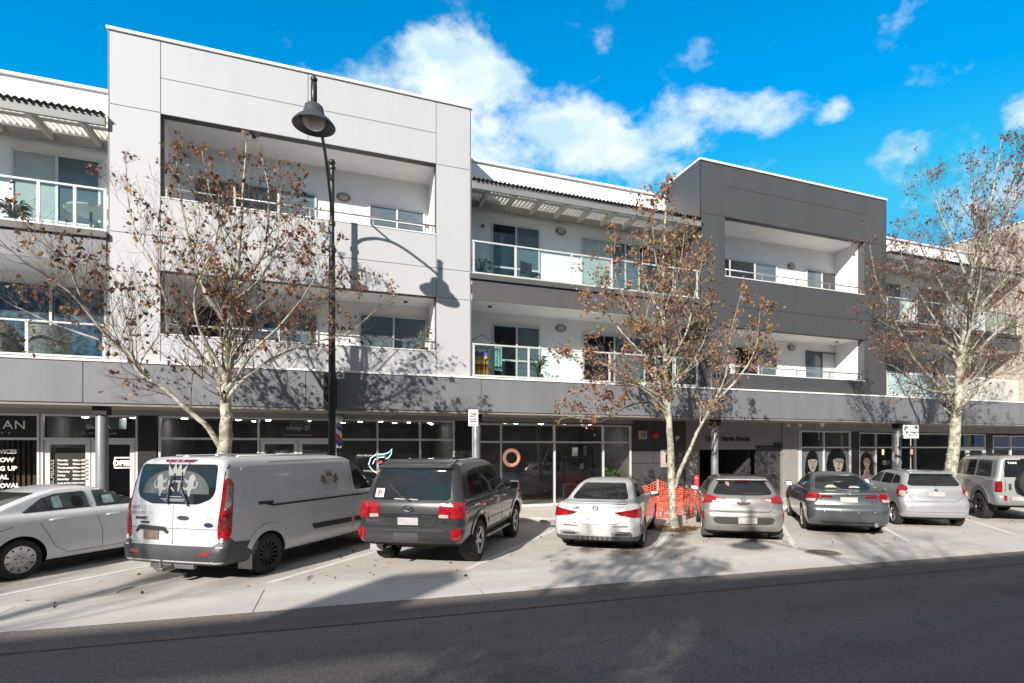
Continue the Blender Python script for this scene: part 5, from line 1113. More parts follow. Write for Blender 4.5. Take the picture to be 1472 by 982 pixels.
    for ring in ([(-.32,-.02),(-.26,.18),(-.10,.30),(.10,.30),(.26,.34),(.36,.46),(.34,.30),(.25,.18),(.17,.16)], [(-.30,-.05),(-.18,-.22),(-.02,-.28),(.14,-.22),(.22,-.06),(.18,.10)], [(-.2,.0),(-.14,.14),(-.02,.20),(.14,.21)]):
        m = MB(); m.tube([(x, 0, z) for x, z in ring], .014, 6); m.build('neon_tube', NB, t)
    for k in range(3):
        m = MB(); m.tube([(-.05,0,-.2+.11*k),(.07,0,-.14+.11*k)], .03, 6); m.build('neon_stripe', NR if k % 2 == 0 else NBL, t)
    # shop 3
    o = shopfront(4.18, 9.80, [5.0, 6.87, 8.70], ztr=2.30, z0=.18, z1=2.90)
    room(4.2, 9.8, 4.5, False); downlights([(x, y, s) for x, y, s in ((4.7,18.5,1),(5.4,18.4,1),(5.55,18.8,.9),(5.75,18.3,1),(6.0,18.6,1),(6.6,18.1,1.2),(7.3,18.7,1),(7.6,18.4,.9),(8.0,18.9,1),(8.3,18.4,1),(8.5,18.2,.8),(9.1,18.6,1))])
    m = MB(); M = Matrix.Translation((5.40, 17.62, 1.78)) @ Matrix.Rotation(R(90), 4, 'X'); prof = [(.25+.055*math.cos(a), .055*math.sin(a)*.7) for a in [2*math.pi*i/12 for i in range(12)]]; m.lathe(prof, 40, M, closed=True)
    tag(m.build('ring_light', mat('pink_copper_ring', (.85,.42,.30), rough=.35, emit=(.9,.42,.28), estr=.5, var=.05)), 'pinkish copper ring hanging in the dark shop window', 'ring light')
    t = thing('shelf_unit', 'black open shelf with framed pictures inside the shop', 'shelf', (8.55, 19.3, .13))
    for z in (.6, 1.1, 1.6): m = MB(); m.box(-.62, .62, -.16, .16, z, z+.03); m.build('shelf_board', W_INTD, t)
    for x in (-.6, .6):
        m = MB(); m.box(x-.02, x+.02, -.02, .02, 0, 2.0); m.build('shelf_post', W_PIER, t)
    for x, z, w_, h_, c in ((-.15, 1.63, .30, .40, (.55,.55,.53)), (.28, 1.63, .18, .46, (.10,.10,.10)), (.12, 1.13, .22, .30, (.33,.33,.33)), (.5, 1.13, .30, .10, (.5,.5,.5))):
        m = MB(); m.box(x-w_/2, x+w_/2, -.03, .01, z, z+h_, bev=.008); f = tag(m.build('picture_frame', W_PIER, None, (8.55, 19.3, .13)), {(-.15):'large framed picture on the top shelf in the shop', .28:'tall narrow dark frame on the top shelf in the shop', .12:'grey framed picture on the middle shelf in the shop', .5:'low pale box frame on the middle shelf in the shop'}[x], 'picture frame')
        m = MB(); m.box(x-w_*.38, x+w_*.38, -.036, -.03, z+.04, z+h_-.04); m.build('picture', mat('picture_%d' % int(c[0]*100), c, var=.4, scale=8), f)
    m = MB(); m.lathe([(.0001,.02),(.10,.02),(.17,.25),(.20,.62),(.12,.95),(.05,1.05),(.0001,1.07)], 14, Matrix.Translation((7.75, 19.6, 1.1)) @ Matrix.Diagonal((1, .45, 1, 1))); m.tube([(7.75,19.6,2.1),(7.75,19.6,2.3),(7.80,19.6,2.36)], .012, 6); tag(m.build('hanging_coat', W_PIER), 'black coat hanging on the rear wall of the shop', 'coat')
    plant('potted_plant', 'broad leafed green plant low in the shop window by the dark wall', (9.25, 18.1, .13), .34, 1.15, 46, (.10,.26,.03), broad=True)
    # recess: dark wall, garage entrance, pale end wall
    m = MB(); m.box(9.83, 12.08, 17.52, 17.7, .12, 3.13); dw = part('entrance_wall', m, W_JOINT)
    part('entrance_cladding', clad([(9.84, 10.75, .14, 1.55), (9.84, 10.75, 1.55, 3.0), (10.75, 12.07, .14, 1.55), (10.75, 12.07, 1.55, 3.0)], 17.49, gap=.02), mat('entrance_charcoal', (.06,.06,.062), rough=.5, var=.15))
    m = MB(); m.box(10.10, 10.42, 17.42, 17.488, 2.42, 2.72, bev=.01); a = part('alarm_panel', m, mat('cream_box', (.50,.46,.38), rough=.5)); m = MB(); m.box(10.17, 10.35, 17.412, 17.42, 2.48, 2.66); m.build('panel_face', mat('panel_face_grey', (.25,.23,.2), var=.4, scale=20), a)
    m = MB(); m.lathe([(.14,0),(.14,.03),(.11,.08),(.03,.10),(.0001,.10)], 24, Matrix.Translation((10.78, 17.488, 2.58)) @ Matrix.Rotation(R(90), 4, 'X')); part('fire_alarm_bell', m, mat('alarm_red', (.62,.02,.035), rough=.35, coat=.5))
    m = MB(); m.box(11.02, 11.58, 17.45, 17.488, 1.40, 2.06, bev=.006); a = part('notice_board', m, mat('notice_pink_grey', (.44,.36,.35), rough=.6)); m = MB(); m.box(11.10, 11.50, 17.442, 17.45, 1.50, 1.97); m.build('notice_field', mat('notice_inner', (.48,.42,.41)), a)
    b_ = MB(); text_mb('15', .42, b_, Matrix.Translation((11.13, 17.436, 1.57)), .006, bold=.01); b_.build('numerals', W_BLACKL, a, angle=0)
    m = MB(); m.lathe([(.10,0),(.07,.10),(.03,.14),(.02,.2)], 16, Matrix.Translation((11.62, 17.3, 2.55)) @ Matrix.Rotation(R(200), 4, 'X')); m.tube([(11.62,17.3,2.5),(11.62,17.45,2.6)], .015, 6); part('wall_spotlight', m, W_STEEL)
    m = MB(); m.box(12.10, 12.70, 17.46, 17.9, .12, 3.12); m.box(12.70, 15.35, 17.46, 17.9, 2.04, 3.12); m.box(15.35, 16.62, 17.46, 17.9, 2.16, 3.12); m.box(16.62, 17.399, 17.40, 17.9, .12, 3.12); pw = part('portal_wall', m, W_CONCS)
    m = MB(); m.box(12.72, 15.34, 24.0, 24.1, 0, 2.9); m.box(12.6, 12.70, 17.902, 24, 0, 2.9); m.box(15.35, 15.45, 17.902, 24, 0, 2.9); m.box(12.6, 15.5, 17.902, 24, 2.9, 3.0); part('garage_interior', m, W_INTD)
    m = MB(); m.box(15.37, 16.60, 17.52, 17.58, .12, 2.14); d_ = part('steel_door', m, mat('door_charcoal', (.05,.05,.053), rough=.45)); m = MB(); m.tube([(16.3,17.52,1.1),(16.3,17.45,1.1),(16.15,17.45,1.1)], .014, 6); m.build('door_handle', W_STEEL, d_)
    m = MB(); m.box(15.30, 16.65, 17.44, 17.459, 2.14, 2.19); m.box(16.2, 16.5, 17.36, 17.459, 2.2, 2.28, bev=.01); part('door_hood', m, W_PIER)
    txt('Hurtle Parade', .235, 13.68, 2.38, W_BLACKL, 17.46, pw, bold=.01); txt('15-19', .235, 12.95, 2.38, W_BLACKL, 17.46, pw, bold=.01)
    for x in (16.2, 16.75):
        m = MB(); m.lathe([(.06,0),(.06,.02),(.05,.05),(.03,.06)], 12, Matrix.Translation((x, 16.7, 3.098)) @ Matrix.Rotation(R(180), 4, 'X')); m.ball((x, 16.66, 2.99), .07); part('security_camera', m, mat('camera_white', (.6,.58,.54), rough=.4))
    # hairdresser
    o = shopfront(17.5, 20.36, [17.62, 18.86], ztr=2.12, z0=.16, z1=2.80); room(17.5, 20.36, 3.5, False); downlights([(19.4, 18.3, 1), (18.2, 18.6, .8)])
    m = MB(); m.lathe([(.0001,-.16),(.05,-.13),(.12,0),(.0001,.003)], 12, Matrix.Translation((18.15, 16.9, 3.098))); part('soffit_light', m, mat('pale_lamp', (.6,.58,.55)))
    poster('wall_poster', 'poster of a woman with long dark hair holding a dark collar to red lips', 17.72, 18.82, .35, 2.06, 0)
    poster('wall_poster', 'poster of a woman with a short black bob, between the window frames', 18.98, 20.26, .35, 2.06, 1)
    o = shopfront(20.82, 29.08, [21.83, 22.9, 24.28, 26.6], doors=[26.6], ztr=2.12, z0=.16, z1=2.76)
    poster('wall_poster', 'poster of a woman with long brown wavy hair and pale lips', 20.90, 21.78, .35, 2.06, 2)
    txt('OXOKO', .28, 22.25, 1.36, mat('dim_lettering', (.22,.22,.22), var=0), 17.49, o, sp_=1.25)
    room(20.82, 29.1, 5, False); downlights([(x, y, s) for x, y, s in ((22.3,18.4,.9),(23.5,18.7,.9),(25.1,18.4,1),(25.7,18.9,.8),(27.5,18.5,.8))])
    for x, c in ((22.6, (1,.55,.25)), (23.7, (1,.55,.25)), (25.6, (1,.2,.15))):
        m = MB(); m.lathe([(.0001,1.78),(.04,1.78),(.05,2.0),(.02,2.04)], 12, Matrix.Translation((x, 18.6, 0))); pl_ = part('pendant_lamp', m, mat('pendant_glow_%d' % int(c[1]*100), (.8,.4,.2), emit=c, estr=2.5, var=0)); m = MB(); m.tube([(x,18.6,2.03),(x,18.6,2.93)], .006, 5); m.build('lamp_cord', W_PIER, pl_)
    m = MB(); m.lathe([(.0001,0),(.10,0),(.10,.006),(.0001,.006)], 20, Matrix.Translation((27.1, 17.47, 1.75)) @ Matrix.Rotation(R(90), 4, 'X')); m.build('door_sticker', mat('sticker_blue', (.06,.10,.35)), o)
    m = MB(); m.box(24.9, 26.2, 19, 19.5, .13, 1.0, bev=.02); tag(m.build('shop_counter', mat('counter_grey', (.22,.22,.22))), 'grey counter inside the shop behind the speckled parking sign', 'counter')
    o = shopfront(29.6, 34.5, [31.0, 32.6], ztr=2.12, z0=.16, z1=2.70); room(29.6, 34.5, 4, False); downlights([(30.3,18.4,1),(31.8,18.4,1)])
    m = MB(); m.box(31.6, 34.4, 19.5, 19.6, .13, 2.9); part('feature_wall', m, mat('brown_feature_wall', (.16,.07,.04)))
    # barber pole on a bracket with its globe
    t = thing('barber_pole', 'red white and blue barber pole with a pale globe on the shop wall', 'barber pole', (.06, 17.28, 2.45))
    m = MB()
    for i in range(12):
        z0_ = -.28+.56*i/12
        n = 18
        for k in range(n):
            a0, a1 = 2*math.pi*k/n, 2*math.pi*(k+1)/n
            col = int(((k/n*3)+(i/12*3.6)) % 3)
            vs = [Vector((.085*math.cos(a), .085*math.sin(a), z)) for z in (z0_, z0_+.56/12) for a in (a0, a1)]
            m.add(vs, [(0, 1, 3, 2)], col, False)
    m.build('striped_cylinder', [mat('pole_red', (.6,.03,.04)), mat('pole_white', (.75,.75,.75)), mat('pole_blue', (.03,.10,.45))], t, fix=True, angle=0)
    m = MB(); m.lathe([(.0001,-.36),(.07,-.34),(.10,-.29),(.10,-.27)], 18); m.lathe([(.10,.27),(.10,.30),(.05,.36),(.05,.40)], 18); m.tube([(0,.08,.0),(0,.22,.0)], .02, 6); m.build('pole_collar', CHROME, t)
    m = MB(); m.ball((0,0,.50), .125, 18, 12); m.build('globe', mat('opal_globe', (.55,.58,.55), rough=.2), t)
    # black hanging sign on the fascia
    t = thing('blade_sign', 'black box sign projecting from the fascia behind the lamp post', 'sign', (-.15, 15.6, 3.60))
    m = MB(); m.box(-.17, .16, -.10, .10, -.46, .46, bev=.02); m.build('sign_box', W_PIER, t)
    m = MB(); m.tube([(-.0,.1,.3),(-.0,.24,.3)], .02, 6); m.tube([(-.0,.1,-.3),(-.0,.24,-.3)], .02, 6); m.build('sign_bracket', W_STEEL, t)
def poster(name, label, x0, x1, z0, z1, k):
    y = 17.53
    t = thing(name, label, 'poster', ((x0+x1)/2, y, z0), 0, 'portrait posters in the shop windows'); w_ = x1-x0; h_ = z1-z0; cx = 0
    m = MB(); m.box(-w_/2, w_/2, 0, .012, 0, h_); m.build('poster_sheet', mat('poster_bg_%d' % k, [(.30,.34,.35), (.40,.37,.36), (.33,.33,.33)][k], var=.06), t)
    HA = mat('poster_hair_%d' % k, [(.012,.010,.012), (.012,.011,.012), (.045,.022,.015)][k], var=.5, scale=14, stretch=(6, 1, .6)); SK = mat('poster_skin_%d' % k, [(.74,.58,.50), (.82,.64,.55), (.62,.44,.36)][k], var=.08, scale=5)
    LI = mat('poster_lips', (.42,.03,.045)); DK = mat('poster_eye', (.02,.015,.015)); CL = mat('poster_cloth_%d' % k, [(.05,.045,.10), (.09,.05,.06), (.62,.45,.40)][k], var=.4, scale=6)
    zc = h_*.68; s_ = w_*.52; fy = .13
    def P(poly, d_, mm, nm): m2 = MB(); m2.prism([(cx+a*s_, zc+b_*s_) for a, b_ in poly], 'y', -d_, -d_+.001); m2.build(nm, mm, t)
    hairs = [[(-.55,-1.1),(-.66,-.6),(-.58,.1),(-.44,.55),(-.16,.80),(.2,.82),(.48,.60),(.60,.2),(.66,-.5),(.58,-.85),(.75,-1.2),(.3,-1.2),(-.3,-1.3)],
             [(-.75,-.78),(-.86,-.2),(-.70,.40),(-.38,.80),(.1,.92),(.5,.78),(.76,.35),(.84,-.3),(.72,-.85),(.2,-.7),(-.3,-.75)],
             [(-.95,-1.75),(-.92,-.9),(-.80,-.1),(-.66,.5),(-.3,.88),(.15,.92),(.6,.62),(.80,.05),(.92,-.8),(.98,-1.75),(.4,-1.5),(-.4,-1.5)]]
    P(hairs[k], .004, HA, 'hair')
    P([(-.42,-1.1),(.36,-1.1),(.30,-.7),(-.30,-.7)] if k != 2 else [(-.45,-1.75),(.45,-1.75),(.30,-.7),(-.30,-.7)], .006, SK, 'neck')
    if k != 1: P([(-.95,-1.95),(.98,-1.95),(.9,-1.35),(.3,-1.2),(0,-1.45),(-.35,-1.2),(-.9,-1.4)], .007, CL, 'clothing')
    else: P([(-.9,-1.95),(.9,-1.95),(.8,-1.2),(.35,-1.0),(0,-1.25),(-.3,-1.0),(-.8,-1.15)], .007, CL, 'clothing')
    fx = [.06, .16, .04][k]
    def PF(poly, d_, mm, nm): P([(p[0], p[1]+fy) for p in poly], d_, mm, nm)
    PF([(fx+.47*math.cos(a)*(1 if math.sin(a) > 0 else .92-.25*abs(math.sin(a))), -.16+(.55 if math.sin(a) > 0 else .68)*math.sin(a)) for a in [2*math.pi*i/26 for i in range(26)]], .008, SK, 'face')
    if k < 2: PF([(fx-.44,.02),(fx-.42,.34),(fx,.44),(fx+.42,.32),(fx+.44,-.02),(fx+.30,.08),(fx-.1,.10),(fx-.32,.06)], .010, HA, 'fringe')
    else: PF([(fx-.46,-.1),(fx-.40,.26),(fx-.02,.42),(fx+.36,.26),(fx+.46,-.1),(fx+.34,.10),(fx,.30),(fx-.32,.12)], .010, HA, 'fringe')
    for sx in (-1, 1):
        PF([(fx+sx*.09,-.11),(fx+sx*.20,-.075),(fx+sx*.33,-.09),(fx+sx*.21,-.135)], .0105, DK, 'eye'); PF([(fx+sx*.07,.01),(fx+sx*.22,.055),(fx+sx*.37,.01),(fx+sx*.22,.035)], .0115, DK, 'brow')
    PF([(fx-.04,-.12),(fx+.02,-.10),(fx+.10,-.36),(fx-.02,-.38)], .0095, mat('poster_nose', (.36,.23,.19)), 'nose'); PF([(fx-.15,-.53),(fx-.06,-.48),(fx,-.50),(fx+.06,-.48),(fx+.15,-.53),(fx,-.61)], .0105, LI, 'mouth')
def plant(name, label, loc, rad, h, n, col, broad=False, pot=True, cat='plant'):
    t = thing(name, label, cat, loc, 0, 'plants in pots'); rnd = random.Random(hash(label) % 1000 if False else len(label))
    if pot:
        m = MB(); m.lathe([(.0001,0),(.13,0),(.17,.28),(.15,.28),(.14,.24),(.0001,.24)], 16); m.build('pot', mat('pot_grey', (.12,.11,.10), rough=.7), t)
    m = MB(); z0 = .24 if pot else 0
    for i in range(n):
        a = rnd.uniform(0, 2*math.pi); el = rnd.uniform(.15, 1.0); L = rad*rnd.uniform(.6, 1.15); top = z0+(h-z0)*rnd.uniform(.35, 1.0)
        p0 = Vector((0, 0, z0)); p1 = Vector((math.cos(a)*L*.45, math.sin(a)*L*.45, top)); p2 = p1+Vector((math.cos(a)*L*.8, math.sin(a)*L*.8, -L*.35+.2*el))
        w_ = .09 if broad else .022; sd = Vector((-math.sin(a), math.cos(a), 0))*w_
        m.tube([p0, p1], .008, 4, cap=False)
        q = (p1+p2)/2+Vector((0, 0, .05)); m.add([p1, q+sd, p2, q-sd, q+Vector((0, 0, -.03))], [(0, 1, 4), (1, 2, 4), (2, 3, 4), (3, 0, 4)], None, True)
    m.build('leaves', mat('leaf_%d' % int(col[1]*1000), col, rough=.5, var=.4, scale=8), t, fix=False); return t
# ---------------------------------------------------------------- trees
def bark_mat():
    m, nt, b = _nt('plane_tree_bark')
    out, fac, src = noise_mix(nt, (.20,.18,.14), (.44,.43,.36), 5.5, detail=6, lo=.40, hi=.58)
    o2, f2, _ = noise_mix(nt, (1,1,1), (.35,.32,.27), 9, detail=3, lo=.60, hi=.66)
    mx = nt.nodes.new('ShaderNodeMix'); mx.data_type = 'RGBA'; mx.blend_type = 'MULTIPLY'; mx.inputs['Factor'].default_value = 1
    nt.links.new(out, mx.inputs['A']); nt.links.new(o2, mx.inputs['B']); nt.links.new(mx.outputs['Result'], b.inputs['Base Color'])
    b.inputs['Roughness'].default_value = .8
    bp = nt.nodes.new('ShaderNodeBump'); bp.inputs['Strength'].default_value = .4; bp.inputs['Distance'].default_value = .02; nt.links.new(fac, bp.inputs['Height']); nt.links.new(bp.outputs[0], b.inputs['Normal'])
    return m
BARK = bark_mat()
TWIG = mat('twig_bark', (.13,.105,.09), rough=.8, var=.35, scale=2.5)
def leaf_mat(name, col):
    m = bpy.data.materials.new(name); m.use_nodes = True; nt = m.node_tree; b = nt.nodes['Principled BSDF']; out = nt.nodes['Material Output']
    c, fac, _ = noise_mix(nt, tuple(x*.6 for x in col), tuple(min(1, x*1.4) for x in col), 4, detail=3)
    nt.links.new(c, b.inputs['Base Color']); b.inputs['Roughness'].default_value = .55
    t = nt.nodes.new('ShaderNodeBsdfTranslucent'); nt.links.new(c, t.inputs['Color'])
    mx = nt.nodes.new('ShaderNodeMixShader'); mx.inputs[0].default_value = .35; nt.links.new(b.outputs[0], mx.inputs[1]); nt.links.new(t.outputs[0], mx.inputs[2]); nt.links.new(mx.outputs[0], out.inputs['Surface']); return m
LEAVES = [leaf_mat('dry_leaf_brown', (.11,.048,.026)), leaf_mat('dry_leaf_tan', (.30,.165,.09)), leaf_mat('dry_leaf_rust', (.20,.055,.028)), leaf_mat('leaf_ochre', (.38,.24,.05)), leaf_mat('leaf_olive', (.16,.17,.03)), leaf_mat('dry_leaf_pinkish', (.42,.25,.19))]
TWIGP = mat('pale_twig_bark', (.33,.28,.24), rough=.8, var=.3, scale=2.5)
def add_leaf(mb, p, s, rnd, wts):
    """one dry, curled, five lobed leaf"""
    n = Vector((rnd.gauss(0,1), rnd.gauss(0,1), rnd.gauss(0,.8))).normalized(); a = n.orthogonal().normalized(); b = n.cross(a)
    t = rnd.uniform(0, 6.28); u = a*math.cos(t)+b*math.sin(t); v = n.cross(u); curl = rnd.uniform(.5, 1.6); ux = rnd.uniform(.5, .95)
    vs = [p]
    for (x, y) in ((0,-.55),(.38,-.62),(.42,-.2),(.85,.0),(.45,.28),(.35,.62),(0,.95),(-.35,.62),(-.45,.28),(-.85,.0),(-.42,-.2),(-.38,-.62)):
        r2 = x*x+y*y; vs.append(p+(u*x*ux+v*y)*s*(1-.15*curl*r2)+n*s*curl*(abs(x)*.55+x*x*.35+y*y*.3*math.sin(curl*9)))
    mb.add(vs, [(0, i, i % 12+1) for i in range(1, 13)], rnd.choices(range(6), wts)[0], False)
def smooth_pts(pts, k=3):
    P = [Vector(p) for p in pts]; out = []
    for i in range(len(P)-1):
        p0 = P[max(0, i-1)]; p1 = P[i]; p2 = P[i+1]; p3 = P[min(len(P)-1, i+2)]
        for j in range(k):
            t = j/k; out.append(.5*((2*p1)+(p2-p0)*t+(2*p0-5*p1+4*p2-p3)*t*t+(3*p1-3*p2+p3-p0)*t**3))
    out.append(P[-1]); return out
def tree(label, base, limbs, seed, r0, leaf_n, leaf_s, wts, twig_len=1.0, dens=1.0, group=None, leafmap=None, twig=None, ztop=99):
    """limbs: the main stem and branches as points in the street; finer growth is added along them"""
    rnd = random.Random(seed); bx, by = base
    t = thing('plane_tree', label, 'tree', (bx, by, 0), 0, group)
    trunk = MB(); br = MB(); tips = []
    def shoot(p, d, L, r, lvl):
        dd = d.normalized(); L = min(L, max(.18, (ztop-p.z)/max(.45, dd.z+.25))); n = max(3, int(L/.16)); pts = [p]; q = p.copy()
        for i in range(n):
            dd = (dd+Vector((rnd.gauss(0,.10), rnd.gauss(0,.10), rnd.gauss(0,.08)+.11))).normalized(); q = q+dd*(L/n); pts.append(q.copy())
        rr = [max(.0024, r*(1-.8*i/n)) for i in range(n+1)]
        br.tube(pts, rr, 5 if r > .009 else 3, cap=False, mi=0 if r > .02 else 1)
        if lvl > 0:
            k = max(3, int(L/.13*dens))
            for i in range(k):
                f = .18+.8*(i+rnd.random())/k; idx = min(n-1, int(f*n)); pp = pts[idx]+(pts[idx+1]-pts[idx])*rnd.random()
                ax = (pts[idx+1]-pts[idx]).normalized(); o = ax.orthogonal().normalized(); o = Matrix.Rotation(rnd.uniform(0, 6.28), 3, ax) @ o
                ang = R(rnd.uniform(28, 58)); nd = ax*math.cos(ang)+o*math.sin(ang); nd.z += .12
                shoot(pp, nd, L*(.32+.38*(1-f))*rnd.uniform(.7, 1.25), max(.003, rr[idx]*.55), lvl-1)
        if lvl <= 1:
            for i in range(1, n+1): tips.append(pts[i])
    for li, raw in enumerate(limbs):
        pts = smooth_pts([(x-bx, y-by, z) for x, y, z in raw], 4); n = len(pts)
        L = sum((pts[i+1]-pts[i]).length for i in range(n-1))
        rb = r0 if li == 0 else min(r0*.55, .012+.010*L)
        rads = [max(.007, rb*(1-.93*(i/(n-1))**.85)) for i in range(n)]
        if li == 0: rads[0] *= 1.25; rads[1] *= 1.1
        pts2 = [p+Vector((rnd.gauss(0,1), rnd.gauss(0,1), 0))*.008 for p in pts]
        (trunk if li == 0 else br).tube(pts2, rads, 14 if li == 0 else 9, cap=True)
        for i in range(int(L*3.2)):            # knots and bark lumps
            j = rnd.randrange(n); a = rnd.uniform(0, 6.28)
            if rads[j] > .035: (trunk if li == 0 else br).ball(pts2[j]+Vector((math.cos(a), math.sin(a), 0))*rads[j]*.8, rads[j]*.33, 7, 5)
        start = .30 if li == 0 else .22
        k = int(L*5.6*dens)
        for i in range(k):
            f = start+(1-start)*(i+rnd.random())/k; j = min(n-2, int(f*(n-1))); p = pts2[j]+(pts2[j+1]-pts2[j])*rnd.random(); ax = (pts2[j+1]-pts2[j]).normalized()
            if p.z < 2.6: continue
            o = Matrix.Rotation(rnd.uniform(0, 6.28), 3, ax) @ ax.orthogonal().normalized(); ang = R(rnd.uniform(30, 62)); nd = ax*math.cos(ang)+o*math.sin(ang); nd.z += .15
            shoot(p, nd, twig_len*(.55+.75*math.sin(math.pi*min(1, f*1.05)))*rnd.uniform(.55, 1.15), max(.004, rads[j]*.34), 2 if rnd.random() < .75 else 1)
        shoot(pts2[-1], pts2[-1]-pts2[-3], twig_len*.5, rads[-1], 2)
    trunk.build('trunk', BARK, t, fix=False); br.build('branches', [BARK, twig or TWIG], t, fix=False)
    lf = MB(); cl = {}
    made = 0
    while made < leaf_n:
        p = rnd.choice(tips); k = 1+min(5, int(rnd.expovariate(.55))); made += k
        for j in range(k):
            sp_ = .03+.02*j; q = p+Vector((rnd.gauss(0, sp_), rnd.gauss(0, sp_), rnd.gauss(-.03, sp_)))
            add_leaf(lf, q, leaf_s*rnd.uniform(.5, 1.25), rnd, wts)
    lf.build('leaves', LEAVES, t, fix=False)
    return t
T1 = [
   [(-2.18,13.2,1.02),(-2.17,13.21,2.03),(-2.15,13.22,2.75),(-2.15,13.24,3.48),(-2.11,13.25,4.5),(-2.06,13.26,5.06),(-1.96,13.27,5.83),(-1.87,13.29,7.16),(-1.79,13.3,8.65)] ,
   [(-2.18,13.2,1.96),(-2.45,13.14,2.53),(-2.78,13.09,2.85),(-3.17,13.03,3.28),(-3.58,12.98,3.58),(-3.72,12.92,3.94),(-4.26,12.87,4.52),(-4.5,12.81,5.09),(-4.66,12.76,5.49),(-5.18,12.7,6.05)] ,
   [(-2.14,13.2,3.33),(-2.48,13.35,3.82),(-2.93,13.5,4.43),(-3.26,13.65,5.04),(-3.58,13.8,5.93),(-3.98,13.95,6.82),(-4.14,14.1,8.09)] ,
   [(-3.74,13.0,3.93),(-4.06,12.7,4.28),(-4.47,12.4,4.91),(-4.94,12.1,5.26),(-5.13,11.8,5.49)] ,
   [(-3.45,13.1,3.55),(-4.02,13.3,4.09),(-4.98,13.5,4.47),(-5.8,13.7,4.85)] ,
   [(-2.12,13.2,3.16),(-1.86,13.12,3.48),(-1.3,13.04,3.98),(-0.61,12.96,4.33),(0.23,12.88,4.63),(0.88,12.8,5.24)] ,
   [(-2.12,13.2,3.33),(-1.65,12.85,4.03),(-1.1,12.5,4.57),(-0.57,12.15,5.24),(-0.18,11.8,5.87)] ,
   [(-2.08,13.2,4.64),(-2.5,13.45,5.24),(-2.79,13.7,5.99),(-3.09,13.95,7.24),(-3.26,14.2,8.6)] ,
   [(-2.03,13.2,5.18),(-1.52,12.87,5.54),(-1.13,12.53,6.27),(-1.04,12.2,7.27)] ,
   [(-1.98,13.2,5.66),(-2.24,13.4,6.57),(-2.53,13.6,7.63),(-2.7,13.8,8.51)] ,
   [(-2.0,13.2,5.37),(-1.48,13.63,6.45),(-1.45,14.07,8.01),(-1.64,14.5,8.9)] ,
   [(-2.13,13.2,3.62),(-2.52,12.88,4.4),(-2.57,12.55,5.14),(-2.16,12.22,6.03),(-2.05,11.9,6.58)] ,
   [(-2.13,13.2,3.76),(-1.62,13.67,4.77),(-0.81,14.13,5.41),(0.59,14.6,6.16)] ,
]
T2 = [
   [(8.26,12.45,-0.04),(8.19,12.45,1.09),(8.13,12.45,2.55),(8.03,12.45,3.63),(7.96,12.45,5.08),(7.92,12.45,6.52),(8.0,12.45,8.16),(8.03,12.45,9.03)] ,
   [(8.24,12.45,1.0),(8.55,12.37,1.82),(8.88,12.28,2.55),(9.19,12.2,3.14),(9.64,12.12,4.03),(9.73,12.03,5.13),(10.02,11.95,6.24)] ,
   [(9.3,12.2,3.29),(9.98,12.07,3.95),(10.44,11.93,4.7),(10.49,11.8,5.69)] ,
   [(8.07,12.45,3.0),(7.52,12.57,3.3),(6.67,12.7,3.07),(6.04,12.82,2.85),(5.43,12.95,2.92)] ,
   [(8.03,12.45,3.36),(6.84,12.28,3.83),(5.9,12.12,4.19),(4.95,11.95,4.25)] ,
   [(8.0,12.45,4.0),(7.09,12.72,4.89),(6.52,12.98,5.62),(6.14,13.25,5.83)] ,
   [(7.98,12.45,4.54),(6.89,12.18,5.47),(6.26,11.92,6.19),(6.12,11.65,7.0)] ,
   [(7.96,12.45,5.44),(7.46,12.65,6.53),(7.58,12.85,7.52)] ,
   [(8.03,12.45,3.63),(8.85,12.65,4.25),(9.56,12.85,5.27),(9.83,13.05,6.31)] ,
   [(8.0,12.45,4.18),(8.42,12.18,5.06),(8.55,11.92,6.08),(8.56,11.65,6.89)] ,
   [(7.96,12.45,5.62),(8.56,12.7,6.85),(8.95,12.95,8.11)] ,
   [(7.94,12.45,6.16),(7.5,12.2,7.11),(7.34,11.95,8.04)] ,
   [(8.0,12.45,3.9),(7.38,12.02,4.61),(6.92,11.58,5.34),(7.04,11.15,6.06)] ,
   [(8.0,12.45,3.63),(7.7,12.88,4.4),(9.09,13.32,5.52),(9.62,13.75,6.67)] ,
   [(8.05,12.45,3.09),(7.16,12.15,3.57),(6.13,11.85,3.67),(5.27,11.55,3.44)] ,
]
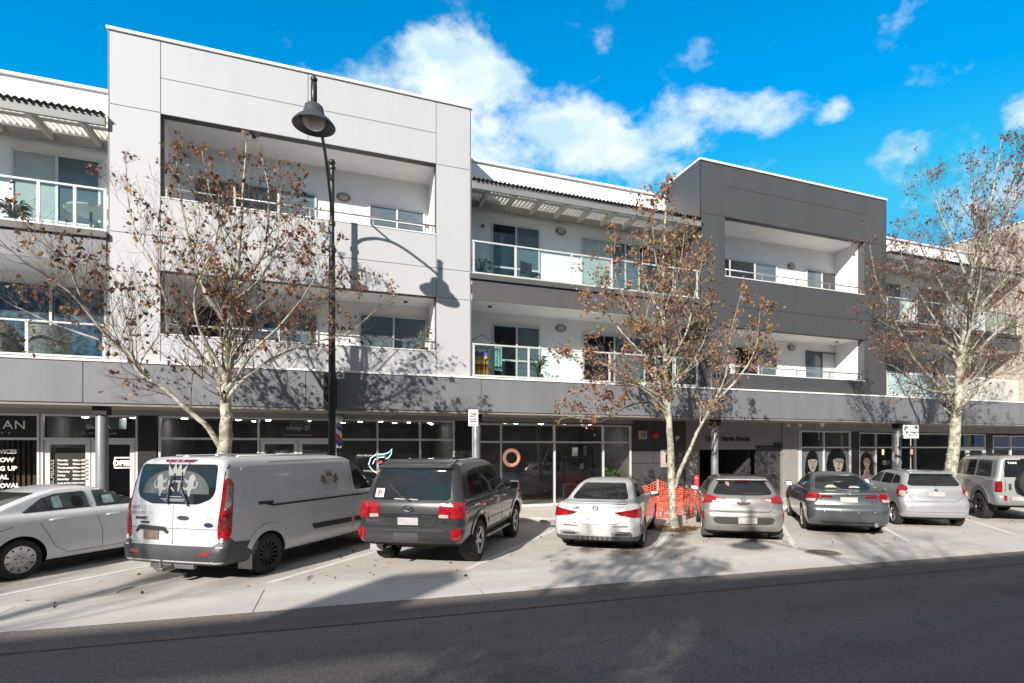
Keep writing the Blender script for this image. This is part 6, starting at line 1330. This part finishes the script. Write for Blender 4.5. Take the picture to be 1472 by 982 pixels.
T3 = [
   [(18.89,12.5,0.01),(19.03,12.5,1.04),(19.2,12.5,2.2),(19.37,12.5,3.59),(19.55,12.5,5.0),(19.86,12.5,6.42),(20.15,12.5,8.1),(20.94,12.5,10.11),(21.69,12.5,12.89)] ,
   [(19.27,12.5,3.55),(18.18,12.4,4.19),(16.91,12.3,5.04),(16.01,12.2,6.05),(15.2,12.1,7.0),(14.74,12.0,8.16)] ,
   [(19.51,12.5,4.76),(18.71,12.77,6.34),(17.99,13.03,7.66),(17.62,13.3,8.99)] ,
   [(19.62,12.5,5.24),(17.67,12.17,5.73),(15.68,11.83,5.63),(14.12,11.5,5.94)] ,
   [(19.44,12.5,3.67),(20.61,12.3,4.44),(22.3,12.1,5.09),(24.09,11.9,5.9)] ,
   [(19.83,12.5,6.3),(21.76,12.77,7.62),(24.02,13.03,9.21),(26.47,13.3,10.97)] ,
   [(19.51,12.5,4.53),(20.74,12.17,5.96),(22.38,11.83,6.96),(23.68,11.5,7.48)] ,
   [(20.0,12.5,7.61),(19.47,12.7,9.02),(18.91,12.9,10.43),(18.96,13.1,11.23)] ,
   [(20.18,12.5,8.22),(21.59,12.23,10.1),(22.06,11.97,12.21),(21.75,11.7,12.72)] ,
   [(20.4,12.5,8.6),(21.03,13.0,10.56),(21.64,13.5,12.38)] ,
   [(20.07,12.5,7.86),(20.77,12.4,9.09),(21.71,12.3,10.62),(21.91,12.2,12.78)] ,
   [(19.79,12.5,5.95),(19.38,12.87,7.41),(19.05,13.23,8.43),(18.7,13.6,9.96)] ,
   [(19.37,12.5,3.94),(17.26,12.1,3.94),(15.5,11.7,4.46),(14.2,11.3,4.53)] ,
   [(19.58,12.5,5.12),(19.35,11.97,6.5),(18.82,11.43,7.85),(17.63,10.9,8.78)] ,
]
def make_trees():
    a = tree('leaning plane tree with dark brown leaves, behind the white van', (-2.18, 13.2), T1, 11, .155, 2500, .070, (4,3,2.4,1.2,.4,1.2), 1.0, .92, ztop=8.45, group='plane trees between the bays')
    b = tree('slim upright plane tree with many tan leaves and a forked stem, beside the orange mesh', (8.23, 12.45), T2, 23, .12, 5800, .062, (1.2,3.6,1.3,1.6,1.0,4), .70, .95, twig=TWIGP, ztop=8.95, group='plane trees between the bays')
    c = tree('tall broad plane tree with small reddish leaves, behind the small silver hatchback', (18.75, 12.5), T3, 37, .24, 5200, .058, (3,2,3,.5,.1,2.2), 1.1, .92, ztop=13.1, group='plane trees between the bays')
    # the far side of the street: the trees that throw the branch shadows
    for src, x, y, rz, s, lb, bare in ((c, -13.6, -3.2, 100, .82, 'tall bare street tree across the road, left of the lamp', True), (b, -6.3, -3.4, 40, 1.22, 'slim leafy street tree across the road near the lamp', False), (c, .6, -3.6, 200, .80, 'tall bare street tree across the road, right of the lamp', True)):
        d = copy_tree(src); d.location = (x, y, 0); d.rotation_euler.z = R(rz); d.scale = (s, s, s); d['label'] = lb; d['group'] = 'street trees across the road'
        if bare:
            for ch in list(d.children):
                if ch.name.startswith('leaves'): bpy.data.objects.remove(ch)
    # bark mulch and fallen leaves
    rnd = random.Random(5)
    m = MB()
    for i in range(420):
        r_ = .62*math.sqrt(rnd.random()); t_ = rnd.uniform(0, 6.28); p = Vector((8.25+r_*math.cos(t_)*1.15, 12.45+r_*math.sin(t_)*.8, .02+.03*rnd.random())); 
        d = Vector((rnd.gauss(0,1), rnd.gauss(0,1), .2)).normalized()*.04; s_ = Vector((-d.y, d.x, 0)).normalized()*.012
        m.add([p-d-s_, p+d-s_, p+d+s_, p-d+s_], [(0,1,2,3)], rnd.randrange(3))
    m.lathe([(.0001,.03),(.35,.028),(.6,.004)], 20, Matrix.Translation((8.25, 12.45, 0)), 1)
    tag(m.build('mulch', [mat('mulch_tan', (.36,.24,.13)), mat('mulch_brown', (.22,.14,.08)), mat('mulch_pale', (.45,.33,.2))], fix=False), 'brown bark mulch round the foot of the slim tree', kind='stuff')
    m = MB()
    for i in range(170):
        x = rnd.uniform(-8, 24); y = 9.0+abs(rnd.gauss(0, 2.6))
        if y > 15: continue
        p = Vector((x, y, .018)); add_leaf(m, p, rnd.uniform(.025, .045), rnd, (4,3,1,.3,.1,1))
    tag(m.build('fallen_leaves', LEAVES, fix=False), 'dry leaves scattered over the parking bays', kind='stuff')
    for (x, y, a_, lb) in ((-2.92, 9.93, 70, 'thin dark stick on the ground behind the white sedan'), (-.41, 9.81, 80, 'short dark stick on the ground behind the white van')):
        m = MB(); m.tube([(-.16,0,.02),(0,.02,.03),(.16,-.01,.02)], [.006,.009,.005], 5); o = m.build('fallen_stick', TWIG, None, (x, y, 0)); o.rotation_euler.z = R(a_); tag(o, lb, 'stick', 'sticks on the ground')
# ---------------------------------------------------------------- street furniture
BLK = mat('black_lamp_paint', (.018,.019,.02), rough=.4, var=.2)
def make_lamp(loc, label):
    t = thing('street_lamp', label, 'street lamp', loc, 0, 'swan neck street lamps')
    m = MB(); m.lathe([(.0001,.0),(.19,0),(.19,.10),(.15,.16),(.13,1.15),(.155,1.18),(.155,1.24),(.095,1.30),(.086,4.0),(.078,7.02),(.105,7.05),(.105,7.13),(.062,7.18),(.058,7.7),(.085,7.73),(.085,7.80),(.062,7.84),(.058,9.15),(.085,9.18),(.085,9.24),(.05,9.27)], 20)
    m.ball((0,0,9.35), .085, 14, 10); m.build('pole', BLK, t)
    A = Vector((-.33, -2.80, 0))     # reach of the arm over the road
    arc = [(0,7.92),(.07,8.2),(.14,8.40),(.26,8.68),(.42,8.95),(.56,9.09),(.70,9.17),(.86,9.24),(1.0,9.27)]
    m = MB(); m.tube(smooth_pts([(A.x*s_, A.y*s_, z) for s_, z in arc], 4), .036, 10); m.build('arm', BLK, t)
    m = MB(); m.tube([(0,0,8.86),(A.x*.42, A.y*.42, 8.95)], .026, 8); m.build('strut', BLK, t)
    m = MB(); T = Matrix.Translation((A.x, A.y, 0))
    m.lathe([(.0001,9.12),(.05,9.12),(.05,9.2),(.062,9.22),(.062,9.60),(.045,9.62),(.0001,9.63)], 14, T); m.ball((A.x, A.y, 9.68), .07, 14, 10); m.build('lamp_stem', BLK, t)
    m = MB(); m.lathe([(.0001,9.16),(.13,9.155),(.18,9.11),(.205,9.0),(.225,8.93),(.25,8.90),(.33,8.84),(.40,8.76),(.425,8.72),(.42,8.705),(.39,8.745),(.32,8.815),(.24,8.87),(.2,8.92),(.0001,9.05)], 36, T); sh = m.build('lamp_shade', mat('lamp_shade_grey', (.05,.058,.065), rough=.4), t)
    m = MB(); m.lathe([(.235,8.86),(.225,8.78),(.18,8.70),(.10,8.655),(.0001,8.645)], 28, T); m.build('lamp_globe', mat('lamp_globe_glass', (.46,.42,.38), rough=.15, spec=.6, var=.2), sh)
    return t
def sign_post(label, loc, rz, w_, h_, ztop, lines, pole_top):
    t = thing('parking_sign', label, 'sign', loc, rz, 'parking signs on poles')
    m = MB(); m.tube([(0,0,0),(0,0,pole_top)], .024, 10); m.build('sign_pole', W_STEEL, t)
    m = MB(); m.box(-w_/2, w_/2, -.036, -.028, ztop-h_, ztop, bev=.003); p = m.build('sign_plate', mat('sign_white', (.78,.78,.78), rough=.4, var=.02), t)
    for (s_, size, x, z, mm, al) in lines:
        b_ = MB(); text_mb(s_, size, b_, Matrix.Translation((x, -.038, z)), .003, al, 1.0, .004); b_.build('lettering', mm, p, angle=0)
    return t
def wicker_chair(label, loc, rz):
    t = thing('wicker_chair', label, 'chair', loc, rz, 'wicker chairs on the balcony'); WK = mat('grey_wicker', (.20,.185,.17), rough=.8, var=.6, scale=30)
    m = MB(); m.box(-.32,.32,-.30,.30,.22,.40,bev=.06); m.build('seat', WK, t)
    m = MB(); pts = [(.36*math.cos(a), -.02+.36*math.sin(a)) for a in [math.pi*(-.02+1.04*i/12) for i in range(13)]]
    vs = []; 
    for k, (x, y) in enumerate(pts):
        zt = .64+.20*min(1, 2.2*math.sin(math.pi*k/12)); vs += [(x*.92, y*.92, .12), (x, y, zt), (x*1.1, y*1.1, zt), (x*1.02, y*1.02, .12)]
    n = len(pts); m.add(vs, [(4*i+j, 4*i+(j+1) % 4, 4*i+4+(j+1) % 4, 4*i+4+j) for i in range(n-1) for j in range(4)]+[(0,1,2,3), tuple(4*(n-1)+j for j in (3,2,1,0))], None, True); m.build('backrest', WK, t)
    for x in (-.26,.26):
        for y in (-.24,.24): q = MB(); q.tube([(x,y,0),(x*.95,y*.95,.24)], .022, 8); q.build('leg', WK, t)
    return t
def make_furniture():
    lamp = make_lamp((-.11, 15.4, .12), 'black swan neck street lamp with a bell shade in front of the pale block')
    d = copy_tree(lamp); d.location = (-3.05, -3.2, 0); d.rotation_euler.z = R(200); d['label'] = 'black swan neck street lamp across the road'
    d.location = (-2.95, -5.74, .12)
    sign_post('tall narrow 2P parking sign on a grey pole beside the dark four wheel drive', (3.57, 15.3, .12), R(-10), .27, .46, 3.06, [('2P', .17, 0, 2.86, W_BLACKL, 'CENTER'), ('8AM-5PM', .045, 0, 2.78, W_BLACKL, 'CENTER'), ('MON-FRI', .045, 0, 2.72, W_BLACKL, 'CENTER'), ('< >', .09, 0, 2.62, W_BLACKL, 'CENTER')], 3.0)
    sign_post('square speckled parking sign on a thin pole behind the small silver hatchback', (21.0, 15.3, .12), R(-50), .52, .52, 2.88, [('2P', .15, -.14, 2.72, W_BLACKL, 'CENTER'), ('1/4P', .11, .13, 2.72, W_BLACKL, 'CENTER'), ('P', .2, -.12, 2.5, W_BLACKL, 'CENTER'), ('8AM-5', .08, .1, 2.56, W_BLACKL, 'CENTER'), ('MON-FRI', .07, .08, 2.46, W_BLACKL, 'CENTER')], 2.85)
    # orange mesh barrier
    t = thing('barrier_fence', 'sagging orange mesh barrier fence round a dug up patch of footpath', 'barrier', (9.0, 14.4, 0))
    ORG = mat('orange_mesh_plastic', (.88,.17,.10), rough=.5, var=.12, scale=6)
    def net(A, nm='mesh_netting'):
        m = MB(); L = [0]
        for i in range(1, len(A)): L.append(L[-1]+math.dist(A[i][:2], A[i-1][:2]))
        def at(s_, f):
            i = 0
            while i < len(A)-2 and s_ > L[i+1]: i += 1
            k = (s_-L[i])/(L[i+1]-L[i]); x, y, zt, zb = [A[i][j]+(A[i+1][j]-A[i][j])*k for j in range(4)]
            return Vector((x+.02*math.sin(7*s_+3*f), y+.05*math.sin(5*s_+f*4), zb+(zt-zb)*f))
        nx = int(L[-1]/.085); nz = 13
        for i in range(nx+1): m.tube([at(L[-1]*i/nx, f/6) for f in range(7)], .010, 3, cap=False)
        for j in range(nz+1): m.tube([at(L[-1]*i/(nx), j/nz) for i in range(0, nx+1, 2)]+([at(L[-1], j/nz)]), .014 if j not in (0, nz) else .02, 3, cap=False)
        m.build(nm, ORG, t, fix=False)
    net([(-.55,.35,.90,.12),(-.30,.1,.98,.10),(.0,.0,1.13,.05),(.55,-.02,.97,.03),(1.0,0,.86,.05),(1.6,.05,.84,.10),(2.0,.1,.72,.06)])
    net([(2.0,.1,.72,.06),(2.2,.8,.8,.1),(1.4,1.35,.75,.02),(.5,1.5,.8,.05),(-.55,.35,.90,.12)])
    for x, y in ((0,0), (2.0,.1), (.5,1.5), (2.2,.8)):
        m = MB(); m.tube([(x,y+.03,0),(x,y+.03,1.17 if x == 0 else .9)], .028, 8); m.build('stake', mat('stake_pink', (.62,.30,.24), rough=.6), t)
    for (x, y, h_, lb) in ((10.62, 14.75, 1.24, 'red and white post standing before the dark garage opening'), (8.15, 15.3, 1.18, 'red topped post between the white saloon and the speckled dark wall')):
        t2 = thing('bollard', lb, 'bollard', (x, y, .0), 0, 'red and white posts'); m = MB(); m.lathe([(.0001,0),(.065,0),(.065,h_-.02),(.05,h_),(.0001,h_)], 16); m.build('post', mat('bollard_white', (.70,.70,.70), rough=.4), t2)
        m = MB(); m.lathe([(.068,h_-.42),(.07,h_-.40),(.07,h_-.1),(.068,h_-.08)], 16); m.lathe([(.068,h_-.07),(.07,h_-.06),(.07,h_+.0),(.0001,h_+.005)], 16); m.build('red_band', mat('bollard_red', (.70,.04,.06), rough=.4), t2)
    # a spade shaped concrete footing left by the tree
    m = MB(); m.box(-.14,.14,-.12,.12,0,.22,bev=.02); o = m.build('footing_block', G_CONC, None, (8.95, 13.2, 0)); o.rotation_euler.z = R(25); tag(o, 'small concrete footing block behind the slim tree trunk', 'concrete block')
    # things on the balconies
    wicker_chair('wicker chair behind glass on the lower left balcony, cut by the photo edge', (-7.35, 16.75, 4.17), R(160)); wicker_chair('wicker chair behind glass on the lower left balcony, beside the rail post', (-6.45, 16.8, 4.17), R(185))
    t = thing('balcony_table', 'round white table on the upper left balcony behind the leaves', 'table', (-5.62, 16.75, 7.16))
    m = MB(); m.lathe([(.0001,.72),(.5,.72),(.52,.745),(.5,.77),(.0001,.77)], 28); m.build('tabletop', mat('table_white', (.7,.7,.7), rough=.4), t); m = MB(); m.lathe([(.0001,0),(.25,0),(.25,.02),(.03,.05),(.03,.72)], 16); m.build('leg', mat('table_grey', (.2,.2,.2)), t)
    m = MB(); m.lathe([(.0001,.775),(.10,.775),(.17,.86),(.16,.86),(.0001,.80)], 18); tag(m.build('bowl', mat('bowl_dark', (.03,.03,.035), rough=.4), None, (-5.80, 16.75, 7.16)), 'dark bowl on the round white balcony table', 'bowl')
    m = MB(); m.ball((0,0,.85), (.10,.10,.085), 14, 9); tag(m.build('cushion_ball', mat('red_cloth', (.45,.06,.04), var=.4, scale=12), None, (-5.44, 16.75, 7.16)), 'red rounded bundle on the white balcony table', 'cloth')
    plant('potted_plant', 'purple grey bush in a pot at the end of the upper left balcony', (-7.05, 16.6, 7.17), .30, .65, 70, (.12,.13,.10))
    plant('potted_plant', 'palm like plant behind glass on the middle upper balcony', (4.10, 16.6, 7.17), .40, .70, 34, (.03,.09,.05))
    t = thing('metal_chair', 'dark metal chair on the middle upper balcony', 'chair', (5.72, 16.65, 7.17), R(20)); DK = mat('chair_dark', (.04,.045,.05), rough=.4)
    m = MB(); m.box(-.24,.24,-.22,.22,.40,.44,bev=.015); m.build('seat', DK, t); m = MB(); m.box(-.24,.24,.20,.24,.46,.86,bev=.02); m.build('backrest', DK, t)
    for x in (-.22,.22):
        for y in (-.2,.22): m = MB(); m.tube([(x,y,0),(x,y,.42)], .014, 6); m.build('leg', DK, t)
    t = thing('wire_stool', 'round wire stool with a pale basket top on the middle upper balcony', 'stool', (7.82, 16.6, 7.17)); WR = mat('wire_pale', (.55,.55,.54), rough=.4)
    m = MB()
    for z, r_ in ((.40,.30),(.28,.24),(.16,.17)): m.tube([(r_*math.cos(a), r_*math.sin(a), z) for a in [2*math.pi*i/24 for i in range(25)]], .012, 5, cap=False)
    for i in range(14): a = 2*math.pi*i/14; m.tube([(.30*math.cos(a),.30*math.sin(a),.40),(.17*math.cos(a),.17*math.sin(a),.16)], .007, 4)
    m.build('basket_frame', WR, t); m = MB(); m.lathe([(.0001,0),(.18,0),(.15,.16),(.0001,.16)], 18); m.build('base', DK, t)
    for x, lb, s_ in ((6.45, 'low clay pot left of the wire stool', .11), (6.95, 'small clay pot right beside the stool, by the rail post', .09)):
        t = thing('plant_pot', lb, 'pot', (x, 16.35, 7.17), 0, 'clay pots on the balcony'); m = MB(); m.lathe([(.0001,0),(s_*.8,0),(s_,s_*1.3),(s_*.85,s_*1.3),(.0001,s_*1.1)], 16); m.build('pot', mat('clay', (.30,.14,.09), rough=.8), t)
        m = MB(); m.ball((0,0,s_*1.5), (s_*.8,s_*.8,s_*.5), 9, 6); m.build('leaves', mat('leaf_60', (.05,.08,.03), var=.5, scale=20), t)
    t = thing('clothes_airer', 'folded out clothes airer on the lower middle balcony', 'clothes airer', (4.22, 16.85, 4.17)); m = MB()
    for p in ([(-.45,-.1,0),(.35,.1,1.25)], [(.45,-.1,0),(-.35,.1,1.25)], [(-.5,0,1.15),(0,0,1.45),(.5,0,1.15)], [(-.5,.1,1.15),(.5,.1,1.15)], [(-.5,-.1,1.02),(.5,-.1,1.02)]): m.tube(p, .014, 6)
    m.build('airer_frame', mat('airer_grey', (.10,.10,.11), rough=.5), t)
    def cloth(name, label, loc, w_, h_, m_):
        mb = MB(); n = 10; vs = []
        for i in range(n+1):
            for z in (0, -h_): vs += [(-w_/2+w_*i/n, .03*math.sin(i*1.9), z+.02*math.sin(i*1.3))]
        vs2 = [(x, y+.008, z) for x, y, z in vs]; k = len(vs); fs = [(2*i, 2*i+2, 2*i+3, 2*i+1) for i in range(n)]; 
        mb.add(vs+vs2, fs+[tuple(k+j for j in reversed(f)) for f in fs]+[(2*i, k+2*i, k+2*i+2, 2*i+2) for i in range(n)]+[(2*i+1, 2*i+3, k+2*i+3, k+2*i+1) for i in range(n)], None, True); tag(mb.build(name, m_, None, loc), label, 'towel')
    sm = bpy.data.materials.new('striped_towel'); sm.use_nodes = True; nt = sm.node_tree; tc_ = nt.nodes.new('ShaderNodeTexCoord'); sp_ = nt.nodes.new('ShaderNodeSeparateXYZ'); mm = nt.nodes.new('ShaderNodeMath'); mm.operation = 'MULTIPLY_ADD'; mm.inputs[1].default_value = 1.25; mm.inputs[2].default_value = 1.0; cr_ = nt.nodes.new('ShaderNodeValToRGB'); cr_.color_ramp.interpolation = 'CONSTANT'
    cols = [(0,(.65,.30,.03)),(.18,(.75,.55,.10)),(.32,(.70,.22,.03)),(.46,(.55,.04,.03)),(.55,(.80,.62,.30)),(.68,(.75,.33,.03)),(.85,(.10,.16,.45))]
    while len(cr_.color_ramp.elements) < len(cols): cr_.color_ramp.elements.new(.5)
    for e, (p, c_) in zip(cr_.color_ramp.elements, cols): e.position = p; e.color = (*c_, 1)
    nt.links.new(tc_.outputs['Object'], sp_.inputs[0]); nt.links.new(sp_.outputs['Z'], mm.inputs[0]); nt.links.new(mm.outputs[0], cr_.inputs[0]); nt.links.new(cr_.outputs[0], nt.nodes['Principled BSDF'].inputs['Base Color']); nt.nodes['Principled BSDF'].inputs['Roughness'].default_value = .9
    cloth('towel', 'orange red and yellow striped towel on the lower middle balcony', (4.12, 16.55, 5.02), .42, .80, sm); cloth('towel', 'pale teal towel hanging from the clothes airer', (4.72, 16.8, 5.32), .26, .80, mat('towel_teal', (.18,.34,.33), rough=.9, var=.3, scale=9))
    plant('potted_plant', 'trailing green plant at the right end of the lower pale balcony', (2.35, 16.5, 4.75), .28, .85, 34, (.10,.13,.03))
    plant('potted_plant', 'leafy plant by the door of the lower middle balcony', (6.0, 16.7, 4.17), .3, .8, 40, (.06,.12,.04))
    # the building whose shadow lies over the road; an added roof gap with bars dims the sun
    t = thing('street_building', 'long flat roofed building across the road', 'building', (0, -11.2, 0), R(-3.2)); BR = mat('brick_brown', (.19,.13,.10), rough=.85, var=.2, scale=3)
    for (a, b_, h_) in ((-90, -23.0, 12.6), (-23.0, -11.2, 9.0), (-11.2, 80, 12.6)): m = MB(); m.box(a, b_, -14, 0, 0, h_); m.build('wall', BR, t)
    m = MB(); m.box(-23, -11.2, -.7, 0, 11.85, 12.6); m.build('shade_beam', BR, t)  # unseen beam added to end the weak sun patch on the road
    m = MB(); x = -22.98
    while x < -11.25: m.box(x, x+.048, -.12, -.105, 9.0, 11.85); x += .085
    m.build('sun_dimmer_bars', mat('dimmer_bar_grey', (.25,.25,.25)), t)  # unseen bars added so only weak sun reaches the road
    m = MB(); m.box(-17.85, -16.75, -.7, -.02, 12.6, 13.9); m.build('lift_tower', BR, t)
    for i in range(22):
        for z in (1.0, 4.6, 8.2):
            m = MB(); x = -60+5*i; m.box(x, x+2.6, .0, .04, z, z+1.9); m.build('window', mat('far_window_glass', (.03,.04,.05), rough=.05), t)
make_ground(); make_building(); make_cars(); make_trees(); make_furniture()
# ---------------------------------------------------------------- camera, sun, sky
FPX, CX, HY, HC, TH = 800.0, 790.0, 643.0, 2.13, math.atan(800/2090.0)
cam = bpy.data.cameras.new('camera'); co = bpy.data.objects.new('camera', cam); COL.objects.link(co)
cam.sensor_width = 36; cam.lens = 36*FPX/1472
cam.shift_x = (736-CX)/1472; cam.shift_y = (HY-491)/1472
cam.clip_end = 2000; cam.clip_start = .05
co.location = (0, 0, HC); co.rotation_euler = (R(90), 0, -TH)
scene.camera = co
AZ, EL = R(43.3), R(27)          # direction the light travels, measured from the facade normal; sun height
sun = bpy.data.lights.new('sun', 'SUN'); so = bpy.data.objects.new('sun', sun); COL.objects.link(so)
sun.energy = 4.9; sun.angle = R(.5); sun.color = (1, .915, .81)
d = Vector((math.sin(AZ)*math.cos(EL), math.cos(AZ)*math.cos(EL), -math.sin(EL)))
so.rotation_euler = d.to_track_quat('-Z', 'Y').to_euler(); so.location = (-20, -20, 30)
w = bpy.data.worlds.new('World'); scene.world = w; w.use_nodes = True
nt = w.node_tree; bg = nt.nodes['Background']
sky = nt.nodes.new('ShaderNodeTexSky'); sky.sky_type = 'NISHITA'; sky.sun_disc = False
sky.sun_elevation = EL; sky.sun_rotation = math.pi+AZ
sky.air_density = 1.0; sky.dust_density = .1; sky.ozone_density = 2.5
bg.inputs['Strength'].default_value = .12
def wn(t, **k):
    n = nt.nodes.new(t)
    for a, v in k.items(): setattr(n, a, v)
    return n
hs = wn('ShaderNodeHueSaturation'); hs.inputs['Saturation'].default_value = 1.12; hs.inputs['Value'].default_value = 1.0; hs.inputs['Hue'].default_value = .497
vm = wn('ShaderNodeVectorMath', operation='MULTIPLY'); nt.links.new(sky.outputs[0], vm.inputs[0]); vm.inputs[1].default_value = (.46, 1.16, 1.40)
vn = wn('ShaderNodeVectorMath', operation='MINIMUM'); nt.links.new(vm.outputs[0], vn.inputs[0]); vn.inputs[1].default_value = (2.1, 3.2, 5.0)
nt.links.new(vn.outputs[0], hs.inputs['Color'])
tc = wn('ShaderNodeTexCoord')
# clouds live on a flat layer above the street: direction / height
def px_dir(x, y):
    a = (x-CX)/FPX; b = -(y-HY)/FPX
    v = Vector((a*math.cos(TH)+math.sin(TH), -a*math.sin(TH)+math.cos(TH), b)); return v.normalized()
def cloud_mask(src):
    sep = wn('ShaderNodeSeparateXYZ'); nt.links.new(src, sep.inputs[0])
    return sep
n1 = wn('ShaderNodeTexNoise'); n1.inputs['Scale'].default_value = 9.5; n1.inputs['Detail'].default_value = 12; n1.inputs['Roughness'].default_value = .6; n1.inputs['Distortion'].default_value = .12
mp = wn('ShaderNodeMapping'); mp.inputs['Scale'].default_value = (1, 1, 1.6); mp.inputs['Location'].default_value = (.3, .1, .7)
nt.links.new(tc.outputs['Generated'], mp.inputs[0]); nt.links.new(mp.outputs[0], n1.inputs['Vector'])
def blob(x, y, rx, ry, amp, c=None):
    """soft patch of the sky round one direction, rx along the horizon and ry in height (radians)"""
    c = c or px_dir(x, y); up = Vector((0, 0, 1)); h = c.cross(up).normalized(); v = h.cross(c).normalized()
    def dotn(vec, k):
        n = wn('ShaderNodeVectorMath', operation='DOT_PRODUCT'); nt.links.new(tc.outputs['Generated'], n.inputs[0]); n.inputs[1].default_value = vec*(1/k); return n.outputs['Value']
    def sq(s):
        n = wn('ShaderNodeMath', operation='MULTIPLY'); nt.links.new(s, n.inputs[0]); nt.links.new(s, n.inputs[1]); return n.outputs[0]
    add = wn('ShaderNodeMath', operation='ADD'); nt.links.new(sq(dotn(h, rx)), add.inputs[0]); nt.links.new(sq(dotn(v, ry)), add.inputs[1])
    sub = wn('ShaderNodeMath', operation='SUBTRACT'); sub.inputs[0].default_value = 1; nt.links.new(add.outputs[0], sub.inputs[1]); sub.use_clamp = True
    front = wn('ShaderNodeMath', operation='GREATER_THAN'); nt.links.new(dotn(c, 1), front.inputs[0]); front.inputs[1].default_value = .2
    ml = wn('ShaderNodeMath', operation='MULTIPLY'); nt.links.new(sub.outputs[0], ml.inputs[0]); nt.links.new(front.outputs[0], ml.inputs[1])
    am = wn('ShaderNodeMath', operation='MULTIPLY'); nt.links.new(ml.outputs[0], am.inputs[0]); am.inputs[1].default_value = amp; return am.outputs[0]
BLOBS = [(650, 110, .17, .085, .95), (545, 140, .13, .06, .8), (705, 62, .06, .04, .6), (740, 190, .2, .09, .85), (850, 205, .2, .075, .95), (990, 178, .17, .06, .98), (1100, 165, .11, .045, .9), (1195, 160, .04, .028, .72), (930, 245, .14, .055, .6), (700, 255, .18, .08, .62), (870, 285, .14, .045, .55), (500, 105, .05, .035, .5),
         (1350, 90, .085, .05, .40), (1330, 225, .13, .06, .46), (1475, 165, .04, .04, .7), (1300, 6, .07, .03, .38), (1250, 290, .12, .05, .42), (1020, 75, .06, .03, .36), (870, 62, .035, .025, .36), (1420, 290, .13, .07, .42)]
acc = None
for bl in BLOBS:
    o_ = blob(*bl)
    if acc is None: acc = o_
    else:
        mxn = wn('ShaderNodeMath', operation='SMOOTH_MAX'); mxn.inputs[2].default_value = .15; nt.links.new(acc, mxn.inputs[0]); nt.links.new(o_, mxn.inputs[1]); acc = mxn.outputs[0]
s1 = wn('ShaderNodeMath', operation='MULTIPLY'); nt.links.new(n1.outputs['Fac'], s1.inputs[0]); s1.inputs[1].default_value = 2.2
s2 = wn('ShaderNodeMath', operation='ADD'); nt.links.new(s1.outputs[0], s2.inputs[0]); nt.links.new(acc, s2.inputs[1])
rp = wn('ShaderNodeMapRange'); rp.inputs['From Min'].default_value = 1.43; rp.inputs['From Max'].default_value = 2.06; rp.interpolation_type = 'SMOOTHSTEP'; nt.links.new(s2.outputs[0], rp.inputs['Value'])
gate = wn('ShaderNodeMath', operation='MULTIPLY'); gate.use_clamp = True; g2 = wn('ShaderNodeMapRange'); g2.inputs['From Max'].default_value = .18; nt.links.new(acc, g2.inputs['Value'])
nt.links.new(rp.outputs[0], gate.inputs[0]); nt.links.new(g2.outputs[0], gate.inputs[1])
# cloud brightness varies with a second noise
n2 = wn('ShaderNodeTexNoise'); n2.inputs['Scale'].default_value = 9; n2.inputs['Detail'].default_value = 6; nt.links.new(mp.outputs[0], n2.inputs['Vector'])
cr = wn('ShaderNodeValToRGB'); cr.color_ramp.elements[0].position = .38; cr.color_ramp.elements[1].position = .62
cr.color_ramp.elements[0].color = (3.2, 4.5, 5.1, 1); cr.color_ramp.elements[1].color = (5.8, 6.0, 6.1, 1)
nt.links.new(n2.outputs['Fac'], cr.inputs['Fac'])
# unseen pale veil added overhead and behind to keep the shade from turning blue
vl = None
for dv, r1, r2, am in ((Vector((.15, -.35, 1)), .85, .8, 1.5), (Vector((1, -.5, .6)), .7, .5, 1.3), (Vector((-1, -.1, .7)), .5, .45, 1.3), (Vector((.1, -1, .9)), .8, .5, 1.2)):
    o_ = blob(0, 0, r1, r2, am, dv.normalized())
    if vl is None: vl = o_
    else:
        q_ = wn('ShaderNodeMath', operation='MAXIMUM'); nt.links.new(vl, q_.inputs[0]); nt.links.new(o_, q_.inputs[1]); vl = q_.outputs[0]
vc = wn('ShaderNodeMath', operation='MINIMUM'); nt.links.new(vl, vc.inputs[0]); vc.inputs[1].default_value = .94
veil = wn('ShaderNodeMix', data_type='RGBA'); nt.links.new(vc.outputs[0], veil.inputs['Factor']); nt.links.new(hs.outputs[0], veil.inputs['A']); veil.inputs['B'].default_value = (2.35, 2.28, 2.22, 1)
mix = wn('ShaderNodeMix', data_type='RGBA'); nt.links.new(gate.outputs[0], mix.inputs['Factor']); nt.links.new(veil.outputs['Result'], mix.inputs['A']); nt.links.new(cr.outputs[0], mix.inputs['B'])
nt.links.new(mix.outputs['Result'], bg.inputs['Color'])
vs_ = scene.view_settings; vs_.view_transform = 'Standard'; vs_.look = 'None'; vs_.gamma = 1; vs_.exposure = .66; vs_.use_curve_mapping = False
scene.cycles.max_bounces = 8; scene.cycles.transparent_max_bounces = 16
